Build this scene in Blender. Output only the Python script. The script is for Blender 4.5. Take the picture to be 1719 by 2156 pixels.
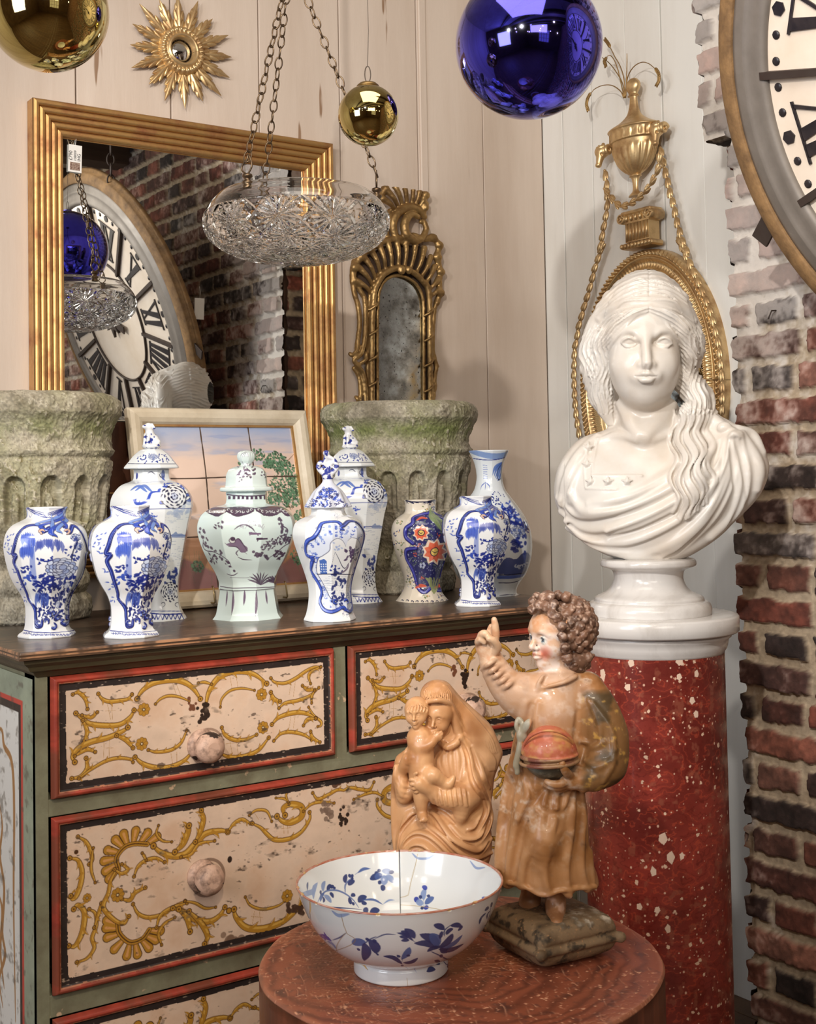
import bpy, math, random
import numpy as np
from mathutils import Vector, Matrix
PI=math.pi
for o in list(bpy.data.objects): bpy.data.objects.remove(o, do_unlink=True)
SC=bpy.context.scene; COL=SC.collection
ZC=1.22                      # height of the lens above the floor
# ---------------------------------------------------------------- camera
F_,YAW,PITCH,ROLL,CY=2720.,.6019,.0385,-.0178,905.
_fw=np.array([math.sin(YAW)*math.cos(PITCH),math.cos(YAW)*math.cos(PITCH),math.sin(PITCH)])
_r=np.array([math.cos(YAW),-math.sin(YAW),0.]);_u=np.cross(_r,_fw)
_c,_s=math.cos(ROLL),math.sin(ROLL);RX=_c*_r+_s*_u;RU=-_s*_r+_c*_u
O3=np.array([0,0,ZC])
def ray(x,y): return _fw+(x-859.5)/F_*RX-(y-CY)/F_*RU
def onY(x,y,Y): d=ray(x,y); return O3+d*(Y/d[1])
def onX(x,y,X): d=ray(x,y); return O3+d*(X/d[0])
def onZ(x,y,Z): d=ray(x,y); return O3+d*((Z-ZC)/d[2])
def at(x,y,t): return O3+ray(x,y)*t
cam=bpy.data.cameras.new('camera'); co=bpy.data.objects.new('camera',cam); COL.objects.link(co)
cam.sensor_fit='VERTICAL'; cam.sensor_height=36; cam.lens=F_/2156*36; cam.shift_y=-(1078-CY)/2156
cam.clip_start=.02; cam.clip_end=50
co.matrix_world=Matrix(((RX[0],RU[0],-_fw[0],0),(RX[1],RU[1],-_fw[1],0),(RX[2],RU[2],-_fw[2],ZC),(0,0,0,1)))
SC.camera=co
# ---------------------------------------------------------------- world, lamps, exposure
vs=SC.view_settings; vs.view_transform='Standard'; vs.look='None'; vs.gamma=1; vs.use_curve_mapping=False
vs.exposure=EXPO=0.28
wd=bpy.data.worlds.new('world'); SC.world=wd; wd.use_nodes=True
wd.node_tree.nodes['Background'].inputs[0].default_value=(1,.93,.85,1); wd.node_tree.nodes['Background'].inputs[1].default_value=.5
def lamp(name,kind,loc,target,energy,color,size=.1,**k):
    l=bpy.data.lights.new(name,kind); l.energy=energy; l.color=color
    if kind=='AREA': l.size=size
    else: l.shadow_soft_size=size
    for a,b in k.items(): setattr(l,a,b)
    o=bpy.data.objects.new(name,l); COL.objects.link(o); o.location=loc
    d=Vector(target)-Vector(loc); o.rotation_euler=d.to_track_quat('-Z','Y').to_euler(); return o
# key track spot high on the left, cool-white; warmer spots further right; wide fill light added behind the viewer
lamp('track_spot_light','SPOT',(-.42,.12,ZC+1.05),(1.75,2.15,ZC+.38),130,(1,.95,.89),.03,spot_size=.92,spot_blend=.55)
lamp('track_spot_light','SPOT',(-.95,.75,ZC+.95),(1.9,2.4,ZC+.35),60,(1,.97,.94),.05,spot_size=1.0,spot_blend=.55)
lamp('track_spot_light','SPOT',(.05,-.2,ZC+1.15),(.86,2.0,ZC-.42),66,(1,.82,.60),.05,spot_size=.66,spot_blend=.8)
lamp('track_spot_light','SPOT',(.55,.0,ZC+1.15),(1.05,1.5,ZC-.45),10,(1,.84,.66),.04,spot_size=.5,spot_blend=.7)
lamp('room_fill_light','AREA',(-.2,-1.7,ZC+1.05),(1.2,2.2,ZC+.3),22,(1,.9,.8),1.6,shape='RECTANGLE',size_y=.8)
lamp('side_fill_light','AREA',(-1.9,.9,ZC+.4),(1.2,2.2,ZC+.1),28,(.88,.93,1),1.1)  # cool fill added from the left, no window stands there
lamp('overhead_fill_light','AREA',(.9,1.2,ZC+1.27),(1.3,1.8,0),8,(1,.9,.78),.8)  # soft overhead fill added, no fixture belongs to it
for p_ in ((-1.4,-1.5,.75),(-.3,-2.2,.85),(.9,-1.9,.8),(1.5,-1.0,.7),(-1.7,-.3,.8),(.2,-1.2,.95),(-1.0,.2,1.0),(.6,-.6,1.05),(1.3,.1,1.1),(-.6,-.8,.7)): lamp('sparkle_light','POINT',(p_[0],p_[1],ZC+p_[2]),(0,0,0),1.6,(1,.85,.62),.03)  # unseen point lights added for sparkle on glass and glaze
# ---------------------------------------------------------------- helpers
def lin(c):
    c=np.asarray(c,float)/255.
    return np.where(c<=.04045,c/12.92,((c+.055)/1.055)**2.4)
def L4(c): v=lin(c); return (float(v[0]),float(v[1]),float(v[2]),1.)
def tag(o,label=None,cat=None,group=None,kind=None):
    if label:o['label']=label
    if cat:o['category']=cat
    if group:o['group']=group
    if kind:o['kind']=kind
    return o
def mat(name,base,rough=.5,metal=0.,col2=None,nscale=8.,namt=.5,bump=None,attr=False,coat=0.,stretch=None,speck=None,trans=0.,ior=1.45,sheen=0,sss=0,rvar=0.):
    m=bpy.data.materials.new(name); m.use_nodes=True; nt=m.node_tree; N=nt.nodes; Lk=nt.links.new
    b=N['Principled BSDF']; b.inputs['Roughness'].default_value=rough; b.inputs['Metallic'].default_value=metal
    b.inputs['IOR'].default_value=ior
    if coat: b.inputs['Coat Weight'].default_value=coat; b.inputs['Coat Roughness'].default_value=.08
    if trans: b.inputs['Transmission Weight'].default_value=trans
    if sss: b.inputs['Subsurface Weight'].default_value=sss; b.inputs['Subsurface Radius'].default_value=(.01,.008,.006); b.inputs['Subsurface Scale'].default_value=1
    tc=N.new('ShaderNodeTexCoord'); mp=N.new('ShaderNodeMapping'); Lk(tc.outputs['Object'],mp.inputs[0])
    if stretch: mp.inputs['Scale'].default_value=stretch
    cur=None
    if attr:
        a=N.new('ShaderNodeAttribute'); a.attribute_name='Col'; cur=a.outputs['Color']
    if col2 is not None:
        n=N.new('ShaderNodeTexNoise'); n.inputs['Scale'].default_value=nscale; n.inputs['Detail'].default_value=8; n.inputs['Roughness'].default_value=.62
        Lk(mp.outputs[0],n.inputs['Vector'])
        r=N.new('ShaderNodeMapRange'); r.inputs[1].default_value=.5-.25; r.inputs[2].default_value=.5+.25; r.inputs[3].default_value=0; r.inputs[4].default_value=1
        r.inputs[1].default_value=.62-.5*namt; r.inputs[2].default_value=.75
        Lk(n.outputs['Fac'],r.inputs[0])
        x=N.new('ShaderNodeMix'); x.data_type='RGBA'; Lk(r.outputs[0],x.inputs[0])
        if cur: Lk(cur,x.inputs[6])
        else: x.inputs[6].default_value=L4(base)
        x.inputs[7].default_value=L4(col2); cur=x.outputs[2]
        if rvar:
            q=N.new('ShaderNodeMath'); q.operation='MULTIPLY_ADD'; Lk(r.outputs[0],q.inputs[0]); q.inputs[1].default_value=rvar; q.inputs[2].default_value=rough; Lk(q.outputs[0],b.inputs['Roughness'])
    if speck:
        c3,sc,th=speck
        n=N.new('ShaderNodeTexNoise'); n.inputs['Scale'].default_value=sc; n.inputs['Detail'].default_value=3
        Lk(mp.outputs[0],n.inputs['Vector'])
        r=N.new('ShaderNodeMapRange'); r.inputs[1].default_value=th; r.inputs[2].default_value=th+.03; Lk(n.outputs['Fac'],r.inputs[0])
        x=N.new('ShaderNodeMix'); x.data_type='RGBA'; Lk(r.outputs[0],x.inputs[0])
        if cur: Lk(cur,x.inputs[6])
        else: x.inputs[6].default_value=L4(base)
        x.inputs[7].default_value=L4(c3); cur=x.outputs[2]
    if cur: Lk(cur,b.inputs['Base Color'])
    else: b.inputs['Base Color'].default_value=L4(base)
    if bump:
        n=N.new('ShaderNodeTexNoise'); n.inputs['Scale'].default_value=bump[0]; n.inputs['Detail'].default_value=6; n.inputs['Roughness'].default_value=.6
        Lk(mp.outputs[0],n.inputs['Vector'])
        k=N.new('ShaderNodeBump'); k.inputs['Strength'].default_value=bump[1]; k.inputs['Distance'].default_value=bump[2] if len(bump)>2 else .002
        Lk(n.outputs['Fac'],k.inputs['Height']); Lk(k.outputs[0],b.inputs['Normal'])
    return m
def link(name,me,m,parent=None,smooth=None):
    if m is not None: me.materials.append(m)
    o=bpy.data.objects.new(name,me); COL.objects.link(o)
    if parent is not None: o.parent=parent
    return o
def qmesh(name,V,Q,smooth=True,cols=None,auto=None):
    me=bpy.data.meshes.new(name); V=np.ascontiguousarray(V,np.float32); Q=np.ascontiguousarray(Q,np.int32)
    k=Q.shape[1]; n=len(Q)
    me.vertices.add(len(V)); me.vertices.foreach_set('co',V.ravel())
    me.loops.add(n*k); me.loops.foreach_set('vertex_index',Q.ravel())
    me.polygons.add(n); me.polygons.foreach_set('loop_start',np.arange(0,n*k,k,dtype=np.int32)); 
    me.polygons.foreach_set('loop_total',np.full(n,k,np.int32))
    me.polygons.foreach_set('use_smooth',np.full(n,bool(smooth)))
    me.update(calc_edges=True)
    if cols is not None: setcol(me,cols)
    return me
def setcol(me,c):
    a=me.color_attributes.new('Col','FLOAT_COLOR','POINT')
    c=np.asarray(c,np.float32); 
    if c.shape[1]==3: c=np.concatenate([c,np.ones((len(c),1),np.float32)],1)
    a.data.foreach_set('color',c.ravel())
def grid_faces(nu,nv,wrap=False,flip=False):
    i=np.arange(nu if wrap else nu-1); j=np.arange(nv-1); I,J=np.meshgrid(i,j,indexing='ij'); I2=(I+1)%nu
    a=I*nv+J;b=I2*nv+J;c=I2*nv+J+1;d=I*nv+J+1
    q=np.stack([a,b,c,d],-1).reshape(-1,4); return q[:,::-1] if flip else q
class MB:
    """collects shapes and links them as ONE mesh object"""
    def __init__(s): s.v=[];s.f=[];s.n=0;s.sm=[]
    def add(s,V,Fc,smooth=False,M=None):
        V=np.asarray(V,float)
        if M is not None: V=V@np.array(M)[:3,:3].T+np.array(M)[:3,3]
        s.v.append(V); s.f+= [tuple(int(i)+s.n for i in f) for f in Fc]; s.sm+=[smooth]*len(Fc); s.n+=len(V); return s
    def box(s,a,b,M=None,bev=0):
        (x0,y0,z0),(x1,y1,z1)=a,b
        if bev:
            import itertools
            bm=None
            # chamfered box : 24 verts
            P=[];idx={}
            for sx,sy,sz in itertools.product((0,1),repeat=3):
                for ax in range(3):
                    p=[(x0,x1)[sx],(y0,y1)[sy],(z0,z1)[sz]]; sg=[(1,-1)[sx],(1,-1)[sy],(1,-1)[sz]]
                    for k in range(3):
                        if k!=ax: p[k]+=sg[k]*bev
                    idx[(sx,sy,sz,ax)]=len(P); P.append(p)
            Fc=[]
            for ax in range(3):
                for sd in (0,1):
                    o=[k for k in range(3) if k!=ax]; cyc=[(0,0),(1,0),(1,1),(0,1)]
                    f=[]
                    for (u,w) in cyc:
                        k=[0,0,0];k[ax]=sd;k[o[0]]=u;k[o[1]]=w; f.append(idx[(*k,ax)])
                    if (sd==0)^(ax==1): f=f[::-1]
                    Fc.append(f)
            for e in range(3):
                o=[k for k in range(3) if k!=e]
                for u,w in itertools.product((0,1),repeat=2):
                    k0=[0,0,0];k0[o[0]]=u;k0[o[1]]=w;k1=list(k0);k1[e]=1
                    f=[idx[(*k0,o[0])],idx[(*k0,o[1])],idx[(*k1,o[1])],idx[(*k1,o[0])]]
                    Fc.append(f if (u^w)^(e==1) else f[::-1])
            for c in itertools.product((0,1),repeat=3):
                f=[idx[(*c,0)],idx[(*c,1)],idx[(*c,2)]]; Fc.append(f if (sum(c)%2) else f[::-1])
            return s.add(P,Fc,False,M)
        V=[(x0,y0,z0),(x1,y0,z0),(x1,y1,z0),(x0,y1,z0),(x0,y0,z1),(x1,y0,z1),(x1,y1,z1),(x0,y1,z1)]
        return s.add(V,[(3,2,1,0),(4,5,6,7),(0,1,5,4),(1,2,6,5),(2,3,7,6),(3,0,4,7)],False,M)
    def lathe(s,prof,n=64,M=None,smooth=True,cap=True,mod=None):
        prof=np.array(prof,float); th=np.linspace(0,2*PI,n,endpoint=False); m=len(prof)
        R=prof[None,:,0]*np.ones((n,1)); 
        if mod is not None: R=R*mod(th[:,None],prof[None,:,1])
        V=np.stack([R*np.cos(th)[:,None],R*np.sin(th)[:,None],np.broadcast_to(prof[None,:,1],R.shape)],-1).reshape(-1,3)
        Fc=[tuple(q) for q in grid_faces(n,m,True)]
        k=s.n; s.add(V,Fc,smooth,M)
        if cap: s.f.append(tuple(k+i*m for i in range(n))[::-1]); s.f.append(tuple(k+i*m+m-1 for i in range(n))); s.sm+=[False,False]
        return s
    def tube(s,pts,r,n=10,M=None,closed=False,smooth=True,flat=1.,cap=True):
        P=np.array(pts,float); m=len(P); r=np.broadcast_to(np.asarray(r,float),(m,))
        T=np.roll(P,-1,0)-np.roll(P,1,0)
        if not closed: T[0]=P[1]-P[0];T[-1]=P[-1]-P[-2]
        T/=np.linalg.norm(T,axis=1)[:,None]+1e-12
        up=np.array([0,0,1.]) if abs(T[0][2])<.9 else np.array([1.,0,0]); V=[]
        x=np.cross(up,T[0]);x/=np.linalg.norm(x)
        th=np.linspace(0,2*PI,n,endpoint=False)
        for i in range(m):
            x=x-T[i]*(x@T[i]);x/=np.linalg.norm(x)+1e-12;y=np.cross(T[i],x)
            V.append(P[i]+r[i]*(np.cos(th)[:,None]*x+np.sin(th)[:,None]*y*flat))
        V=np.concatenate(V); Fc=[]
        for i in range(m if closed else m-1):
            a=i*n;b=((i+1)%m)*n
            for j in range(n): k=(j+1)%n; Fc.append((a+j,a+k,b+k,b+j))
        k0=s.n; s.add(V,Fc,smooth,M)
        if not closed and cap: s.f.append(tuple(range(k0,k0+n))[::-1]); s.f.append(tuple(range(k0+(m-1)*n,k0+m*n))); s.sm+=[False,False]
        return s
    def ball(s,c,r,n=16,M=None):
        r=np.broadcast_to(np.asarray(r,float),(3,)); ph=np.linspace(0,PI,n//2+1)[1:-1]; th=np.linspace(0,2*PI,n,endpoint=False)
        V=[(c[0],c[1],c[2]-r[2])]+[(c[0]+r[0]*math.sin(p)*math.cos(t),c[1]+r[1]*math.sin(p)*math.sin(t),c[2]-r[2]*math.cos(p)) for p in ph for t in th]+[(c[0],c[1],c[2]+r[2])]
        m=len(ph);Fc=[(0,1+(j+1)%n,1+j) for j in range(n)]
        for i in range(m-1):
            for j in range(n): a=1+i*n;k=(j+1)%n; Fc.append((a+j,a+k,a+n+k,a+n+j))
        e=1+m*n; a=1+(m-1)*n; Fc+=[(e,a+j,a+(j+1)%n) for j in range(n)]
        return s.add(V,Fc,True,M)
    def prism(s,poly,z0,z1,M=None,smooth=False):
        n=len(poly); V=[(p[0],p[1],z0) for p in poly]+[(p[0],p[1],z1) for p in poly]
        ar=sum(poly[i][0]*poly[(i+1)%n][1]-poly[(i+1)%n][0]*poly[i][1] for i in range(n))
        Fc=[tuple(range(n))[::-1],tuple(range(n,2*n))]+[(i,(i+1)%n,n+(i+1)%n,n+i) for i in range(n)]
        if ar<0: Fc=[f[::-1] for f in Fc]
        return s.add(V,Fc,smooth,M)
    def build(s,name,m,parent=None,bevel=0,cols=None):
        me=bpy.data.meshes.new(name); V=np.concatenate(s.v); me.from_pydata(V.tolist(),[],s.f)
        me.polygons.foreach_set('use_smooth',np.array(s.sm,bool)); me.update()
        if cols is not None: setcol(me,cols)
        o=link(name,me,m,parent)
        if bevel:
            b=o.modifiers.new('bevel','BEVEL'); b.width=bevel; b.segments=2; b.limit_method='ANGLE'; b.angle_limit=.6
        return o
def thing(name,label,cat,M=None,group=None):
    o=bpy.data.objects.new(name,None); COL.objects.link(o); o.empty_display_size=.05
    if M is not None: o.matrix_world=Matrix(M) if not isinstance(M,Matrix) else M
    return tag(o,label,cat,group)
def frameM(org,x=None,y=None,z=None):
    """4x4 from origin and two axes"""
    def nn(a): a=np.array(a,float); return a/np.linalg.norm(a)
    if x is not None and z is not None: x=nn(x);y=nn(np.cross(z,x));z=np.cross(x,y)
    elif x is not None and y is not None: x=nn(x);z=nn(np.cross(x,y));y=np.cross(z,x)
    else: z=nn(z);y=nn(y);x=nn(np.cross(y,z));y=np.cross(z,x)
    M=np.eye(4);M[:3,0]=x;M[:3,1]=y;M[:3,2]=z;M[:3,3]=org; return Matrix(M.tolist())
def Tm(p,rz=0): return Matrix.Translation(Vector([float(i) for i in p]))@Matrix.Rotation(rz,4,'Z')
def Minv(M): return np.array(M.inverted())
def loc_(M,p): A=Minv(M); return A[:3,:3]@np.asarray(p)+A[:3,3]
def pmap(M):
    """photo point at depth d behind a figure's own mid-plane -> the figure's local coordinates"""
    A=np.array(M); A1=np.linalg.inv(A); b=A[:2,3]; n=b/np.linalg.norm(b); H=np.linalg.norm(b)
    def f(px,py,d=0.):
        r=ray(px,py); p=O3+r*((H+d)/(r[:2]@n)); return A1[:3,:3]@p+A1[:3,3]
    return f
def spl(pts,n=8,closed=False):
    """catmull-rom through points (any dimension)"""
    P=np.array(pts,float)
    if len(P)<3 and not closed:
        t=np.linspace(0,1,n+1)[:,None]; return P[0]*(1-t)+P[-1]*t
    if closed: Q=np.concatenate([P[-1:],P,P[:2]])
    else: Q=np.concatenate([2*P[:1]-P[1:2],P,2*P[-1:]-P[-2:-1]])
    out=[]; t=np.linspace(0,1,n,endpoint=False)[:,None]
    for i in range(1,len(Q)-2):
        a,b,c,d=Q[i-1],Q[i],Q[i+1],Q[i+2]
        out.append(.5*((2*b)+(c-a)*t+(2*a-5*b+4*c-d)*t*t+(3*b-a-3*c+d)*t**3))
    if not closed: out.append(P[-1:])
    return np.concatenate(out)
def copy_tree(o,M=None,parent=None):
    c=o.copy(); COL.objects.link(c)
    if parent is not None: mi=o.matrix_parent_inverse.copy(); c.parent=parent; c.matrix_parent_inverse=mi
    for ch in o.children: copy_tree(ch,None,c)
    if M is not None: c.matrix_world=M
    return c
def vnoise(shape,cells,seed=0,oct=4,pers=.55):
    """2-D value noise 0..1"""
    rg=np.random.RandomState(seed); H,W=shape; out=np.zeros(shape); a=1;tot=0; cy,cx=cells
    for o in range(oct):
        ny,nx=max(2,int(cy))+2,max(2,int(cx))+2; g=rg.rand(ny,nx)
        y=np.linspace(0,ny-2.001,H);x=np.linspace(0,nx-2.001,W); yi=y.astype(int);xi=x.astype(int);fy=(y-yi);fx=(x-xi);fy=fy*fy*(3-2*fy);fx=fx*fx*(3-2*fx)
        A=g[yi][:,xi];B=g[yi][:,xi+1];C=g[yi+1][:,xi];D=g[yi+1][:,xi+1]
        out+=a*((A*(1-fx)+B*fx)*(1-fy[:,None])+(C*(1-fx)+D*fx)*fy[:,None]);tot+=a;a*=pers;cy*=2;cx*=2
        if cy>H or cx>W: break
    return out/tot
def noise3(P,scale,seed=0,oct=3):
    """cheap value noise on points"""
    P=np.asarray(P)*scale; out=np.zeros(len(P)); a=1;tot=0
    for o in range(oct):
        p=P*(2**o)+seed*17.3+o*5.7; i=np.floor(p).astype(np.int64); f=p-i; f=f*f*(3-2*f)
        def h(dx,dy,dz):
            n=(i[:,0]+dx)*374761393+(i[:,1]+dy)*668265263+(i[:,2]+dz)*2147483647; n=(n^(n>>13))*1274126177; n&=0x7fffffff; n=n^(n>>16); return (n&0xffff)/65535.
        x,y,z=f.T
        v=(((h(0,0,0)*(1-x)+h(1,0,0)*x)*(1-y)+(h(0,1,0)*(1-x)+h(1,1,0)*x)*y)*(1-z)+((h(0,0,1)*(1-x)+h(1,0,1)*x)*(1-y)+(h(0,1,1)*(1-x)+h(1,1,1)*x)*y)*z)
        out+=a*v;tot+=a;a*=.55
    return out/tot
# ---------------------------------------------------------------- painter: brush strokes on a fine grid, stored as vertex colours
class Canvas:
    def __init__(s,w,h,nx,ny,base,f=None):
        s.w,s.h,s.nx,s.ny=w,h,nx,ny; s.C=np.empty((ny,nx,3)); s.C[:]=np.array(base,float); s.H=np.zeros((ny,nx))
        s.X=(np.arange(nx)+.5)/nx*w; s.Y=(np.arange(ny)+.5)/ny*h; s.aa=max(w/nx,h/ny)*.75; s.f=f; s.wrap=False
    def _m(s,p):
        P=np.array(p,float); return s.f(P) if s.f is not None else P
    def _box(s,x0,x1,y0,y1):
        i0=max(0,int(x0/s.w*s.nx)-2);i1=min(s.nx,int(x1/s.w*s.nx)+3);j0=max(0,int(y0/s.h*s.ny)-2);j1=min(s.ny,int(y1/s.h*s.ny)+3)
        if i0>=i1 or j0>=j1: return None
        return slice(j0,j1),slice(i0,i1),s.X[None,i0:i1],s.Y[j0:j1,None]
    def put(s,sl,cov,col,hgt=0):
        if col is not None: s.C[sl]+=(np.array(col,float)-s.C[sl])*cov[...,None]
        if hgt: s.H[sl]=np.maximum(s.H[sl],hgt*cov) if hgt>0 else np.minimum(s.H[sl],hgt*cov)
    def stroke(s,pts,wd,col,al=1.,n=8,prof='taper',hgt=0,soft=0,raw=False):
        """wd: full width in canvas units; taper / flat / leaf"""
        P=np.array(pts,float); P=s.f(P) if (s.f is not None and not raw) else P
        if len(P)>2 and n>1: P=spl(P,n)
        m=len(P); t=np.linspace(0,1,m)
        if np.ndim(wd): R=np.interp(t,np.linspace(0,1,len(wd)),wd)/2
        else:
            R={'taper':.25+.75*np.sin(PI*t)**.7,'flat':np.ones(m),'leaf':np.sin(PI*np.clip(t*.97+.02,0,1))**.8,'tail':1-.85*t,'head':.15+.85*t}[prof]*wd/2
        r=R.max()+s.aa*2+soft
        b=s._box(P[:,0].min()-r,P[:,0].max()+r,P[:,1].min()-r,P[:,1].max()+r)
        if b is None: return
        sy,sx,X,Y=b; D=np.full((Y.shape[0],X.shape[1]),9.)
        for i in range(m-1):
            a=P[i];d=P[i+1]-a;L=d@d+1e-14
            u=np.clip(((X-a[0])*d[0]+(Y-a[1])*d[1])/L,0,1)
            q=np.hypot(X-a[0]-u*d[0],Y-a[1]-u*d[1])-(R[i]+(R[i+1]-R[i])*u); np.minimum(D,q,out=D)
        w=s.aa+soft; cov=np.clip(.5-D/w,0,1)*al; s.put((sy,sx),cov,col,hgt)
    def line(s,a,b,wd,col,al=1.,**k): s.stroke([a,b],wd,col,al,n=1,prof=k.pop('prof','flat'),**k)
    def dot(s,c,r,col,al=1.,ry=None,hgt=0,soft=0,raw=False):
        c=np.array(c,float); c=c if raw or s.f is None else s.f(c[None])[0]; ry=ry or r; k=max(r,ry)+s.aa*2+soft
        b=s._box(c[0]-k,c[0]+k,c[1]-k,c[1]+k)
        if b is None: return
        sy,sx,X,Y=b; D=(np.hypot((X-c[0])/r,(Y-c[1])/ry)-1)*min(r,ry); s.put((sy,sx),np.clip(.5-D/(s.aa+soft),0,1)*al,col,hgt)
    def ring(s,c,r,wd,col,al=1.,hgt=0,raw=False):
        c=np.array(c,float); c=c if raw or s.f is None else s.f(c[None])[0]; k=r+wd+s.aa*2
        b=s._box(c[0]-k,c[0]+k,c[1]-k,c[1]+k)
        if b is None: return
        sy,sx,X,Y=b; D=np.abs(np.hypot(X-c[0],Y-c[1])-r)-wd/2; s.put((sy,sx),np.clip(.5-D/s.aa,0,1)*al,col,hgt)
    def inside(s,pts,raw=False,smooth=0):
        P=np.array(pts,float); P=P if raw or s.f is None else s.f(P)
        if smooth: P=spl(P,smooth,closed=True)
        b=s._box(P[:,0].min()-s.aa,P[:,0].max()+s.aa,P[:,1].min()-s.aa,P[:,1].max()+s.aa)
        if b is None: return None,None
        sy,sx,X,Y=b; ins=np.zeros((Y.shape[0],X.shape[1]),bool)
        for i in range(len(P)):
            x0,y0=P[i];x1,y1=P[(i+1)%len(P)]
            if y0==y1: continue
            c=((y0>Y)!=(y1>Y))&(X<(x1-x0)*(Y-y0)/(y1-y0)+x0); ins^=c
        return (sy,sx),ins
    def fill(s,pts,col,al=1.,raw=False,smooth=0,tex=None,hgt=0):
        sl,ins=s.inside(pts,raw,smooth)
        if sl is None: return
        cov=ins*al
        if tex is not None: cov=cov*tex[sl]
        s.put(sl,cov,col,hgt)
    def flower(s,c,r,n,col,edge,core=None,rot=0.,al=1.,petal=.42):
        c=np.array(c,float); c=c if s.f is None else s.f(c[None])[0]
        for pas,cc,k in ((0,edge,1.),(1,col,.76)):
            for i in range(n):
                a=rot+2*PI*i/n; p=c+r*.55*np.array([math.cos(a),math.sin(a)]); s.dot(p,r*petal*k,cc,al,raw=True)
        if core is not None: s.dot(c,r*.3,edge,al,raw=True); s.dot(c,r*.2,core,al,raw=True)
    def mix(s,col,m): s.C+=(np.array(col,float)-s.C)*m[...,None]
    def lin(s): return lin(s.C.reshape(-1,3))
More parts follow.
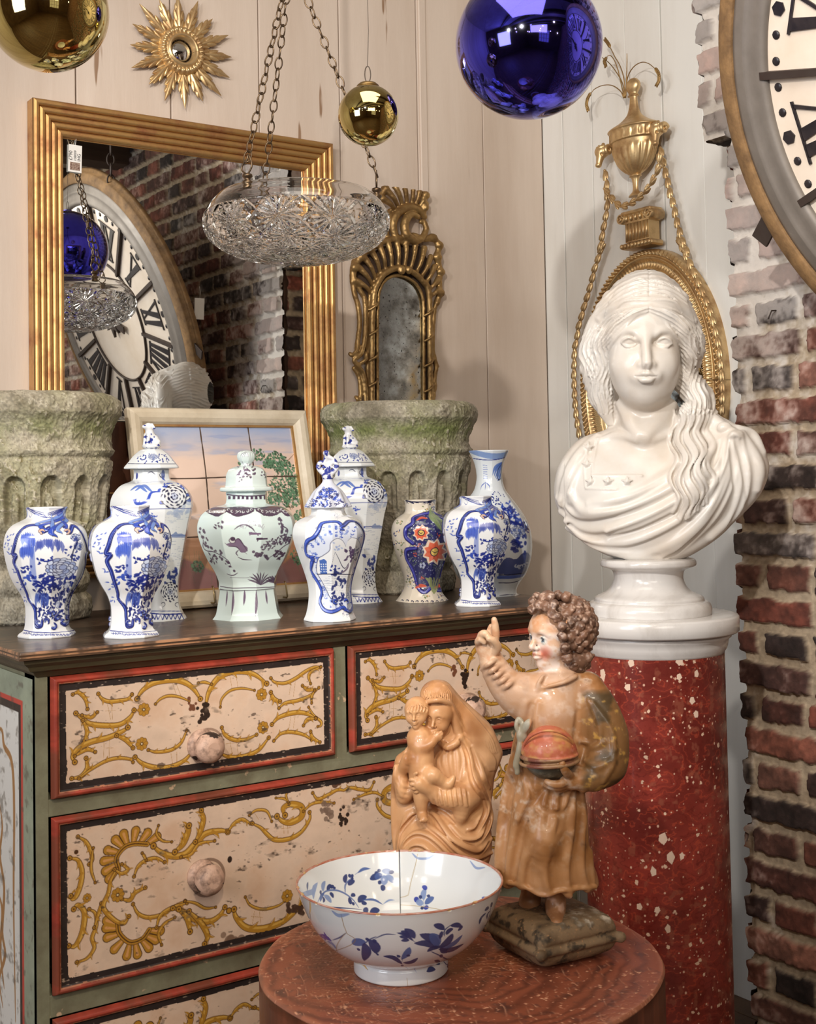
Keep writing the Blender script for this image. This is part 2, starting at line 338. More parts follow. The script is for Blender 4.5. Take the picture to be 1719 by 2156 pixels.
# ---------------------------------------------------------------- sculptor: blended volumes meshed as one continuous surface
class Sculpt:
    def __init__(s,lo,hi,h):
        s.lo=np.array(lo,float);s.h=h;s.n=np.ceil((np.array(hi,float)-s.lo)/h).astype(int)+1
        s.F=None; s.G=np.full(s.n,.05,np.float32); s.ax=[(s.lo[i]+h*np.arange(s.n[i])).astype(np.float32) for i in range(3)]
    def _sub(s,lo,hi):
        a=np.maximum(0,np.floor((np.array(lo)-s.lo)/s.h).astype(int)-2);b=np.minimum(s.n,np.ceil((np.array(hi)-s.lo)/s.h).astype(int)+3)
        if (a>=b).any(): return None
        sl=tuple(slice(int(a[i]),int(b[i])) for i in range(3))
        return sl,s.ax[0][sl[0]][:,None,None],s.ax[1][sl[1]][None,:,None],s.ax[2][sl[2]][None,None,:]
    def _op(s,sl,D,op,k):
        A=s.G[sl]
        if op=='add':
            if k: q=np.maximum(k-np.abs(A-D),0)/k; s.G[sl]=np.minimum(A,D)-q*q*k*.25
            else: s.G[sl]=np.minimum(A,D)
        elif op=='sub':
            D=-D
            if k: q=np.maximum(k-np.abs(A-D),0)/k; s.G[sl]=np.maximum(A,D)+q*q*k*.25
            else: s.G[sl]=np.maximum(A,D)
    def ell(s,c,r,rot=None,k=.006,op='add'):
        c=np.array(c,float); r=np.broadcast_to(np.array(r,float),(3,)); m=r.max()+k+.002
        b=s._sub(c-m,c+m)
        if b is None: return s
        sl,X,Y,Z=b; X=X-c[0];Y=Y-c[1];Z=Z-c[2]
        if rot is not None:
            R=np.array(Matrix.Rotation(rot[2],3,'Z')@Matrix.Rotation(rot[1],3,'Y')@Matrix.Rotation(rot[0],3,'X')).T
            X,Y,Z=[R[i,0]*X+R[i,1]*Y+R[i,2]*Z for i in range(3)]
        q=np.sqrt((X/r[0])**2+(Y/r[1])**2+(Z/r[2])**2); g=np.sqrt((X/r[0]**2)**2+(Y/r[1]**2)**2+(Z/r[2]**2)**2)
        D=(q*(q-1)/(g+1e-9)).astype(np.float32); s._op(sl,np.clip(D,-.5,.5),op,k); return s
    def chain(s,pts,r,k=.004,op='add',n=1,flat=None):
        """tapered capsule chain; n>1 smooths the path; flat=(axis,scale) squashes it"""
        P=np.array(pts,float); r=np.broadcast_to(np.asarray(r,float),(len(P),)) if np.ndim(r)==0 or len(np.atleast_1d(r))==len(P) else np.interp(np.linspace(0,1,len(P)),np.linspace(0,1,len(r)),r)
        if n>1 and len(P)>2:
            Q=np.concatenate([P,r[:,None]],1); Q=spl(Q,n); P=Q[:,:3]; r=np.maximum(Q[:,3],1e-4)
        m=r.max()+k+.002; b=s._sub(P.min(0)-m,P.max(0)+m)
        if b is None: return s
        sl0,X0,Y0,Z0=b; D=np.full((X0.shape[0],Y0.shape[1],Z0.shape[2]),.05,np.float32); off=np.array([q.start for q in sl0])
        for i in range(len(P)-1):
            a=P[i];d=P[i+1]-a;L=float(d@d)+1e-12; mm=max(r[i],r[i+1])+k+.002
            bb=s._sub(np.minimum(P[i],P[i+1])-mm,np.maximum(P[i],P[i+1])+mm)
            if bb is None: continue
            sl,X,Y,Z=bb; X=X-a[0];Y=Y-a[1];Z=Z-a[2]
            u=np.clip((X*d[0]+Y*d[1]+Z*d[2])/L,0,1)
            q=np.sqrt((X-u*d[0])**2+(Y-u*d[1])**2+(Z-u*d[2])**2)-(r[i]+(r[i+1]-r[i])*u)
            l2=tuple(slice(max(0,sl[j].start-off[j]),sl[j].stop-off[j]) for j in range(3))
            o2=tuple(slice(max(0,off[j]-sl[j].start),None) for j in range(3))
            sub=D[l2]; q=q[o2][tuple(slice(0,n_) for n_ in sub.shape)]; sub=sub[tuple(slice(0,n_) for n_ in q.shape)]
            np.minimum(sub,q,out=sub)
        s._op(sl0,D,op,k); return s
    def field(s,fn,lo,hi,k=0.,op='add'):
        b=s._sub(lo,hi)
        if b is None: return s
        sl,X,Y,Z=b; s._op(sl,np.clip(fn(X,Y,Z),-.5,.5).astype(np.float32)*np.ones((1,1,1),np.float32),op,k); return s
    def front(s,x,z,d=0.):
        """first surface met along +y at (x,z)"""
        G=s.G if s.F is None else s.F; fx=(x-s.lo[0])/s.h;fz=(z-s.lo[2])/s.h; i0=int(math.floor(fx));k0=int(math.floor(fz)); W=0;Y=0
        for i,k,w in ((i0,k0,(1-fx+i0)*(1-fz+k0)),(i0+1,k0,(fx-i0)*(1-fz+k0)),(i0,k0+1,(1-fx+i0)*(fz-k0)),(i0+1,k0+1,(fx-i0)*(fz-k0))):
            if not(0<=i<s.n[0] and 0<=k<s.n[2]): continue
            c=G[i,:,k]; j=int(np.argmax(c<0))
            if c[j]>=0: continue
            y=s.lo[1] if j==0 else s.lo[1]+s.h*(j-c[j]/(c[j]-c[j-1])); W+=w+1e-6;Y+=(w+1e-6)*y
        return Y/W if W>0 else None
    def drape(s,pts,r,off=0.,k=.003,op='add',n=6,ymap=None):
        """a ridge or groove laid along the surface under a path of (x,z) points"""
        P=np.array(pts,float); r=np.interp(np.linspace(0,1,len(P)),np.linspace(0,1,len(np.atleast_1d(r))),np.atleast_1d(r))
        Q=spl(np.concatenate([P,r[:,None]],1),n) if n>1 and len(P)>2 else np.concatenate([P,r[:,None]],1)
        ys=[s.front(q[0],q[1]) for q in Q]; ok=[i for i,y in enumerate(ys) if y is not None]
        if len(ok)<2: return s
        y=np.interp(np.arange(len(Q)),ok,[ys[i] for i in ok])
        if len(y)>4: y=np.convolve(np.concatenate([[y[0]]*2,y,[y[-1]]*2]),[.2]*5,'valid')
        return s.chain(np.stack([Q[:,0],y+off,Q[:,1]],1),np.maximum(Q[:,2],3e-4),k=k,op=op,n=1)
    def clip_outline(s,poly,rnd=.01,n=6):
        """trim the volume to a silhouette in x,z"""
        P=spl(np.array(poly,float),n,closed=True); X=s.ax[0][:,None].astype(float);Z=s.ax[2][None,:].astype(float); D=np.full((s.n[0],s.n[2]),9.);ins=np.zeros(D.shape,bool)
        for i in range(len(P)):
            a=P[i];b=P[(i+1)%len(P)];d=b-a;L=d@d+1e-14; u=np.clip(((X-a[0])*d[0]+(Z-a[1])*d[1])/L,0,1); np.minimum(D,np.hypot(X-a[0]-u*d[0],Z-a[1]-u*d[1]),out=D)
            if a[1]!=b[1]: ins^=((a[1]>Z)!=(b[1]>Z))&(X<(b[0]-a[0])*(Z-a[1])/(b[1]-a[1])+a[0])
        D=np.where(ins,-D,D).astype(np.float32)[:,None,:]; q=np.maximum(rnd-np.abs(s.G-D),0)/rnd; s.G=np.maximum(s.G,D)+q*q*rnd*.25; return s
    def mesh(s,relax=1):
        G=s.G;h=s.h; S=G<0
        c=[(i,j,k) for i in(0,1) for j in(0,1) for k in(0,1)]
        nx,ny,nz=G.shape
        cnt=np.zeros((nx-1,ny-1,nz-1),np.uint8)
        for i,j,k in c: cnt+=S[i:nx-1+i,j:ny-1+j,k:nz-1+k]
        M=(cnt>0)&(cnt<8); idx=np.argwhere(M); N=len(idx)
        id_=np.full(M.shape,-1,np.int32); id_[M]=np.arange(N)
        val=np.stack([G[idx[:,0]+i,idx[:,1]+j,idx[:,2]+k] for i,j,k in c],1)
        pos=np.zeros((N,3));w=np.zeros(N); ca=np.array(c,float)
        for a in range(8):
            for b in range(a+1,8):
                if np.abs(ca[a]-ca[b]).sum()!=1: continue
                va,vb=val[:,a],val[:,b]; m=(va<0)!=(vb<0); t=np.where(m,va/np.where(m,va-vb,1),0)
                pos+=np.where(m[:,None],ca[a]+t[:,None]*(ca[b]-ca[a]),0); w+=m
        V=s.lo+h*(idx+pos/w[:,None]); Q=[]
        for ax in range(3):
            o=[0,0,0];o[ax]=1
            A=S[:nx-o[0],:ny-o[1],:nz-o[2]];B=S[o[0]:,o[1]:,o[2]:]
            u,v=[(1,2),(2,0),(0,1)][ax]
            for sgn in (0,1):
                E=np.argwhere((A&~B) if sgn==0 else (~A&B))
                E=E[(E[:,u]>0)&(E[:,v]>0)&(E[:,u]<G.shape[u]-1)&(E[:,v]<G.shape[v]-1)]
                if len(E)==0: continue
                def g(du,dv): e=E.copy(); e[:,u]-=du; e[:,v]-=dv; return id_[e[:,0],e[:,1],e[:,2]]
                q=np.stack([g(1,1),g(0,1),g(0,0),g(1,0)],1); Q.append(q if sgn==0 else q[:,::-1])
        Q=np.concatenate(Q); Q=Q[(Q>=0).all(1)]
        for _ in range(relax):
            acc=np.zeros_like(V);n=np.zeros(len(V))
            for a in range(4):
                b=(a+1)%4; np.add.at(acc,Q[:,a],V[Q[:,b]]);np.add.at(n,Q[:,a],1);np.add.at(acc,Q[:,b],V[Q[:,a]]);np.add.at(n,Q[:,b],1)
            V=V*.5+.5*acc/np.maximum(n,1)[:,None]
        return V,Q
# ================================================================ the setting
_link=link
def link(name,me,m,parent=None,smooth=None):
    o=_link(name,me,m,parent)
    if parent is not None and parent.get('wc'): o.matrix_parent_inverse=parent.matrix_world.inverted()
    elif parent is not None and parent.parent is not None and parent.parent.get('wc'): pass
    return o
def wthing(name,label,cat,base,group=None):
    """thing whose parts are written in world coordinates"""
    o=thing(name,label,cat,Matrix.Translation(Vector([float(v) for v in base])),group); bpy.context.view_layer.update(); o['wc']=1; return o
YW=2.737; XR=2.355; XB=2.04; YB=1.785; CE=ZC+1.42
M_plankL=mat('painted_boards_warm',(217,201,186),.55,col2=(196,176,158),nscale=5,namt=.45,bump=(60,.35,.002),stretch=(1,1,.12),speck=((150,120,95),26,.71))
M_plankR=mat('painted_boards_white',(236,234,228),.5,col2=(218,213,204),nscale=5,namt=.4,bump=(55,.3,.002),stretch=(1,1,.12),speck=((140,120,100),22,.73))
rg=random.Random(3)
def boards(name,seams,fixed,axis,m,lo,hi,z0,z1,th=.016,gap=.0035):
    mb=MB(); s=[lo]+sorted(seams)+[hi]
    for i in range(len(s)-1):
        a,b=s[i]+gap*rg.uniform(.2,.6),s[i+1]-gap*rg.uniform(.2,.6); d=rg.uniform(-.0015,.0015)
        if axis=='x': mb.box((a,fixed+d,z0),(b,fixed+th,z1),bev=.0012)
        else: mb.box((fixed+d,a,z0),(fixed+th,b,z1),bev=.0012)
    if axis=='x': mb.box((lo-.02,fixed+th,z0),(hi+.02,fixed+th+.02,z1))
    else: mb.box((fixed+th,lo-.02,z0),(fixed+th+.02,hi+.02,z1))
    return tag(mb.build(name,m),kind='structure')
sl=[onY(160,140,YW)[0],onY(361,215,YW)[0],onY(545,120,YW)[0],onY(714,80,YW)[0],onY(877,100,YW)[0],onY(1023,600,YW)[0]]
x=sl[0]-.21
while x>-2.3: sl.append(x); x-=.2+.02*math.sin(x*9)
boards('wall_back',sl,YW,'x',M_plankL,-2.4,XR,0,CE)
mb=MB(); bx=onY(888,100,YW)[0]; mb.box((bx-.011,YW-.006,0),(bx+.011,YW+.002,CE),bev=.002)
tag(mb.build('trim_1',M_plankL),kind='structure')
sr=[onX(px,py,XR)[1] for px,py in ((1185,300),(1247,300),(1315,60),(1397,300),(1482,300))]
boards('wall_right',sr,XR,'y',M_plankR,YB-.03,YW,0,CE)
# brick pier
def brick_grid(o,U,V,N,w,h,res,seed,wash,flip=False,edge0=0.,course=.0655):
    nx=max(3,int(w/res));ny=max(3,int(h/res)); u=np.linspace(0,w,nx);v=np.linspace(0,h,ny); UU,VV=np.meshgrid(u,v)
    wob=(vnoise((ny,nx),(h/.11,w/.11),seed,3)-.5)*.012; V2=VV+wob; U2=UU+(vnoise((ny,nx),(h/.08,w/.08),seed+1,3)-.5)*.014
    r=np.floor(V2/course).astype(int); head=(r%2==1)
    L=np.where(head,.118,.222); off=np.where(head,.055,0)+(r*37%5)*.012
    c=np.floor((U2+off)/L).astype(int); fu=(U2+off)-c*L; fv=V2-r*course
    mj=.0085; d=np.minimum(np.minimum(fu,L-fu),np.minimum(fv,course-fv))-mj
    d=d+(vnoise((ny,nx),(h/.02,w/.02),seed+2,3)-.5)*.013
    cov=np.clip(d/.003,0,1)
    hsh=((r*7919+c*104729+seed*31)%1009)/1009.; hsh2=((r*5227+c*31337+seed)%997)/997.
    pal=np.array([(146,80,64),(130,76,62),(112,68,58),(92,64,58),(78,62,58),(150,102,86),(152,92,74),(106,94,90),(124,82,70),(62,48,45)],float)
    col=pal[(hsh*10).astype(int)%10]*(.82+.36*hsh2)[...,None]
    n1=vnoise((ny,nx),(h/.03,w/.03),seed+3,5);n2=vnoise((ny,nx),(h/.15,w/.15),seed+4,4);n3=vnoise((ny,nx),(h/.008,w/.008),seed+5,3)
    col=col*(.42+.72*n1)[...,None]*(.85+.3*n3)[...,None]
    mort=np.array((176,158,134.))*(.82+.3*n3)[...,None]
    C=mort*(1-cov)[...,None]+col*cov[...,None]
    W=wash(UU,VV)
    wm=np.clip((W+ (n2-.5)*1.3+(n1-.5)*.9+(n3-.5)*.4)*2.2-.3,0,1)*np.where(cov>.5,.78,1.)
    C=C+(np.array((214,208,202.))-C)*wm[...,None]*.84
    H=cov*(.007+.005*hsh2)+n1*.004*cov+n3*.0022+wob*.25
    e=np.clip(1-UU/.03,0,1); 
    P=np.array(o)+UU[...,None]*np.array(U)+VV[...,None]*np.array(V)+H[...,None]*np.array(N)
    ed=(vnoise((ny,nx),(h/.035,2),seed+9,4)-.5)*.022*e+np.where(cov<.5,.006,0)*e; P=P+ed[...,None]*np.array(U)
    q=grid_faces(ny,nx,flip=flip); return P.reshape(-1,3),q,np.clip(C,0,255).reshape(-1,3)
def joinq(parts):
    V=[];Q=[];C=[];n=0
    for v,q,c in parts: V.append(v);Q.append(q+n);C.append(c);n+=len(v)
    return np.concatenate(V),np.concatenate(Q),np.concatenate(C)
M_brick=mat('old_brick',(150,80,60),.85,attr=True,bump=(140,.5,.003))
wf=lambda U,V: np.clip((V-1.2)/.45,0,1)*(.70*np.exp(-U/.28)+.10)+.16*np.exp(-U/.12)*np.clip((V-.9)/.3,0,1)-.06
wt=lambda U,V: .1+0*U
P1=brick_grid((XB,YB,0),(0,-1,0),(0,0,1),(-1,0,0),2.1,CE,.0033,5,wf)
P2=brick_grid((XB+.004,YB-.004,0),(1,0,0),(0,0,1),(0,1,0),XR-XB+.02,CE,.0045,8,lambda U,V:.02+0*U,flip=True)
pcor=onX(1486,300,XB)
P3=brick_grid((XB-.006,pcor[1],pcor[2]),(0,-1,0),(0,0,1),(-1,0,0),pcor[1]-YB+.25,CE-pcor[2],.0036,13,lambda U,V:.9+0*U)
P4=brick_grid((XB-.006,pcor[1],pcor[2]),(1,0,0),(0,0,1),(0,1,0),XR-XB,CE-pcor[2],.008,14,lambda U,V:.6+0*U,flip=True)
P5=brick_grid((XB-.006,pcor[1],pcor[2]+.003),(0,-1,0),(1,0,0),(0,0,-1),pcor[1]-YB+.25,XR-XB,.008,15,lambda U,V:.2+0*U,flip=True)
fb=MB(); fb.box((XB+.006,YB-2.1,0),(XR+.02,YB-.016,CE)); fb.box((XB+.004,YB-.2,pcor[2]+.012),(XR+.02,pcor[1]-.014,CE)); tag(fb.build('wall_brick_core',mat('mortar_core',(120,92,76),.9,col2=(90,62,52),nscale=20)),kind='structure')
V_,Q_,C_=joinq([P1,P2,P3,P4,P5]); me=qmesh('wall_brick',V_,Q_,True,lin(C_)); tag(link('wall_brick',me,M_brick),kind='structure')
mb=MB(); mb.box((XB,-2.6,0),(XB+.1,YB-2.09,CE)); tag(mb.build('wall_brick_far',mat('far_brick',(112,72,58),.9,col2=(150,130,112),nscale=9)),kind='structure')
M_ceil=mat('whitewashed_ceiling',(214,206,194),.8,col2=(188,176,160),nscale=3,bump=(12,.4,.01))
mb=MB(); mb.box((-2.4,-2.6,CE),(XR+.05,YW+.05,CE+.05)); tag(mb.build('ceiling',M_ceil),kind='structure')
M_beam=mat('dark_oak_beam',(84,66,54),.7,col2=(58,44,36),nscale=6,stretch=(.3,3,3),bump=(30,.5,.004))
for i,y in enumerate((-2.2,-1.55,-.9,-.25,.4,1.05)):
    mb=MB(); mb.box((-2.4,y,CE-.12),(XR,y+.13,CE),bev=.008); tag(mb.build('trim_%d'%(i+2),M_beam),kind='structure')
M_floor=mat('worn_floor_boards',(110,86,66),.55,col2=(76,58,44),nscale=4,stretch=(.3,2,1),bump=(20,.4,.003))
mb=MB()
for i in range(34): mb.box((-2.4+i*.142,-2.6,-.02),(-2.4+i*.142+.139,YW+.04,0),bev=.001)
tag(mb.build('floor',M_floor),kind='structure')
M_far=mat('shop_wall_brown',(120,98,80),.8,col2=(88,70,56),nscale=2.5)
mb=MB(); mb.box((-2.45,-2.6,0),(-2.4,YW,CE)); tag(mb.build('wall_left',M_far),kind='structure')
mb=MB(); mb.box((-2.4,-2.65,0),(-.6,-2.6,CE)); mb.box((.7,-2.65,0),(XR,-2.6,CE)); mb.box((-.6,-2.65,0),(.7,-2.6,.8)); mb.box((-.6,-2.65,2.1),(.7,-2.6,CE))
tag(mb.build('wall_front',M_far),kind='structure')
mb=MB()
for i in range(5): mb.box((-.6+i*.3125,-2.64,.8),(-.6+i*.3125+.05,-2.59,2.1))
for z in (.8,1.22,1.64,2.06): mb.box((-.6,-2.63,z),(.7,-2.6,z+.04))
tag(mb.build('fill_window_1',mat('white_window_paint',(225,220,210),.4)),kind='structure')  # unseen window behind the viewer, added to let ambient fill in
mb=MB(); mb.box((.62,YW-.02,0),(XR,YW,.12),bev=.003); tag(mb.build('baseboard_back',M_plankL),kind='structure')
# ================================================================ painted chest of drawers
R=lambda z: z+ZC
CXL,CXR,CYF,CYB=.6611,1.769,2.0,2.50
CT=R(-.2526)
chest=wthing('painted_chest_of_drawers','large antique painted chest with cream drawers, gold scrolls, red and black borders and dark top','chest of drawers',((CXL+CXR)/2,2.25,0))
M_green=mat('sage_green_paint',(134,136,112),.6,col2=(98,92,72),nscale=14,namt=.55,bump=(70,.4,.002),speck=((196,170,140),34,.66))
M_top=mat('dark_worn_top',(62,48,38),.34,col2=(104,78,58),nscale=10,namt=.35,stretch=(.5,2.2,2),bump=(50,.35,.002),speck=((166,128,96),16,.70))
M_corn=mat('dark_green_cornice',(66,58,44),.5,col2=(98,92,66),nscale=12,namt=.5,stretch=(.5,1,2),bump=(60,.4,.002),speck=((170,130,98),20,.70))
M_paint=mat('painted_panel',(200,170,150),.5,attr=True,bump=(90,.25,.001))
mb=MB()
y0=CYF
# carcass : sides, rails and stiles around the drawer openings
mb.box((CXL,CYF,0),(CXL+.02,CYB,R(-.29)),bev=.002); mb.box((CXR-.02,CYF,0),(CXR,CYB,R(-.29)),bev=.002)
mb.box((CXL,CYB-.02,0),(CXR,CYB,R(-.29)))
D1=(.6836,1.1997);D2=(1.2304,1.7465);ZA=(-.298,-.489);ZB=(-.5161,-.790);ZD=(-.8247,-1.099)
for a,b in ((-.285,-.298),(-.489,-.5161),(-.790,-.8247),(-1.099,-1.22)): mb.box((CXL+.001,CYF,R(b)),(CXR-.001,CYF+.05,R(a)),bev=.001)
for a,b in ((CXL,D1[0]-.003),(D2[1]+.003,CXR)): mb.box((a,CYF-.0005,0),(b,CYF+.05,R(-.29)))
mb.box((D1[1]+.003,CYF-.0003,R(-.5)),(D2[0]-.003,CYF+.05,R(-.29)))
body=mb.build('carcass',M_green,chest)
# left side : raised frame and painted field
def side_panel():
    y1,y0_,zt,zb=CYF+.004,CYB-.004,R(-.30),R(-1.2)
    w,h=y0_-y1,zt-zb; nx,ny=300,560
    f=lambda P: np.array([[ (q:=onX(p[0],p[1],CXL))[1]-y1, zt-q[2]] for p in P])
    c=Canvas(w,h,nx,ny,(150,160,140),f)
    n=vnoise((ny,nx),(40,14),3,4)
    c.C*=(.86+.28*n)[...,None]
    a=.05; 
    for ins,col in ((a,(196,72,60)),(a+.009,(48,40,38)),(a+.021,(226,226,222))):
        c.fill([(ins,ins-.01),(w-ins,ins-.01),(w-ins,h-ins),(ins,h-ins)],col,raw=True)
    for pts in ([(0,1532),(8,1540),(12,1570),(28,1605),(33,1700),(32,1900),(36,2150)],[(2,1690),(8,1740),(3,1800),(12,1870),(8,1960),(14,2010),(2,2060),(9,2120)],[(0,1880),(8,1920),(4,2000),(12,2080)]):
        c.stroke(pts,.012,(168,122,72))
    wr=np.clip((vnoise((ny,nx),(60,30),9,5)-.6)*6,0,1); c.mix((86,78,68),wr*.5)
    X,Y=np.meshgrid(c.X,c.Y); H=np.where((X>a-.003)&(X<w-a+.003)&(Y>a-.013),-.0015,0)
    P=np.stack([CXL-.002-H*0,y1+X,zt-Y],-1) if 0 else np.stack([np.full_like(X,CXL-.0025)-H*0,y1+X,zt-Y],-1)
    o=link('side_panel',qmesh('side_panel',P.reshape(-1,3),grid_faces(ny,nx),True,c.lin()),M_paint,chest); return o
side_panel()
# top with a stepped cornice
tl,tr,tf=.6233,1.7949,1.96
mb=MB()
prof=[(0,0),(0,-.011),(.004,-.014),(.006,-.020),(.014,-.026),(.018,-.033),(.026,-.036),(.030,-.041),(.034,-.045)]
def ring_rect(x0,x1,y0_,y1_,prof,z,mb):
    V=[];Fc=[]
    for d,h in prof: V+=[(x0+d,y1_,z+h),(x0+d,y0_+d,z+h),(x1-d,y0_+d,z+h),(x1-d,y1_,z+h)]
    n=len(prof)
    for i in range(n-1):
        for k in range(3): a=i*4+k;b=(i+1)*4+k; Fc.append((a,b,b+1,a+1))
    mb.add(V,Fc,False)
ring_rect(tl+.006,tr-.006,tf+.004,CYB+.016,prof[1:],CT,mb); mb.build('cornice',M_corn,chest)
w,h=tr-tl,CYB+.0208-tf; nx,ny=1000,440
c=Canvas(w,h,nx,ny,(60,46,37)); n1=vnoise((ny,nx),(9,10),61,5);n2=vnoise((ny,nx),(110,60),62,4);n3=vnoise((ny,nx),(200,40),63,3); X,Y=np.meshgrid(c.X,c.Y)
c.mix((92,72,56),np.clip((n1-.45)*4,0,.8)); c.mix((38,30,26),np.clip((.45-n1)*4,0,.7)); fr_=np.exp(-Y/.035)+np.exp(-X/.02)
c.mix((150,118,92),np.clip((n2*.5+n3*.5-.62+.13*fr_)*9,0,1)*.75); c.mix((164,120,88),np.clip(1-np.minimum(Y,X)/.0045+(n2-.5)*2.2,0,1)*.9)
e=np.minimum(np.minimum(X,w-X),Y); Z=CT-.0035*np.clip(1-e/.0035,0,1)**2-np.where(e<.0008,.007,0)
link('worktop',qmesh('worktop',np.stack([tl+X,tf+Y,Z],-1).reshape(-1,3),grid_faces(ny,nx)[:,::-1],True,c.lin()),mat('worn_dark_top',(60,46,37),.30,attr=True,bump=(90,.25,.001),coat=.1),chest)
mb=MB(); mb.box((tl+.001,tf+.001,CT-.0125),(tr-.001,CYB+.020,CT-.004)); mb.build('worktop_edge',M_top,chest)
# drawer fronts
GO,GH,GD=(176,128,44),(214,172,84),(74,44,18)
CR=(0,1300,2.323)
def cf(x0,zt,dx=0,dz=0,y=CYF-.012):
    def f(P):
        o=[]
        for p in P:
            q=onY(p[0]/2.323,1300+p[1]/2.323,y); o.append((q[0]-x0-dx*0,zt-q[2]))
        return np.array(o)
    return f
def scroll(c,pts,w,al=1.,curl=True):
    w=w/2.323*.00076*1.4
    sh=.0006
    P=c.f(np.array(pts,float)); P=spl(P,8) if len(P)>2 else P
    m=len(P);t=np.linspace(0,1,m); wd=w*(.3+.7*np.sin(PI*t)**.8)
    c.stroke(P,wd+.0018,GD,al*.85,n=1,raw=True); c.stroke(P,wd,GO,al,n=1,raw=True)
    T=np.gradient(P,axis=0);T/=np.linalg.norm(T,axis=1)[:,None]+1e-9;Nn=np.stack([T[:,1],-T[:,0]],1)
    c.stroke(P+Nn*wd[:,None]*.18,wd*.35,GH,al*.8,n=1,raw=True)
    # little barbs of foliage along the outer side
    if w>.0042 and m>12:
        rr=random.Random(int(P[0,0]*1e5)); sd=rr.choice((-1,1))
        for k in range(m//5,m-3,max(4,m//5)):
            a=P[k];b=a+T[k]*w*1.1+Nn[k]*sd*w*1.25; c.stroke([a,(a+b)/2+T[k]*w*.25,b],[w*.5,w*.35,.0006],GO,al,raw=True,n=4)
            c.stroke([a+Nn[k]*sd*w*.4,b],[.0007,.0005],GD,al*.7,raw=True,n=1)
    if curl:
        for e,d in ((0,1),(-1,-1)):
            q=P[e]; c.dot(q,w*.42+.0012,GD,al,raw=True); c.dot(q,w*.42,GO,al,raw=True); c.dot(q,w*.15,GD,al,raw=True)
def rosette(c,p,r,n=8):
    q=c.f(np.array([p],float))[0]; r=r/2.323*.00078
    for k,cc in ((1.,GD),(.86,GO)):
        for i in range(n):
            a=2*PI*i/n; c.dot(q+r*.66*np.array([math.cos(a),math.sin(a)]),r*.34*k,cc,raw=True)
        c.dot(q,r*.6*k,cc,raw=True)
    for i in range(n):
        a=2*PI*(i+.5)/n; c.stroke([q+r*.3*np.array([math.cos(a),math.sin(a)]),q+r*.9*np.array([math.cos(a),math.sin(a)])],.0007,GD,raw=True,n=1)
    c.dot(q,r*.26,GD,raw=True); c.dot(q,r*.15,(214,196,160),raw=True)
def shell(c,inner,ln,n):
    P=c.f(np.array(inner,float)); P=spl(P,12); m=len(P); ctr=P.mean(0)*.35+ (P[0]+P[-1])/2*.65; ln=ln/2.323*.00078
    k=np.linspace(1,m-2,n).astype(int)
    for pas in (0,1,2):
        for i in k:
            d=P[i]-ctr; d/=np.linalg.norm(d); a=P[i]+d*ln*.1;b=P[i]+d*ln
            w=ln*.66
            c.stroke([a,b],[w*.5,w] if pas<2 else [w*.16,w*.34],(GD,GO,(206,150,92))[pas],n=1,raw=True) if pas else c.stroke([a,b],[w*.5+.0022,w+.0024],GD,n=1,raw=True)
    c.stroke(P,ln*.33+.0016,GD,n=1,raw=True,prof='flat'); c.stroke(P,ln*.33,GO,n=1,raw=True,prof='flat'); c.stroke(P,ln*.08,GD,n=1,raw=True,prof='flat')
S1=[([(360,378),(385,368),(410,385),(425,410),(432,450)],12),([(485,375),(505,400),(540,413),(590,408),(630,400),(650,378)],13),
([(675,400),(700,360),(750,325),(810,310),(870,308),(920,325),(955,355),(985,400)],20),([(1012,430),(1025,370),(1060,310),(1110,275),(1180,265),(1250,280),(1310,325)],21),
([(765,425),(790,400),(830,385),(880,390),(930,410)],9),([(975,322),(1005,318),(1040,328)],9),([(1083,440),(1090,400),(1130,360),(1190,348),(1250,358)],8),
([(1330,298),(1350,318),(1400,322),(1450,300),(1500,265),(1540,245),(1575,243)],12),([(1525,325),(1515,290),(1530,265),(1575,243)],10),([(1330,368),(1345,400),(1375,412)],16),
([(1370,445),(1400,420),(1460,408),(1520,385),(1565,345)],12),([(1485,335),(1510,355),(1545,355)],12),([(1530,420),(1530,390),(1545,360)],9),([(1515,440),(1540,480),(1575,510),(1575,530),(1560,535)],9),
([(1335,525),(1370,490),(1440,468),(1500,470),(1550,495)],16),([(1490,530),(1510,500),(1550,495)],12),([(1090,540),(1105,575),(1150,600),(1210,598),(1260,575)],13),
([(1085,668),(1130,685),(1200,680),(1270,650),(1320,590)],15),([(1345,605),(1380,570),(1430,562),(1490,575),(1530,600)],12),([(1525,560),(1535,590),(1570,612)],13),
([(375,470),(400,490),(440,520),(510,530),(590,525),(640,490),(660,455)],17),([(405,480),(450,490),(480,465)],11),([(410,505),(430,560),(415,610)],13),
([(370,710),(360,680),(390,640),(450,610),(530,590),(600,560),(630,540)],19),([(370,680),(430,648),(470,660)],12),([(575,580),(620,600),(655,640)],15),
([(355,790),(400,780),(430,740),(425,690)],15),([(390,790),(450,745),(520,705),(580,690),(640,695),(655,710)],11),([(665,685),(700,715),(760,735),(830,735),(900,705),(945,660)],17),([(730,650),(770,660),(840,650),(890,615),(918,555)],11)]
L1=[((530,425),(545,500)),((550,425),(555,500)),((520,460),(570,455)),((515,590),(510,690)),((540,590),(538,690)),((520,640),(560,640)),((850,325),(870,390)),((865,322),(890,385)),((1125,580),(1140,665)),((1160,590),(1170,670)),((1110,620),(1180,612)),((1430,315),(1420,380)),((1450,315),(1440,390)),((1430,475),(1420,540)),((1450,475),(1440,545)),((840,665),(850,720)),((870,660),(870,720)),((1130,290),(1140,350)),((1160,285),(1170,350))]
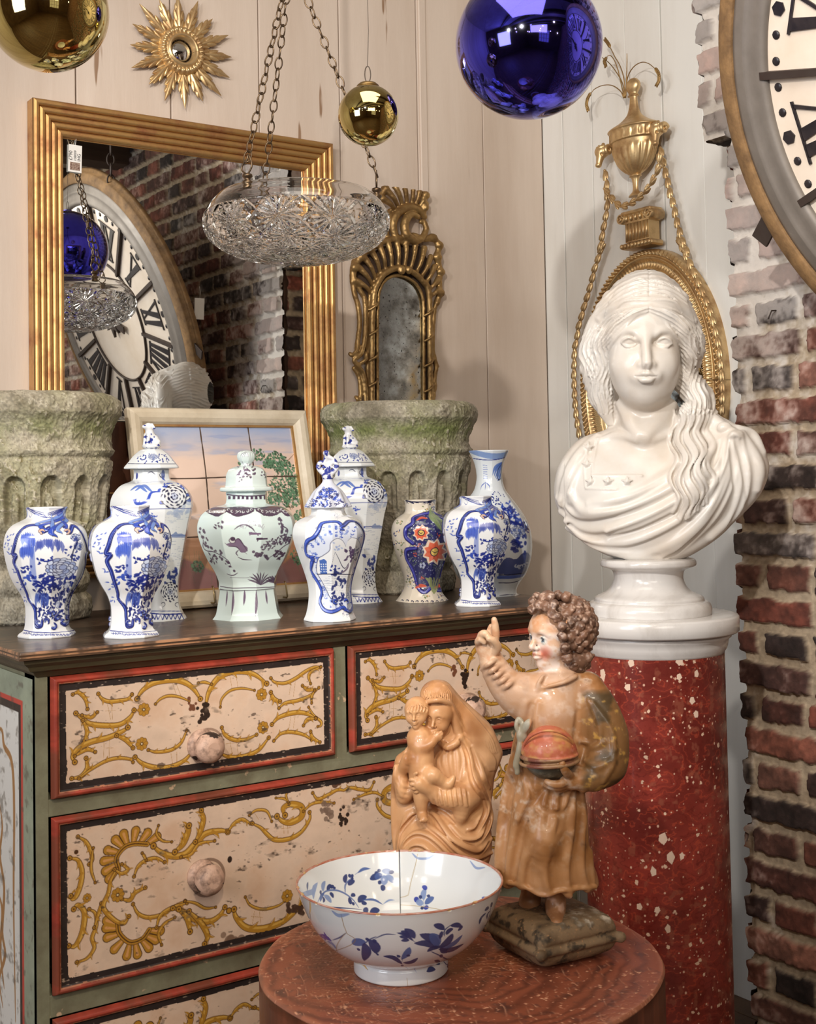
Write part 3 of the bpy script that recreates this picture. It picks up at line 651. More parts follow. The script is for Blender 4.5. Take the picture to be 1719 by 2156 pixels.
S2=[([(385,1075),(425,1100),(450,1150),(455,1190),(440,1210)],13),([(345,1180),(385,1190),(405,1240),(400,1300),(380,1360),(360,1380),(350,1365)],17),([(460,1130),(450,1230),(470,1300)],9),
([(365,1430),(385,1410),(415,1440),(415,1500),(400,1560),(370,1610),(340,1610)],19),([(440,1430),(470,1450),(475,1510),(455,1570),(465,1620),(430,1670),(380,1690)],13),([(500,1400),(490,1440),(465,1520)],12),
([(575,1235),(545,1290),(535,1350),(510,1420),(560,1480),(610,1500),(635,1465)],15),([(565,1235),(600,1255),(630,1235),(600,1210)],12),([(600,1380),(640,1385),(665,1350),(715,1325)],14),([(655,1405),(680,1450),(730,1470),(800,1455),(860,1415),(910,1390)],13),
([(770,1520),(790,1460),(850,1420),(920,1400)],12),([(910,1390),(960,1400),(1010,1425),(1060,1420)],9),([(850,1425),(900,1440),(960,1480),(1030,1490),(1080,1460),(1105,1420)],20),([(880,1430),(920,1470),(935,1540)],22),
([(930,1440),(990,1500),(1020,1560),(1005,1600)],20),([(860,1470),(810,1500),(780,1550),(795,1605)],10),([(755,1120),(790,1150),(850,1170),(910,1160),(960,1110),(1010,1060),(1080,1045),(1120,1050)],24),
([(860,1150),(900,1110),(925,1050),(930,1020)],22),([(890,1175),(940,1160),(980,1110),(1055,1095)],11),([(960,1100),(985,1050),(1000,990),(990,945)],19),([(660,1270),(680,1220),(720,1190),(770,1180),(810,1200)],12),([(720,1190),(710,1170),(700,1155)],9),
([(780,1020),(770,1060),(800,1095),(845,1100)],8),([(1120,1050),(1150,1010),(1190,990),(1230,1010)],12),([(1225,970),(1260,945),(1310,950),(1335,1000)],9),([(1240,1010),(1280,1030),(1310,1060),(1350,1090),(1420,1085),(1480,1050),(1520,990),(1520,955)],15),
([(1360,975),(1390,1000),(1430,1005),(1480,975),(1480,930),(1430,915),(1390,935),(1400,970)],24),([(1420,915),(1400,890),(1355,885)],8),([(1415,905),(1405,870),(1425,845)],7),([(1490,950),(1530,915),(1580,905),(1640,910)],10),([(1535,860),(1560,890),(1610,870),(1660,845),(1715,855)],12),
([(1150,1430),(1160,1470),(1210,1520),(1290,1525),(1370,1500),(1430,1460),(1490,1400)],24),([(1205,1370),(1230,1410),(1290,1430),(1360,1415),(1400,1390)],9)]
L2=[((1390,1010),(1395,1060)),((1410,1010),(1415,1060)),((1380,1035),(1430,1030)),((1250,1440),(1240,1500)),((1275,1440),(1280,1500)),((1235,1465),(1290,1470)),((1760,960),(1770,890)),((1780,955),(1790,885)),((1245,950),(1270,990))]
def drawer(name,x0,x1,z0,z1,shift,kind,seed,knob=True):
    zt,zb=R(z0),R(z1); w,h=x1-x0,zt-zb; res=.00085 if kind==1 else .001; nx,ny=int(w/res),int(h/res)
    if kind==1: f0=cf(D1[0],R(ZA[0]))
    else: f0=cf(D1[0],R(ZB[0]))
    c=Canvas(w,h,nx,ny,(216,190,168),f0)
    n1=vnoise((ny,nx),(h/.05,w/.05),seed,5); n2=vnoise((ny,nx),(h/.012,w/.02),seed+1,4); n3=vnoise((ny,nx),(h/.004,w/.008),seed+2,2)
    c.C*=(.88+.2*n1+.05*n2)[...,None]; c.mix((196,160,132),np.clip((n1-.5)*2.2,0,.6))
    if kind==1:
        for a,b in L1: c.stroke([a,b],.0016,(150,104,40),n=1)
        for p,wd in S1: scroll(c,p,wd)
        for p in ((708,452),(1285,378),(1292,540),(698,620)): rosette(c,p,33)
        g1=(1000,455)
        for i in range(26):
            r_=random.Random(seed*50+i); a=r_.uniform(0,6.28);d=abs(r_.gauss(0,26)); c.dot((g1[0]+d*math.cos(a)*.8,g1[1]+d*math.sin(a)*1.2),r_.uniform(.0016,.0055),(46,32,24))
        for i in range(8):
            r_=random.Random(seed*70+i); c.dot((935+r_.gauss(0,9),425+r_.gauss(0,18)),r_.uniform(.002,.005),(112,70,48))
        c.ring((1020,635),.0295,.004,(120,92,76),.6)
    else:
        for a,b in L2: c.stroke([a,b],.0016,(150,104,40),n=1)
        shell(c,[(585,1235),(575,1180),(610,1130),(660,1110),(725,1112)],62,9); shell(c,[(580,1500),(590,1550),(640,1592),(700,1575),(735,1530)],62,9)
        for p,wd in S2: scroll(c,p,wd)
        for p,r_ in (((580,1360),35),((1410,1365),34),((430,1375),22)): rosette(c,p,r_)
        c.dot((377,1150),.0035,GD); c.dot((1125,1437),.0055,GD); c.dot((1125,1437),.004,GO)
        c.C[:,nx-nx//2:]=c.C[:,:nx//2][:,::-1]
        for i in range(30):
            r_=random.Random(seed*50+i); a=r_.uniform(0,6.28);d=abs(r_.gauss(0,22)); c.dot((1680+d*math.cos(a),990+d*math.sin(a)*1.3),r_.uniform(.001,.0045),(52,38,30))
        for i in range(22):
            r_=random.Random(seed*90+i); c.dot((1600+r_.gauss(0,16),940+r_.gauss(0,26)),r_.uniform(.002,.006),(120,98,84),.8)
            c.dot((1140+r_.gauss(0,30),1585+r_.gauss(0,12)),r_.uniform(.003,.008),(124,98,80),.7)
            c.dot((1600+r_.uniform(-30,110),800+r_.gauss(0,12)),r_.uniform(.002,.007),(84,54,40),.9)
            c.dot((1430+r_.uniform(-20,60),1440+r_.gauss(0,10)-.4*r_.uniform(0,60)),r_.uniform(.002,.005),(74,52,40),.9)
        c.dot((1129,1186),.0042,(50,36,28),ry=.0055); c.ring((1022,1275),.0295,.005,(112,86,70),.7)
    # chips, crackle and grime
    ch=np.clip((n2-.66)*9,0,1)*np.clip((n1-.42)*6,0,1); c.mix((120,104,90),ch*.55)
    ch=np.clip((n3*.5+n2*.5-.69)*20,0,1); c.mix((60,46,38),ch*.6)
    X,Y=np.meshgrid(c.X,c.Y); e=np.minimum(np.minimum(X,w-X),np.minimum(Y,h-Y)); ej=e+(n3-.5)*.0012
    red=np.array((160,62,46.))*(.72+.5*n2)[...,None]; red+=(np.array((120,62,44.))-red)*np.clip((n1-.45)*5,0,.9)[...,None]
    blk=np.array((44,36,34.))*(.85+.4*n2)[...,None]; blk+=(np.array((190,170,150.))-blk)*(np.clip((n3-.78)*12,0,1)*.8)[...,None]
    m=(ej<.0235+np.clip((n1-.66)*.03,0,.01)); c.C[m]=blk[m]
    m=(ej<.0118); c.C[m]=red[m]
    m=(ej>.0105)&(ej<.0122); c.C[m]=np.array((170,112,84.))*(.6+.7*n2[m])[:,None]
    H=np.interp(e,[0,.0015,.004,.0075,.0105,.012,.0128,.2],[.0,.008,.0135,.0145,.0125,.0125,.0085,.0085])
    P=np.stack([x0+X,CYF-H,zt-Y],-1)
    o=link(name,qmesh(name,P.reshape(-1,3),grid_faces(ny,nx),True,c.lin()),M_paint,chest)
    return o
M_knob=mat('worn_cream_knob',(200,166,146),.5,col2=(70,50,40),nscale=55,namt=.32,speck=((52,40,34),38,.60),bump=(80,.3,.001))
def knob(p,par):
    mb=MB(); pr=[(0,0),(.0255,0),(.026,.004),(.021,.007),(.018,.013),(.0195,.018),(.0235,.024),(.0255,.031),(.0242,.039),(.019,.0455),(.0105,.0495),(0,.0508)]
    mb.lathe(pr[1:-1],36,frameM(p,x=(1,0,0),z=(0,-1,0))); 
    me=mb.build('knob',M_knob,None); me.parent=par; return me
kx=lambda px,py: onY(px,py,CYF-.02)
d=drawer('drawer',D1[0],D1[1],*ZA,(0,0),1,21); k=kx(430,1570); knob((k[0],CYF-.0085,k[2]),d)
d=drawer('drawer',D2[0],D2[1],*ZA,(0,0),1,37); knob((k[0]+D2[0]-D1[0],CYF-.0085,k[2]),d)
d=drawer('drawer',D1[0],D2[1],*ZB,(0,0),2,43); k=kx(430,1846); knob((k[0],CYF-.0085,k[2]),d); knob((D1[0]+D2[1]-k[0],CYF-.0085,k[2]),d)
d=drawer('drawer',D1[0],D2[1],*ZD,(0,0),2,51); knob((k[0],CYF-.0085,k[2]+ZD[0]-ZB[0]),d); knob((D1[0]+D2[1]-k[0],CYF-.0085,k[2]+ZD[0]-ZB[0]),d)
mb=MB(); mb.box((CXL-.012,CYF-.012,0),(CXR+.012,CYB,.07),bev=.004); mb.build('plinth',M_corn,chest)
# ================================================================ big reeded gilt mirror
M_gold=mat('worn_gilding',(202,160,102),.4,.8,col2=(158,102,70),nscale=18,namt=.35,stretch=(1,1,1),bump=(60,.25,.001),rvar=.2)
M_gold2=mat('bright_gilding',(214,184,136),.36,.78,col2=(160,122,82),nscale=26,namt=.35,bump=(70,.3,.001),rvar=.2)
M_gold3=mat('antique_gilding',(176,144,94),.4,.78,col2=(108,78,46),nscale=20,namt=.5,bump=(60,.35,.0015),rvar=.2)
M_glass=mat('mirror_glass',(228,232,232),.012,1.)
def sweep_rect(mb,x0,x1,z0,z1,prof,y):
    V=[];Fc=[];n=len(prof)
    for d,h in prof: V+=[(x0+d,y-h,z0+d),(x1-d,y-h,z0+d),(x1-d,y-h,z1-d),(x0+d,y-h,z1-d)]
    for i in range(n-1):
        for k in range(4): a=i*4+k;b=i*4+(k+1)%4; Fc.append((a,b,b+4,a+4))
    mb.add(V,Fc,False)
mir=wthing('reeded_gilt_mirror','large rectangular wall mirror in a reeded gold frame, reflecting the clock and glass dish','mirror',(1.27,YW-.03,R(-.2)))
prof=[(0,0),(0,.036)]; k=5; w=.071
for i in range(k):
    a=i*w/k
    for t in np.linspace(0,PI,9): prof.append((a+w/k*(1-math.cos(t))/2, .034-.0035*i+.0068*math.sin(t)))
prof+=[(w,.012),(w+.002,.012)]
mb=MB(); sweep_rect(mb,.8959,1.6451,R(-.2),R(.831),prof,YW-.001); f=mb.build('frame',M_gold,mir)
mb=MB(); mb.box((.96,YW-.012,R(-.13)),(1.575,YW-.006,R(.765))); mb.build('mirror_glass',M_glass,mir)
# price ticket hanging in the corner of the glass
def text_mesh(s,size,M,name,m,parent,ext=.0002):
    cu=bpy.data.curves.new(name,'FONT'); cu.body=s; cu.size=size; cu.extrude=ext; cu.resolution_u=4
    t=bpy.data.objects.new(name,cu); COL.objects.link(t); bpy.context.view_layer.update()
    me=bpy.data.meshes.new_from_object(t.evaluated_get(bpy.context.evaluated_depsgraph_get())); bpy.data.objects.remove(t)
    n=len(me.vertices); V=np.empty(n*3,np.float32); me.vertices.foreach_get('co',V); V=V.reshape(-1,3); A=np.array(M); V=V@A[:3,:3].T+A[:3,3]
    me.vertices.foreach_set('co',V.astype(np.float32).ravel()); me.name=name; me.materials.clear(); me.update()
    return link(name,me,m,parent)
M_card=mat('white_card',(232,228,222),.6); M_ink=mat('black_ink',(30,28,28),.6); M_print=mat('printed_picture',(96,60,52),.6,col2=(190,170,150),nscale=300,namt=.6)
def ticket(label,p,sc,x,z,lines,par=None):
    """p: centre, x: reading axis of the card's width, z: up"""
    M=frameM(p,x=x,z=z); nrm=np.array(M)[:3,1]
    t=thing('price_ticket',label,'price tag',M)
    mb=MB(); w,h=.0135*sc,.027*sc; mb.box((-w,-.0006,-h),(w,.0006,h)); mb.build('card',M_card,t)
    for i,(s,sz) in enumerate(lines):
        text_mesh(s,sz*sc,Matrix.Translation((( -w*.45+i*w*.62),-.0008,-h*.18))@Matrix.Rotation(PI/2,4,'X')@Matrix.Rotation(PI/2,4,'Z'),'printed_text',M_ink,t)
    mb=MB(); mb.box((-w*.75,-.0009,-h*.86),(w*.75,-.0006,-h*.28)); mb.build('printed_picture',M_print,t)
    mb=MB(); mb.tube([(0,0,h*.9),(.002,0,h*1.6),(-.001,-.001,h*2.1)],.0006,6); mb.build('string',M_card,t)
    return t
q=onY(158,334,YW-.016); ticket('small white price ticket reading £790 on the large mirror glass',q,1.12,(1,0,-.03),(0.02,0,1),[('£790',.0095),('108009',.007),('IHG',.009)])
# ================================================================ ceramics on the chest
M_glaze=mat('tin_glaze',(220,224,228),.16,attr=True,coat=.6,bump=(25,.06,.002))
def projpx(V):
    X=np.asarray(V,float)-O3; d=X@_fw; return 859.5+F_*(X@RX)/d, CY-F_*(X@RU)/d, d
class Glazed:
    """turned (optionally faceted) ware whose glaze painting is traced over the visible side"""
    def __init__(s,base,prof,nth=420,ns=320,sides=0,soft=1.,rot=0.,ground=(226,230,232),h=None,lobes=None):
        s.base=np.array(base,float); P=np.array(prof,float)
        if len(P)>2: P=spl(P,6)
        L=np.concatenate([[0],np.cumsum(np.linalg.norm(np.diff(P,axis=0),axis=1))]); s.L=L[-1]
        t=np.linspace(0,s.L,ns); s.r=np.interp(t,L,P[:,0]); s.z=np.interp(t,L,P[:,1]); s.ns=ns;s.nth=nth
        s.face=math.atan2(-s.base[1],-s.base[0])   # towards the viewer
        s.th=s.face+PI+np.linspace(0,2*PI,nth,endpoint=False)  # column nth/2 faces the viewer
        s.sides=sides;s.soft=soft;s.rot=rot
        s.R=np.broadcast_to(s.r[:,None],(ns,nth)).copy()
        if sides:
            a=(s.th-s.face-rot)%(2*PI/sides)-PI/sides; k=math.cos(PI/sides)/np.cos(a); s.R*=1-soft*(1-k)[None,:]
        if lobes is not None: s.R*=lobes(s.th[None,:]-s.face,s.z[:,None])
        s.Rref=max(s.r)*.8; w=2*PI*s.Rref
        s.c=Canvas(w,s.L,nth,ns,ground,s.f); s.V0=s.pos(); s.vis=s.normals(s.V0)
        X,Y,_=projpx(s.V0.reshape(-1,3)); s.px=X.reshape(ns,nth);s.py=Y.reshape(ns,nth); s.crop=(0,0,1.); s.mask=s.vis
    def pos(s,H=0):
        R=s.R+H; return np.stack([s.base[0]+R*np.cos(s.th)[None,:],s.base[1]+R*np.sin(s.th)[None,:],s.base[2]+np.broadcast_to(s.z[:,None],R.shape)],-1)
    def normals(s,V):
        dt=np.roll(V,-1,1)-np.roll(V,1,1); ds=np.gradient(V,axis=0); n=np.cross(dt,ds); v=O3-V
        return (n*v).sum(-1)
    def f(s,P):
        P=np.array(P,float); out=[]
        m=s.mask>0 if s.mask.dtype!=bool else s.mask
        idx=np.argwhere(m)[::3]; X=s.px[idx[:,0],idx[:,1]];Y=s.py[idx[:,0],idx[:,1]]
        for p in P:
            x=s.crop[0]+p[0]/s.crop[2];y=s.crop[1]+p[1]/s.crop[2]
            k=np.argmin((X-x)**2+(Y-y)**2); i,j=idx[k]; out.append(((j+.5)/s.nth*s.c.w,(i+.5)/s.ns*s.c.h))
        return np.array(out)
    def build(s,name,parent,m=None,back=True,extra=None,wc=True):
        c=s.c
        if back:
            n=s.nth; q=np.arange(n); far=(np.abs(q-n/2)>n*.27); src=(q+n//2)%n; c.C[:,far]=c.C[:,src[far]]; c.H[:,far]=c.H[:,src[far]]
        H=c.H
        V=s.pos(H).reshape(-1,3); Q=grid_faces(s.ns,s.nth)  # rows: ns, cols: nth
        i=np.arange(s.ns-1); w=np.stack([i*s.nth+s.nth-1,i*s.nth,(i+1)*s.nth,(i+1)*s.nth+s.nth-1],1); Q=np.concatenate([Q,w])
        me=qmesh(name,V,Q[:,::-1],True,c.lin()); return link(name,me,m or M_glaze,parent)
BL1,BL2,BL3,INK=(52,78,176),(30,44,128),(120,146,206),(28,30,66)
def cw(g,px): return px*g.k/g.crop[2]*1.22     # brush width given in crop pixels
def willow(g,x0,x1,y,drop,col=BL1,n=11,seed=0):
    r_=random.Random(seed+int(x0)); c=g.c
    for i in range(n):
        x=x0+(x1-x0)*i/(n-1); yy=y-18*math.sin(PI*i/(n-1)); d=drop*(.55+.45*r_.random())
        c.stroke([(x,yy),(x+r_.uniform(-6,6),yy+d*.5),(x+r_.uniform(-8,8),yy+d)],cw(g,22),col,.75,n=2,prof='leaf')
        c.stroke([(x,yy),(x,yy+d*.8)],cw(g,5),BL2,.6,n=1)
def leaves(g,x,y,r,n,seed,col=BL2,al=.9):
    r_=random.Random(seed)
    for i in range(n):
        a=r_.uniform(0,2*PI);d=r*r_.random()**.6; p=(x+d*math.cos(a),y+d*math.sin(a)); b=r_.uniform(0,2*PI);l=r*r_.uniform(.42,.66)
        g.c.stroke([p,(p[0]+l*.5*math.cos(b)+3,p[1]+l*.5*math.sin(b)),(p[0]+l*math.cos(b),p[1]+l*math.sin(b))],cw(g,l*.55),col,al,n=3,prof='leaf')
def peony(g,x,y,rx,ry,col=(150,166,206),edge=INK,seed=0):
    for k,(s_,n) in enumerate(((1.,13),(.72,10),(.45,7),(.2,4))):
        for i in range(n):
            a=2*PI*(i+.5*(k%2))/n; p=(x+rx*s_*math.cos(a)*.8,y+ry*s_*math.sin(a)*.8)
            g.c.dot(p,cw(g,rx*.22),edge,.85,ry=cw(g,ry*.24)); g.c.dot(p,cw(g,rx*.19),(196,206,226) if (i+k)%3 else col,.95,ry=cw(g,ry*.2))
def curl(g,x,y,r,w,col,hgt=0,turn=1,a0=0,edge=None,span=4.6):
    t=np.linspace(0,span,14); P=[(x+r*(1-.13*q)*math.cos(a0+turn*q),y+r*(1-.13*q)*math.sin(a0+turn*q)) for q in t]
    if edge: g.c.stroke(P,cw(g,w*1.5),edge,.9,n=1)
    g.c.stroke(P,cw(g,w),col,n=1,hgt=hgt)
def outline(g,pts,w,col,hgt,edge=INK,n=8):
    g.c.stroke(pts,cw(g,w*1.35),edge,.85,n=n,prof='flat',hgt=hgt*.5); g.c.stroke(pts,cw(g,w),col,n=n,prof='flat',hgt=hgt)
    g.c.stroke(pts,cw(g,w*.22),(120,140,210),.7,n=n,prof='flat')
def deco_short(g):
    c=g.c; ny,nx=c.C.shape[:2]
    # side fields outside the cartouche : flower sprays
    for i,(x,y) in enumerate(((75,1200),(90,1330),(130,1480),(170,1590),(205,1700),(60,1280))): leaves(g,x,y,34,6,i,BL1,.75)
    L=[(400,1120),(345,1150),(335,1105),(280,1095),(215,1108),(150,1180),(118,1270),(105,1335),(130,1350),(118,1400),(150,1480),(190,1580),(220,1650),(235,1700),(285,1770),(292,1850),(300,1915),(335,1915),(345,1880)]
    Rr=[(520,1120),(560,1160),(590,1105),(650,1150),(690,1230),(705,1320),(690,1345),(690,1440),(640,1560),(600,1650),(590,1730),(562,1790),(552,1870),(525,1905),(495,1885)]
    ins=L+Rr[::-1]; sl,m=c.inside(ins,smooth=4)
    # pictorial field
    willow(g,180,275,1175,150,(70,96,196),9); willow(g,175,265,1270,130,(70,96,196),8); willow(g,300,500,1225,110,(66,80,160),12)
    c.stroke([(270,1270),(262,1400),(280,1560),(300,1620)],cw(g,34),(90,112,190),.6)
    for i,(x,y) in enumerate(((615,1200),(640,1270),(560,1330),(600,1360),(330,1375),(390,1395),(600,1250))): peony(g,x,y,42,32,(70,86,150)) if i in(0,1) else leaves(g,x,y,40,7,10+i)
    c.stroke([(640,1200),(600,1300),(570,1400),(500,1600)],cw(g,10),INK,.8)
    for i in range(12): leaves(g,300+i*26,1560+18*math.sin(i*1.7),56,8,30+i,BL2)
    for i in range(14): leaves(g,330+(i*53)%230,1640+(i*37)%220,58,9,60+i,(36,44,110))
    peony(g,500,1450,125,78)
    willow(g,290,390,1650,170,(60,84,170),8); leaves(g,230,1540,50,12,90,BL1); leaves(g,215,1460,44,9,91,BL2)
    for a,b in ((1590,540),(1700,560),(1740,470),(1800,420)): c.dot((b,a),cw(g,26),(200,208,224),.8); c.ring((b,a),cw(g,26),cw(g,4),INK,.8)
    for q in (530,560,590): c.stroke([(q,1500),(q-30,1620),(q-60,1740)],cw(g,5),(210,220,235),.6)
    outline(g,L,24,BL2,.0022); outline(g,Rr,22,BL2,.0022)
    # shell crest
    for i,(a,b) in enumerate((((385,1030),(350,1110)),((400,1020),(385,1150)),((420,1010),(420,1190)),((440,1020),(460,1200)),((455,1030),(500,1170)),((465,1040),(540,1130)))):
        c.stroke([a,((a[0]+b[0])/2+6*(i-2),(a[1]+b[1])/2),b],cw(g,36),INK,.5,prof='leaf',hgt=.001); c.stroke([a,((a[0]+b[0])/2+6*(i-2),(a[1]+b[1])/2),b],cw(g,27),BL1 if i%2 else (104,136,206),prof='leaf',hgt=.0028)
    for (x,y,t) in ((345,1150,1),(535,1150,-1)): curl(g,x,y,24,13,(200,168,150),.0024,t,PI/2,INK)
    # base scrolls
    for (x,y,r_,t) in ((315,1890,26,1),(375,1880,26,-1),(430,1920,30,1),(400,1830,22,1),(465,1850,24,-1),(510,1880,26,1),(545,1850,18,-1),(430,1815,16,1)): curl(g,x,y,r_,16,BL2,.0028,t,r_,INK); curl(g,x,y,r_*.6,5,(130,150,215),0,t,r_)
    # neck and foot bands
    for x in range(235,540,26): c.stroke([(x,1015),(x+10,1035),(x+22,1015)],cw(g,5),BL2,.8,n=3)
    for x in range(360,500,36): curl(g,x,1010,18,5,BL2)
    c.stroke([(185,1945),(230,1962),(400,1972),(560,1960),(612,1942)],cw(g,6),BL2,n=5,prof='flat')
    for x in range(190,620,13):
        y=1972+ (8 if 250<x<560 else -4); c.stroke([(x,y),(x+6,y+16),(x+12,y)],cw(g,4),BL2,.8,n=2,prof='flat')
def prof_px(g0,cx,by,s,pts): return [(r*s,(by-y)*s) for r,y in pts]
def ware(name,label,cat,cx,by,pts,group=None,inner=None,**k):
    b=onZ(cx,by,CT); s=float(projpx(b)[2])/F_; pr=[(r*s,(by-y)*s) for r,y in pts]; pr=[(max(r,.0008),max(z,0)) for r,z in pr]
    t=wthing(name,label,cat,b,group); g=Glazed(b,pr,**k); g.k=s; return t,g,s
WHITE=(228,230,232)
PA=[(40,1346),(56,1344),(59,1341),(60,1335),(56,1330),(50,1326),(46,1318),(44,1300),(44,1280),(46,1268),(53,1250),(64,1232),(74,1212),(82,1185),(87,1158),(87,1140),(82,1120),(70,1105),(52,1096),(41,1090),(38,1083),(39,1074),(41,1070),(41,1068),(37,1068),(35,1073),(34,1083),(30,1090)]
tA,g,s=ware('blue_and_white_vase','leftmost short blue and white vase, in front of the left stone urn','vase',99,1339,PA,'short blue and white cartouche vases',sides=8,soft=.75,rot=.15,ground=WHITE)
g.crop=(0,820,3.85); deco_short(g); vA=g.build('body',tA)
gA=g
cB=copy_tree(tA,Matrix.Translation(Vector(onZ(276,1339,CT)))@Matrix.Rotation(math.atan2(*onZ(99,1339,CT)[:2])-math.atan2(*onZ(276,1339,CT)[:2])+.32,4,'Z')); cB['label']='short blue and white vase, second from the left, in front of a tall lidded vase'
cG=copy_tree(tA,Matrix.Translation(Vector(onZ(1006,1274,CT)))@Matrix.Rotation(math.atan2(*onZ(99,1339,CT)[:2])-math.atan2(*onZ(1006,1274,CT)[:2])+.36,4,'Z')); cG['label']='short blue and white vase with a chipped rim beside the tall flared bottle vase'
# ---- tall covered pair
PC=[(60,1316),(73,1315),(74,1308),(66,1292),(60,1278),(57,1255),(57,1235),(60,1210),(67,1175),(74,1140),(82,1100),(89,1075),(90,1058),(84,1040),(68,1022),(48,1014),(41,1010),(39,1000),(39,988),(34,986)]
tC,g,s=ware('covered_baluster_vase','tall blue and white lidded vase at the left, behind the second short vase','lidded vase',323,1302,PC,'tall lidded vases with dog finials',sides=8,soft=.7,rot=.3,ground=(222,226,228))
g.crop=(0,820,3.85); c=g.c
def rose(g,x,y,r,core=True):
    for k,(q,n,col) in enumerate(((1.,12,INK),(.93,12,(222,226,230)),(.78,10,INK),(.71,10,(222,226,230)),(.55,8,INK),(.48,8,(214,220,230)),(.3,6,INK))):
        for i in range(n): a=2*PI*i/n+k*.3; g.c.dot((x+r*q*.78*math.cos(a),y+r*q*.78*math.sin(a)),cw(g,r*q*.3),col)
        g.c.dot((x,y),cw(g,r*q*.8),col)
    for i in range(6): a=2*PI*i/6; g.c.dot((x+r*.16*math.cos(a),y+r*.16*math.sin(a)),cw(g,r*.09),(190,200,224))
sky=np.clip((vnoise(c.C.shape[:2],(6,20),5,4)-.5)*2,0,.5)
for yy,w,al in ((968,5,.8),(1182,6,.8),(1200,4,.5),(750,5,.9),(1795,5,.9)): c.stroke([(1090 if yy>900 else 1080,yy+10),(1300,yy),(1500,yy),(1580,yy)],cw(g,w),BL2,al,n=4,prof='flat')
for i in range(46):
    r_=random.Random(i); x=r_.uniform(1290,1570);y=r_.uniform(1190,1480); c.stroke([(x,y),(x+r_.uniform(20,60),y+r_.uniform(-3,3))],cw(g,4),(84,104,150),.6,n=1)
for i in range(14):
    r_=random.Random(i+70); x=r_.uniform(1300,1560);y=r_.uniform(985,1140); c.stroke([(x,y),(x+r_.uniform(20,80),y)],cw(g,3),(120,140,176),.5,n=1)
c.fill([(1390,1195),(1400,1175),(1425,1150),(1440,1170),(1470,1165),(1500,1180),(1515,1130),(1530,1170),(1560,1175),(1570,1195)],(110,130,176),.8)
leaves(g,1280,1210,40,10,5,(60,80,150)); leaves(g,1400,1520,90,16,7,(44,58,128)); leaves(g,1240,1030,30,10,9,BL1)
for x0,x1 in ((1060,1190),(1100,1240)): c.stroke([(x0,820),((x0+x1)/2,780),(x1,830)],cw(g,26),(84,112,184),.9)
c.stroke([(1080,890),(1120,930),(1190,900),(1230,840),(1300,830)],cw(g,18),BL1); curl(g,1310,900,34,12,BL1,0,1,-1.5,INK); curl(g,1110,900,26,10,BL1)
leaves(g,1340,790,60,12,21,BL1); leaves(g,1480,800,50,9,22,BL1); curl(g,1525,870,34,22,(70,90,160),0,-1,2,INK); leaves(g,1450,960,90,18,25,(150,166,200),.5)
rose(g,1415,865,92); rose(g,1380,1640,72)
for k in (-1,1): curl(g,1380+k*60,1740,22,5,INK,0,k,1.5); 
for x in range(1235,1520,34): c.stroke([(x,1822),(x+17,1865),(x+34,1822)],cw(g,7),BL2,n=1,prof='flat')
c.stroke([(1215,1812),(1350,1820),(1500,1805)],cw(g,9),BL2,n=3,prof='flat')
curl(g,1310,690,26,8,INK); c.dot((1320,690),cw(g,30),(70,84,150),.8); c.dot((1110,700),cw(g,22),BL2,.8); c.stroke([(1200,680),(1230,670),(1260,690)],cw(g,6),INK)
g.build('body',tC)
lidp=[(42,988),(58,987),(60,984),(58,981),(50,972),(40,960),(28,950),(20,946),(12,944),(1,943)]
gl=Glazed(g.base,[(r*s,(1302-y)*s) for r,y in lidp],nth=300,ns=120,sides=8,soft=.7,rot=.3,ground=(218,222,224)); gl.k=s; gl.crop=g.crop
for i in range(9): leaves(gl,1130+i*35,560+10*math.sin(i*2),30,5,i,BL2)
peony(gl,1240,545,40,26); gl.c.stroke([(1040,600),(1200,606),(1380,604),(1440,596)],cw(gl,5),INK,n=4,prof='flat')
lid=gl.build('lid',tC)
# finial : seated dog
S=Sculpt((-.022,-.03,-.002),(.022,.024,.052),.0011)
S.ell((0,.0,.004),(.017,.02,.006),k=.003).ell((-.004,0,.014),(.011,.013,.013),k=.004).ell((.004,0,.026),(.0085,.009,.013),k=.006).ell((.006,0,.040),(.0085,.0085,.0085),k=.004).ell((.014,0,.041),(.006,.0055,.0042),k=.003)
for k in (-1,1): S.chain([(.010,.005*k,.026),(.012,.006*k,.004)],.0032,k=.002).chain([(-.008,.010*k,.012),(-.002,.011*k,.003)],.005,k=.002).chain([(.003,.007*k,.045),(.000,.010*k,.038)],.0025,k=.002)
V,Q=S.mesh(); n_=noise3(V,190,3,1); nn=np.where((n_>.69)[:,None],lin((48,62,140)),lin((220,222,224)))
Md=Matrix.Translation(Vector(g.base+np.array([0,0,(1302-944)*s])))@Matrix.Rotation(g.face-1.0,4,'Z'); A=np.array(Md); V=V@A[:3,:3].T+A[:3,3]
fo=link('finial',qmesh('finial',V,Q,True,nn),M_glaze,None); fo.parent=lid
b2=onZ(743,1266,CT); c2=copy_tree(tC,Matrix.Translation(Vector(b2))@Matrix.Rotation(-.02,4,'Z')); c2['label']='tall blue and white lidded vase in front of the right stone urn'
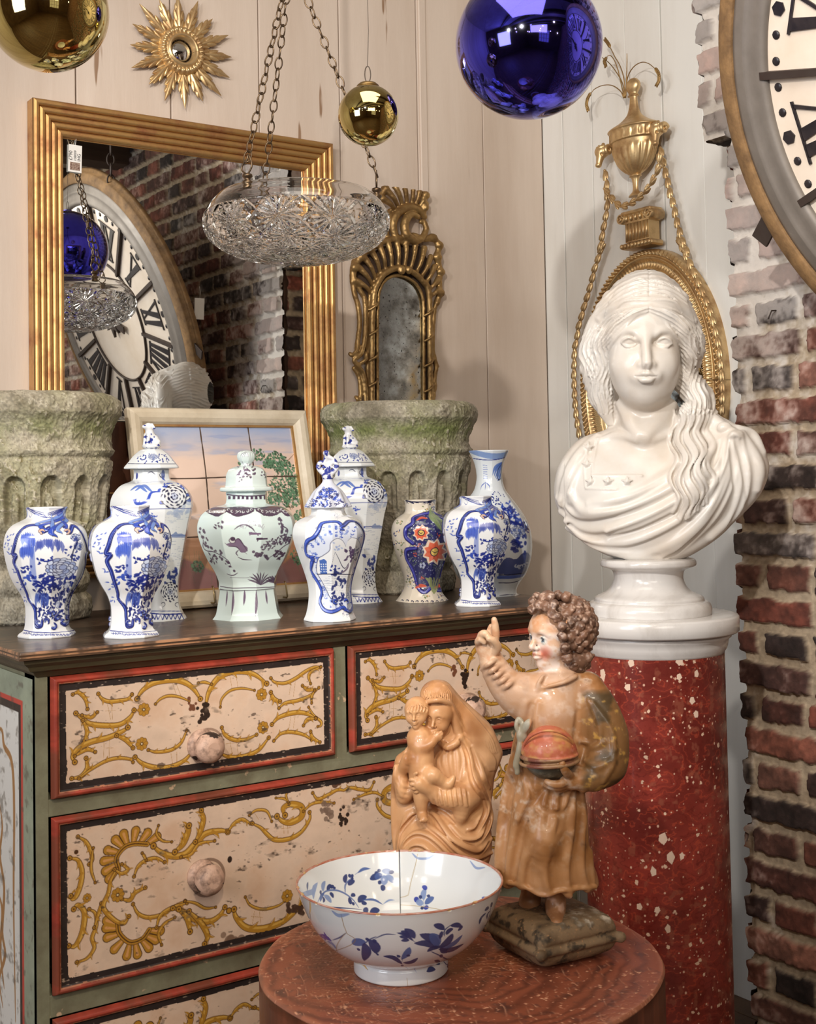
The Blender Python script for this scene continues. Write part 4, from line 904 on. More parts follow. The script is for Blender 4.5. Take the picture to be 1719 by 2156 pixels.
# ---- pale green manganese vase
PD=[(62,1310),(75,1309),(77,1304),(70,1290),(66,1272),(62,1250),(61,1240),(63,1238),(63,1234),(63,1222),(72,1200),(87,1175),(100,1145),(107,1118),(106,1098),(96,1080),(76,1068),(50,1062),(45,1056),(44,1046),(45,1037),(40,1035)]
tD,g,s=ware('octagonal_covered_vase','pale green lidded vase painted in purple with a crouching figure','lidded vase',523,1300,PD,sides=8,soft=.95,rot=.28,ground=(204,220,218),nth=460,ns=360)
g.crop=(400,840,3.85); c=g.c; MG,MG2=(78,62,82),(118,100,124)
for cx_,rx in ((215,95),(405,125),(650,120),(800,70)):
    pts=[(cx_-rx,885)]+[(cx_-rx+2*rx*t,905+48*math.sin(PI*t)**1.0) for t in np.linspace(.05,.95,9)]+[(cx_+rx,885),(cx_,868)]
    c.fill(pts,MG); 
    for i in range(7): x=cx_-rx*.75+rx*1.5*i/6; curl(g,x,898+18*math.sin(PI*i/6),13,6,(206,214,216),0,1 if i%2 else -1,i)
c.stroke([(300,775),(400,785),(520,785),(632,772)],cw(g,8),MG,n=4,prof='flat')
for x in range(312,632,36): c.fill([(x,785),(x+20,786),(x+20,812),(x,811)],MG)
c.stroke([(360,1060),(400,1030),(450,1020),(500,1045),(525,1080)],cw(g,9),MG,.9)
for i in range(26):
    r_=random.Random(i); x=r_.uniform(380,600);y=1035-60*r_.random()*(1-abs(x-490)/140); c.stroke([(x,y+25),(x+r_.uniform(-25,25),y)],cw(g,4),MG2,.9,n=1)
c.fill([(475,1080),(580,1088),(580,1100),(560,1100),(555,1118),(545,1100),(495,1098),(490,1118),(483,1098)],MG2); c.fill([(535,1122),(630,1125),(630,1140),(555,1140),(550,1160),(540,1140)],MG)
# crouching figure
c.fill([(365,1145),(400,1135),(425,1160),(430,1180),(465,1200),(470,1235),(420,1245),(395,1215),(375,1190),(355,1195),(310,1190),(330,1175),(350,1165)],MG2,smooth=3)
c.stroke([(300,1185),(335,1180),(370,1150)],cw(g,22),MG2); c.dot((345,1150),cw(g,17),(206,208,206)); c.ring((345,1150),cw(g,17),cw(g,4),MG); c.dot((348,1138),cw(g,14),MG)
for p in ([(395,1220),(375,1245),(390,1275)],[(440,1240),(460,1255)],[(300,1185),(285,1165)],[(365,1145),(400,1135),(430,1180),(470,1235)],[(310,1192),(370,1195),(400,1215)]): c.stroke(p,cw(g,7),MG)
for i in range(10): leaves(g,600+i*25,1200-i*9+14*math.sin(i*3),34,8,i,MG,.85)
for i in range(16):
    r_=random.Random(i+5); 
    for (x0,y0,x1,y1) in ((720,960,790,1150),(90,1060,150,1210),(200,1210,340,1380),(690,1240,770,1270),(520,1250,640,1290)):
        t=i/15; c.dot((x0+(x1-x0)*t+r_.uniform(-22,22),y0+(y1-y0)*t+r_.uniform(-16,16)),cw(g,r_.uniform(7,12)),MG,.85)
for p in ([(80,1080),(110,1140),(105,1200),(140,1230),(200,1240),(300,1300),(340,1370)],[(730,960),(740,1020),(790,1060),(770,1140)],[(640,1290),(700,1250),(800,1170),(840,1120)],[(300,1420),(350,1430),(390,1410)],[(330,1450),(480,1450)],[(390,1280),(430,1300),(500,1305)]): c.stroke(p,cw(g,7),MG)
leaves(g,230,1030,40,7,50,MG); leaves(g,715,1255,44,9,51,MG); leaves(g,180,1310,50,12,52,MG)
for i in range(9):
    a=-2.7+i*.28; 
    for x,y,l in ((575,1510,120),(690,1500,80)): c.stroke([(x,y),(x+l*.5*math.cos(a),y+l*.6*math.sin(a)),(x+l*math.cos(a),y+l*math.sin(a)*.9)],cw(g,13),MG,.85,prof='leaf')
for yy in (1528,1548): c.stroke([(245,yy-8),(345,yy+6),(540,yy+4),(720,yy-12)],cw(g,5),MG,n=4,prof='flat')
for i,(x,l) in enumerate(((297,130),(345,200),(440,120),(537,210),(615,110),(690,150),(720,170))):
    c.stroke([(x,1550),(x+4,1550+l*.5),(x+(-6 if x<540 else 14),1550+l)],cw(g,24),MG2,.9,prof='leaf',n=5); c.stroke([(x,1550),(x+4,1550+l*.5),(x+(-6 if x<540 else 14),1550+l)],cw(g,7),MG,n=4)
g.build('body',tD)
lidp=[(42,1036),(56,1034),(58,1030),(56,1026),(47,1024),(45,1012),(44,1000),(38,989),(26,983),(14,980),(12,976),(17,970),(20,962),(18,954),(10,949),(1,948)]
gl=Glazed(g.base,[(r*s,(1300-y)*s) for r,y in lidp],nth=320,ns=200,sides=8,soft=.6,rot=.28,ground=(206,220,218)); gl.k=s; gl.crop=g.crop
leaves(gl,440,580,50,16,3,MG2); leaves(gl,480,600,50,10,4,MG); leaves(gl,600,620,30,8,5,MG); leaves(gl,410,650,18,5,6,MG2)
for i in range(-4,5): gl.c.stroke([(478+i*6,425),(478+i*15,450),(478+i*16,475)],cw(gl,5),MG,n=3)
lid=gl.build('lid',tD)
# ---- small dog-finial vase with landscape cartouche
PE=[(46,1307),(54,1306),(55,1302),(50,1290),(46,1272),(44,1250),(46,1228),(54,1200),(66,1165),(75,1135),(76,1118),(70,1100),(54,1090),(40,1085),(36,1078),(36,1068)]
tE,g,s=ware('cartouche_covered_vase','small white lidded vase with a blue heart-shaped landscape panel and scrolled blue finial','lidded vase',695,1305,PE,sides=8,soft=.8,rot=.1,ground=(230,232,234))
g.crop=(400,840,3.85); c=g.c
out=[(1235,1025),(1190,995),(1130,995),(1075,1010),(1045,1070),(1010,1120),(965,1145),(938,1200),(950,1260),(1000,1290),(985,1340),(985,1390),(1010,1440),(1050,1510),(1068,1570),(1055,1640),(1085,1700),(1140,1725),(1195,1712),(1225,1690)]
ou2=[(1245,1025),(1290,990),(1350,1000),(1400,1060),(1422,1150),(1412,1230),(1380,1310),(1345,1420),(1320,1500),(1300,1600),(1312,1690),(1290,1722),(1240,1690)]
c.fill(out+ou2[::-1],(206,214,230),1,smooth=3)
heart=[(1265,1195),(1240,1150),(1190,1130),(1145,1165),(1130,1230),(1080,1270),(1040,1300),(1030,1400),(1070,1480),(1110,1560),(1150,1620),(1230,1630),(1280,1560),(1300,1460),(1350,1330),(1385,1220),(1370,1150),(1320,1125),(1285,1150)]
for i in range(150):
    r_=random.Random(i); t=r_.random(); P=out if r_.random()<.65 else ou2; k=int(t*(len(P)-2)); a=np.array(P[k])*(1-t)+np.array(P[k+1])*t; a=a+(np.array((1190,1330))-a)*r_.uniform(.06,.34); curl(g,a[0],a[1],r_.uniform(8,14),5,BL1 if i%3 else BL3,0,r_.choice((-1,1)),r_.uniform(0,6))
c.fill(heart,(222,226,230),1,smooth=3); c.stroke(heart[:4]+heart[4:],cw(g,6),INK,.6)
for y in range(1440,1600,14):
    for i in range(7): r_=random.Random(y+i); x=r_.uniform(1070,1300); c.stroke([(x,y),(x+34,y+2)],cw(g,4),(110,124,156),.7,n=1)
c.fill([(1050,1310),(1085,1295),(1110,1315),(1118,1420),(1055,1420)],(70,104,176)); 
for i in range(4):
    for j in range(3): c.dot((1066+j*18,1340+i*20),cw(g,5),(206,216,230))
leaves(g,1310,1270,50,24,3,(80,66,98)); leaves(g,1330,1240,40,16,4,(80,66,98)); leaves(g,1170,1390,40,12,5,BL2); leaves(g,1200,1470,70,16,6,(50,58,110)); leaves(g,1200,1200,40,8,7,BL3,.5)
c.stroke([(1180,1240),(1230,1350),(1260,1370),(1290,1330)],cw(g,5),INK); c.stroke([(1180,1240),(1140,1380)],cw(g,4),INK); c.stroke([(1330,1300),(1310,1400)],cw(g,9),INK); c.stroke([(1030,1420),(1170,1420),(1330,1425)],cw(g,5),INK,prof='flat')
c.stroke([(1290,1330),(1275,1370),(1250,1400),(1225,1405)],cw(g,14),(120,110,130)); leaves(g,1200,1600,60,16,8,(40,50,110))
outline(g,out,20,BL1,.0024); outline(g,ou2,20,(60,70,130),.0024)
for (x,y,t) in ((1000,1290,1),(1240,1040,1),(1240,1700,-1),(1180,1640,1),(1260,1640,-1)): curl(g,x,y,22,13,BL1,.0024,t,1,INK)
for (x,y) in ((1020,1045),(905,1205),(990,1440),(1040,1660),(1190,955),(1235,1740),(1170,945),(1270,1745),(1390,1010)):
    for i in range(6): a=-1.2+i*.5; c.stroke([(x,y),(x+30*math.cos(a),y+26*math.sin(a))],cw(g,9),(40,54,110),.9,n=1,prof='leaf')
g.build('body',tE)
lidp=[(36,1070),(44,1069),(47,1067),(44,1060),(38,1048),(30,1034),(20,1024),(14,1018),(11,1012),(10,1006),(1,1004)]
gl=Glazed(g.base,[(r*s,(1305-y)*s) for r,y in lidp],nth=300,ns=140,sides=0,ground=(206,212,228),lobes=lambda th,z:1+.07*np.cos(8*th)*np.clip((.245-z)/.03,0,1)); gl.k=s; gl.crop=g.crop
for i in range(120):
    r_=random.Random(i); y=r_.uniform(720,870); x=1115+r_.uniform(-1,1)*(20+(y-700)*.95); curl(gl,x,y,r_.uniform(8,14),6,BL1 if i%2 else (64,66,110),0,r_.choice((-1,1)),r_.uniform(0,6))
lid=gl.build('lid',tE)
S=Sculpt((-.026,-.02,-.002),(.026,.02,.056),.0012)
S.ell((0,0,.004),(.011,.011,.01),k=.003)
for k in (-1,1): 
    S.chain([(0,0,.010),(.010*k,0,.012),(.017*k,0,.022),(.012*k,0,.030),(.005*k,0,.024),(.010*k,0,.02)],[.005,.005,.0045,.004,.003,.002],k=.002,n=4)
    S.chain([(0,0,.012),(.004*k,.004,.03),(-.002,0,.046)],.004,k=.003,n=4)
S.ell((-.002,0,.047),(.006,.006,.005),k=.003).chain([(.002,0,.04),(.013,0,.034),(.018,0,.026)],[.004,.003,.002],k=.002,n=4)
V,Q=S.mesh(); n_=noise3(V,160,5,2); nn=np.where((n_>.5)[:,None],lin((52,62,140)),lin((216,218,224)))
Md=Matrix.Translation(Vector(g.base+np.array([0,0,(1305-1008)*s])))@Matrix.Rotation(g.face+PI/2,4,'Z'); A=np.array(Md); V=V@A[:3,:3].T+A[:3,3]
fo=link('finial',qmesh('finial',V,Q,True,nn),M_glaze,None); fo.parent=lid
# ---- polychrome floral vase
PF=[(46,1275),(54,1274),(56,1270),(52,1260),(43,1248),(37,1235),(37,1222),(41,1205),(49,1180),(58,1150),(62,1125),(61,1108),(54,1094),(42,1085),(34,1079),(32,1070),(33,1057),(34,1053),(29,1053),(27,1062)]
tF,g,s=ware('polychrome_vase','small cream vase painted with orange flowers on a dark blue ground','vase',889,1264,PF,sides=6,soft=.45,rot=.5,ground=(226,216,200))
g.crop=(780,840,3.9925); c=g.c; OR,GR,NV=(222,98,70),(112,128,84),(48,50,104)
pan=[(600,980),(540,960),(460,965),(380,990),(365,1040),(310,1090),(300,1160),(360,1215),(380,1250),(310,1270),(310,1340),(350,1420),(390,1510),(400,1580),(450,1620),(500,1590),(560,1610),(610,1580),(640,1480),(670,1380),(700,1270),(700,1140),(660,1040)]
c.fill(pan,NV,1,smooth=3)
for i in range(420):
    r_=random.Random(i); p=(r_.uniform(310,690),r_.uniform(970,1600)); sl,ins=c.inside(pan); c.dot(p,cw(g,3.6),(176,180,206),.8) if i%2 else curl(g,p[0],p[1],9,3,(112,128,110),0,1,i)
# keep ground outside the panel clean
for P in ([(600,975),(530,955),(450,965),(375,990),(360,1040),(305,1090),(298,1160),(355,1215)],[(380,1255),(305,1270),(308,1340),(345,1420),(385,1510),(395,1580),(450,1625),(500,1595)],[(560,1610),(612,1585),(645,1480),(672,1380),(690,1310)],[(560,985),(620,1010),(680,1080)]):
    outline(g,P,22,(52,48,150),.0016); c.stroke(P,cw(g,50),(226,216,200),0)
for (x,y,r_) in ((427,1125,62),(545,1285,98)):
    for i in range(9): a=2*PI*i/9; c.stroke([(x,y),(x+r_*.6*math.cos(a),y+r_*.6*math.sin(a)),(x+r_*1.08*math.cos(a),y+r_*1.08*math.sin(a))],[cw(g,r_*.3),cw(g,r_*.62),cw(g,r_*.12)],(236,214,196),n=4); 
    for i in range(9): a=2*PI*i/9; c.stroke([(x,y),(x+r_*.5*math.cos(a),y+r_*.5*math.sin(a)),(x+r_*.92*math.cos(a),y+r_*.92*math.sin(a))],[cw(g,r_*.3),cw(g,r_*.46),cw(g,r_*.06)],OR,.85,n=4)
    c.dot((x,y),cw(g,r_*.3),(232,200,110)); c.ring((x,y),cw(g,r_*.3),cw(g,5),INK); c.stroke([(x-r_*.28,y-8),(x,y+6),(x+r_*.28,y-8)],cw(g,5),INK)
for (x,y) in ((375,1310),(400,1235),(570,1150),(440,1500),(575,1520),(640,1180)): leaves(g,x,y,20,6,int(x),OR)
for (x,y) in ((440,1400),(600,1410)): 
    for i in range(5): a=2*PI*i/5; c.dot((x+16*math.cos(a),y+16*math.sin(a)),cw(g,9),(180,190,220)); 
for x,y,r_ in ((430,1010,1),(420,1580,1),(580,1580,-1)): c.stroke([(x-40,y+10),(x,y-12),(x+50,y-4)],cw(g,24),OR,.9)
for i in range(8): a=1.2+i*.12; c.stroke([(505,910),(530+i*4,1000),(560+i*10,1090)],cw(g,30),(150,168,120),.25)
for (p,q) in (((510,905),(600,1110)),((500,930),(560,1060)),((520,930),(620,1050))): c.stroke([p,((p[0]+q[0])/2-14,(p[1]+q[1])/2),q],cw(g,40),(136,156,108),.9,prof='leaf',hgt=.001); c.stroke([p,q],cw(g,4),(60,76,50))
for a in (-.7,-.35,0,.35,.7): c.stroke([(535,1640),(535+60*math.sin(a),1560-30*math.cos(a)),(530+110*math.sin(a),1500)],cw(g,24),(150,160,110),.9,prof='leaf'); 
for i,(x,y) in enumerate(((215,1130),(250,1210),(205,1220),(260,1290),(320,1500),(325,1540),(375,1560),(470,930),(520,900),(470,1660),(590,1660),(240,1040))): leaves(g,x,y,30,7,i,GR if i%2 else (60,66,120)); leaves(g,x+8,y-8,14,3,i+40,(210,140,60))
c.stroke([(300,858),(430,866),(562,858)],cw(g,7),INK,prof='flat')
for x in range(315,560,44): curl(g,x,880,12,5,INK,0,1,3)
for x in range(270,680,42): curl(g,x,1702+(4 if 330<x<600 else -4),13,6,INK,0,1,3,span=4)
g.build('body',tF)
# ---- bottle vase
PH=[(44,1267),(58,1265),(61,1261),(60,1257),(54,1250),(54,1240),(62,1226),(76,1205),(86,1175),(89,1145),(85,1115),(74,1088),(58,1064),(44,1046),(33,1030),(28,1010),(28,995),(31,978),(37,962),(42,952),(43,949),(40,949),(34,960),(28,975)]
tH,g,s=ware('bottle_vase','tall blue and white bottle vase with a flared mouth, rightmost vase on the chest','vase',1036,1252,PH,sides=8,soft=.35,rot=.2,ground=(222,228,232))
g.crop=(780,840,3.9925); c=g.c
c.stroke([(870,465),(1020,480),(1180,463)],cw(g,44),(110,140,196),.8,n=6,prof='flat')
for y in (450,500): c.stroke([(865,y),(1025,y+12),(1185,y-2)],cw(g,6),BL2,n=5,prof='flat')
for i in range(8): c.stroke([(950,540+i*18),(985,542+i*18)],cw(g,9),BL1,n=1)
for k in (-1,0,1): c.stroke([(968,700),(968+k*30,730),(968+k*40,760)],cw(g,8),BL1)
for i in range(5): a=-1.9-.33*i; c.stroke([(1110,530),(1050+12*i,580+12*i),(1030+10*i,640+12*i)],cw(g,30),(70,104,184),.8,prof='leaf')
c.stroke([(1110,540),(1070,600),(1075,680),(1100,660)],cw(g,8),INK)
for i in range(34): r_=random.Random(i); c.dot((1060+r_.gauss(0,28),840+r_.gauss(0,32)),cw(g,6),BL2)
for i in range(12): leaves(g,1130+i*16,900+i*18,44,9,i,BL1)
for (x,y,rx) in ((1165,930,44),(1245,1130,80),(1240,1240,70),(1300,1060,50)): leaves(g,x,y,rx,16,int(x),BL2,.8)
peony(g,1245,1110,60,50,(110,130,190)); leaves(g,1160,1010,60,14,77,BL2)
c.fill([(1090,1400),(1150,1330),(1230,1350),(1290,1290),(1340,1310),(1350,1400),(1310,1460),(1090,1470)],(54,66,128),.85,smooth=3)
for i in range(5): curl(g,1230+i*22,1400+10*math.sin(i),18,8,(200,208,224),0,1,i)
for y,w in ((1480,10),(1500,26),(1545,8)): c.stroke([(1080,y),(1200,y-4),(1330,y-30)],cw(g,w),BL1 if w>20 else INK,.8,n=4,prof='flat')
for y in (1640,1660): c.stroke([(1090,y+10),(1180,y+6),(1262,y-12)],cw(g,5),INK,n=3,prof='flat')
g.build('body',tH)
# ================================================================ weathered stone urns, tile picture, dark picture
M_stone=mat('lichened_stone',(150,140,118),.95,attr=True,bump=(180,.6,.002))
def urn(label,cx,by,rot):
    b=onZ(cx,by,CT); s=.00098
    pr=[(.112,0),(.118,.004),(.121,.02),(.119,.038),(.112,.045),(.108,.050),(.112,.056),(.118,.066),(.118,.08),(.112,.09),(.104,.098),(.108,.11),(.122,.125),(.137,.15),(.147,.175),(.151,.19),(.153,.215),(.156,.25),(.160,.28),(.162,.298),(.158,.302),(.157,.306),(.163,.312),(.165,.318),(.160,.325),(.158,.335),(.160,.352),(.165,.364),(.168,.372),(.173,.380),(.179,.388),(.180,.402),(.178,.413),(.171,.421),(.162,.426),(.150,.427),(.142,.424),(.135,.40),(.13,.34),(.12,.30)]
    pr=np.array(pr); L=np.concatenate([[0],np.cumsum(np.linalg.norm(np.diff(pr,axis=0),axis=1))]); ns,nth=420,760; t=np.linspace(0,L[-1],ns); r=np.interp(t,L,pr[:,0]);z=np.interp(t,L,pr[:,1])
    th=np.linspace(0,2*PI,nth,endpoint=False); TH,Z=np.meshgrid(th,z); R=np.broadcast_to(r[:,None],TH.shape).copy(); outer=(t<L[-7])[:,None]
    n=15; a=((TH*n/(2*PI)+rot)%1-.5); half=.30
    zz=(Z-.182)/(.272-.182)                   # 0..1 up the niche
    wdt=half*np.where(zz>.72,np.sqrt(np.clip(1-((zz-.72)/.28)**2,0,1)),1.); inn=np.clip((wdt-np.abs(a))/.05,0,1)*np.clip(zz/.06,0,1)*(zz<1)*outer
    rw=.13*np.where(zz>.5,np.sqrt(np.clip(1-((zz-.5)/.16)**2,0,1)),1.); reed=np.clip((rw-np.abs(a))/.06,0,1)*np.clip(zz/.06,0,1)*(zz<.66)*outer
    leaf=np.clip((Z-.272)/.03,0,1)*np.clip((.305-Z)/.008,0,1)*outer*np.abs(np.sin(PI*(a+.5)))**1.5
    H=-.019*inn+.014*np.sqrt(np.clip(reed,0,1))-.006*np.clip((Z-.276)/.026,0,1)*(Z<.3)*outer*(1-np.abs(np.cos(PI*a))**.6)+.004*(Z>.12)*(Z<.18)*outer*0
    n1=vnoise(TH.shape,(14,26),int(cx),5);n2=vnoise(TH.shape,(60,120),int(cx)+1,4);n3=vnoise(TH.shape,(150,300),int(cx)+2,2);n4=vnoise(TH.shape,(6,10),int(cx)+3,4)
    H=H+(n1-.5)*.009+(n2-.5)*.0055+(n3-.5)*.0024
    R=R+H
    C=np.empty(TH.shape+(3,)); C[:]=(168,160,142)
    C+=(np.array((104,96,78))-C)*np.clip((n1-.42)*3,0,1)[...,None]*.7
    C+=(np.array((128,132,84))-C)*(np.clip((n4-.42)*4,0,1)*np.clip((Z-.04)/.1,0,1)*(.42 if cx>400 else .3))[...,None]
    C+=(np.array((110,124,62))-C)*(np.clip(1-np.abs(Z-.362)/.03,0,1)*np.clip((n1-.3)*4,0,1)*(.7 if cx>400 else .4))[...,None]
    C+=(np.array((96,84,44))-C)*(np.clip((n2-.58)*6,0,1)*np.clip((n4-.5)*5,0,1)*.7)[...,None]
    C+=(np.array((206,200,184))-C)*(np.clip((n2*.6+n3*.4-.60)*14,0,1)*np.clip((n4-.3)*3,0,1)*.75)[...,None]
    C+=(np.array((70,64,54))-C)*(np.clip((n3-.66)*8,0,1)*.55)[...,None]
    C*=(.78+.44*n3)[...,None]
    V=np.stack([b[0]+R*np.cos(TH),b[1]+R*np.sin(TH),b[2]+Z+(n1-.5)*.004*np.clip(Z/.05,0,1)],-1).reshape(-1,3)
    Q=grid_faces(ns,nth); i=np.arange(ns-1); w=np.stack([i*nth+nth-1,i*nth,(i+1)*nth,(i+1)*nth+nth-1],1); Q=np.concatenate([Q,w])[:,::-1]
    t_=wthing('stone_urn',label,'stone urn',b,'weathered stone urns on the chest')
    link('basket',qmesh('basket',V,Q,True,lin(np.clip(C,0,255).reshape(-1,3))),M_stone,t_)
    mb=MB(); mb.lathe([(.123,.30),(.12,.31),(.01,.318)],48,Matrix.Translation(Vector(b))); mb.build('soil_lining',M_beam,t_); return t_
urn('weathered mossy stone urn at the left end of the chest beneath the gilt mirror',56,1303,.3)
urn('weathered mossy stone urn behind the vases at the right of the chest',848,1243,.1)

# tile picture leaning back
TL,TR=onX(253,864,onZ(299,1290,CT)[0]),None
bl=onZ(299,1290,CT); br=onZ(697,1262,CT); w=br[0]-bl[0]; yb=2.395; lean=math.atan2(.095,.405); hh=math.hypot(.095,.405)
pic=thing('tile_picture','cream framed picture of painted tiles with trees and pink sky','tile picture',frameM((bl[0],yb,CT+.001),x=(1,0,0),z=(0,math.sin(lean),math.cos(lean))))
M_cream=mat('cream_frame_paint',(214,202,180),.45,col2=(176,158,130),nscale=8,namt=.4,bump=(40,.3,.002))
mb=MB(); sweep_rect(mb,0,w,0,hh,[(0,0),(0,.014),(.004,.020),(.012,.0225),(.022,.021),(.030,.016),(.034,.010),(.034,.004)],0); mb.build('frame',M_cream,pic)
mb=MB(); sweep_rect(mb,.034,w-.034,.034,hh-.034,[(0,.004),(0,.0095),(.004,.0095),(.0045,.003)],0); mb.build('gold_slip',M_gold,pic)
mb=MB(); mb.box((.002,-.004,.002),(w-.002,0,hh-.002)); mb.build('backing',M_beam,pic)
Wi,Hi=w-.068,hh-.068; Mi=Minv(pic.matrix_world)
def fpic(P):
    o=[]; M=np.array(pic.matrix_world); n=M[:3,1]; p0=M[:3,3]-n*.004
    for p in P:
        d=ray(400+p[0]/3.85,840+p[1]/3.85); t=((p0-O3)@n)/(d@n); q=Mi[:3,:3]@(O3+d*t)+Mi[:3,3]; o.append((q[0]-.034,hh-.034-q[2]))
    return np.array(o)
c=Canvas(Wi,Hi,360,360,(222,196,180),fpic); X,Y=np.meshgrid(c.X,c.Y); n1=vnoise((360,360),(30,4),3,5);n2=vnoise((360,360),(10,6),4,5)
c.mix((160,174,206),np.clip(1.15-(Y+.03*(n2-.5))/.062,0,1)); c.mix((120,140,192),np.clip((n1-.5)*4,0,1)*np.clip(1-Y/.09,0,1)*.8); c.mix((170,176,200),np.clip((n1-.62)*6,0,.6)*(Y<.2))
c.mix((176,128,96),np.clip((Y-.235+(n2-.5)*.03)/.01,0,1)); c.mix((196,150,120),np.clip((n1-.5)*3,0,.7)*(Y>.24)); c.mix((136,96,100),np.clip((Y-.30+.03*np.sin(X*18+1.2))/.006,0,1)*.85)
for i in range(60):
    r_=random.Random(i); x=r_.uniform(0,Wi);y=.285+r_.gauss(0,.012); c.stroke([(x,y+.02),(x+r_.uniform(-.006,.006),y-.012)],.0016,(92,118,84),.8,n=1,raw=True)
for p,w_ in (([(820,900),(760,780),(690,700),(650,660)],9),([(815,890),(740,790),(640,750)],8),([(830,890),(835,780)],12),([(700,640),(760,540),(860,430)],4)): c.stroke(p,.0004*w_,(122,84,58))
for (x,y,r_,n) in ((550,450,60,80),(700,500,90,200),(770,560,80,150),(640,520,50,80),(760,720,130,300),(820,800,90,180),(680,820,60,90),(900,950,60,120),(850,650,60,100),(420,520,30,30),(880,1280,70,100),(60,1360,50,70)):
    for i in range(n):
        q=random.Random(i*7+x); a=q.uniform(0,6.28);d=r_*q.random()**.5; c.dot((x+d*math.cos(a),y+d*math.sin(a)*.9),q.uniform(.0012,.0026),(96,134,104) if q.random()<.6 else (64,86,66),.9)
tw=.1285
for gx in (.128,.128+tw*.88,.128+tw*1.76,.0): c.stroke([(gx,0),(gx+.002,.1),(gx-.001,.2),(gx+.001,Hi)],.0022,(82,56,46),.85,raw=True,n=6,prof='flat',hgt=-.001) if gx else None
for gy in (.113,.236): c.stroke([(0,gy),(.1,gy+.001),(.2,gy-.001),(Wi,gy)],.002,(84,60,50),.85,raw=True,n=6,prof='flat',hgt=-.001)
V=np.stack([.034+X,-.0042-c.H,hh-.034-Y],-1).reshape(-1,3)
link('painted_tiles',qmesh('painted_tiles',V,grid_faces(360,360),True,c.lin()),mat('tile_glaze',(220,200,190),.12,attr=True,coat=.5,bump=(30,.12,.003)),pic)
# wire easel feet under the picture
for x in (.135,.30):
    mb=MB(); mb.tube([(x,.0,.012),(x,-.035,.004),(x,-.038,.006),(x,-.038,.034),(x,-.034,.038)],.0018,8)
    mb.build('wire_foot',mat('brass_wire',(170,150,110),.35,.8),pic)
# dark picture behind it
p0=onZ(232,1286,CT); zt=onY(234,893,2.60)[2]
dk=thing('dark_panel_picture','dark brown panel with thin gilt lines behind the left edge of the tile picture','picture',frameM((.985,2.513,CT),x=(1,0,0),z=(0,.0,1)))
hp=(zt-CT)
mb=MB(); mb.box((0,-.004,.0),(.24,.006,hp)); mb.build('panel',mat('dark_varnish',(56,34,28),.3,col2=(92,58,40),nscale=9,coat=.3),dk)
for z in (hp*.62,hp*.34):
    mb=MB(); mb.box((0,-.006,z-.0015),(.24,-.004,z+.0015)); mb.build('gilt_line',M_gold,dk)

# ================================================================ hanging glass : three silvered balls and the cut-glass dish
M_blue=mat('silvered_blue_glass',(48,42,214),.03,1.,coat=1.); M_gball=mat('silvered_gold_glass',(206,186,112),.03,1.,coat=.6,bump=(5,.05,.01))
M_wire=mat('dark_wire',(70,60,52),.5,.7); M_cap=mat('tarnished_cap',(120,96,60),.4,.8)
def ball(name,label,c,r,m,cap=M_cap,group=None,ring=.013):
    t=wthing(name,label,'glass ball',(c[0],c[1],c[2]+r),group)
    mb=MB(); th=128; pr=[(max(r*math.sin(a),.0002),-r*math.cos(a)) for a in np.linspace(0.002,PI-.09,72)]; mb.lathe(pr,th,Matrix.Translation(Vector(c)),cap=False); mb.build('sphere',m,t)
    mb=MB(); mb.lathe([(.017,r-.0032),(.0175,r-.001),(.013,r+.003),(.006,r+.005)],24,Matrix.Translation(Vector(c))); mb.build('cap',cap,t)
    mb=MB(); z=c[2]+r+.004+ring; mb.tube([(c[0]+.0045*math.cos(a)*RX[0],c[1]+.0045*math.cos(a)*RX[1],z+ring*math.sin(a)) for a in np.linspace(0,2*PI,20,endpoint=False)],.0008,6,closed=True); mb.build('ring',M_wire,t)
    mb=MB(); P=[(c[0]+(.0012*math.sin(k*1.7)+.002*math.sin(k*.6))*RX[0],c[1]+(.0012*math.sin(k*1.7)+.002*math.sin(k*.6))*RX[1],z+ring+(CE-z-ring)*k/14) for k in range(15)]; mb.tube(P,.00045,5); mb.build('hanging_wire',M_wire,t); return t
ball('blue_glass_ball','large mirrored cobalt blue glass ball hanging at the top centre',at(1114,94,2.145),155/F_*2.145,M_blue,M_blue)
ball('gold_glass_ball','large mirrored gold glass ball hanging in the top left corner',at(100,22,1.75),127/F_*1.75,M_gball)
ball('small_gold_ball','small mirrored gold glass ball hanging in front of the chain',at(776,243,2.0),64/F_*2.0,M_gball)
# ---- cut-glass dish
TD=2.44; dc=at(625,470,TD); s=TD/F_; ze=dc[2]
M_cut=mat('cut_crystal',(250,250,250),.0,0.,trans=1.,ior=1.5); M_plain=M_cut
M_brass=mat('aged_brass',(128,108,84),.36,.9,col2=(84,66,52),nscale=60,bump=(90,.2,.001))
dish=wthing('cut_glass_dish','cut crystal hanging dish on three metal chains','hanging lamp',(dc[0],dc[1],ze))
zr=.048   # rim height over the widest line
tt=np.linspace(.02,PI/2,16)
outer=[(.1745*math.sin(t)**.92,-.076*math.cos(t)**.95+.0) for t in tt[:-1]]+[(.1745,.0),(.1735,.012),(.169,.024),(.161,.036),(.152,.046),(.145,.052),(.1415,.0545)]
inner=[(.1385,.0535),(.145,.047),(.155,.036),(.162,.024),(.166,.008)]+[(.165*math.sin(t)**.92,-.068*math.cos(t)**.95) for t in tt[::-1][1:]]
P=spl(outer,8); L=np.concatenate([[0],np.cumsum(np.linalg.norm(np.diff(P,axis=0),axis=1))]); ns,nth=200,1080
t_=np.linspace(0,L[-1],ns); r=np.interp(t_,L,P[:,0]); z=np.interp(t_,L,P[:,1]); th=np.linspace(0,2*PI,nth,endpoint=False); TH,T=np.meshgrid(th,t_)
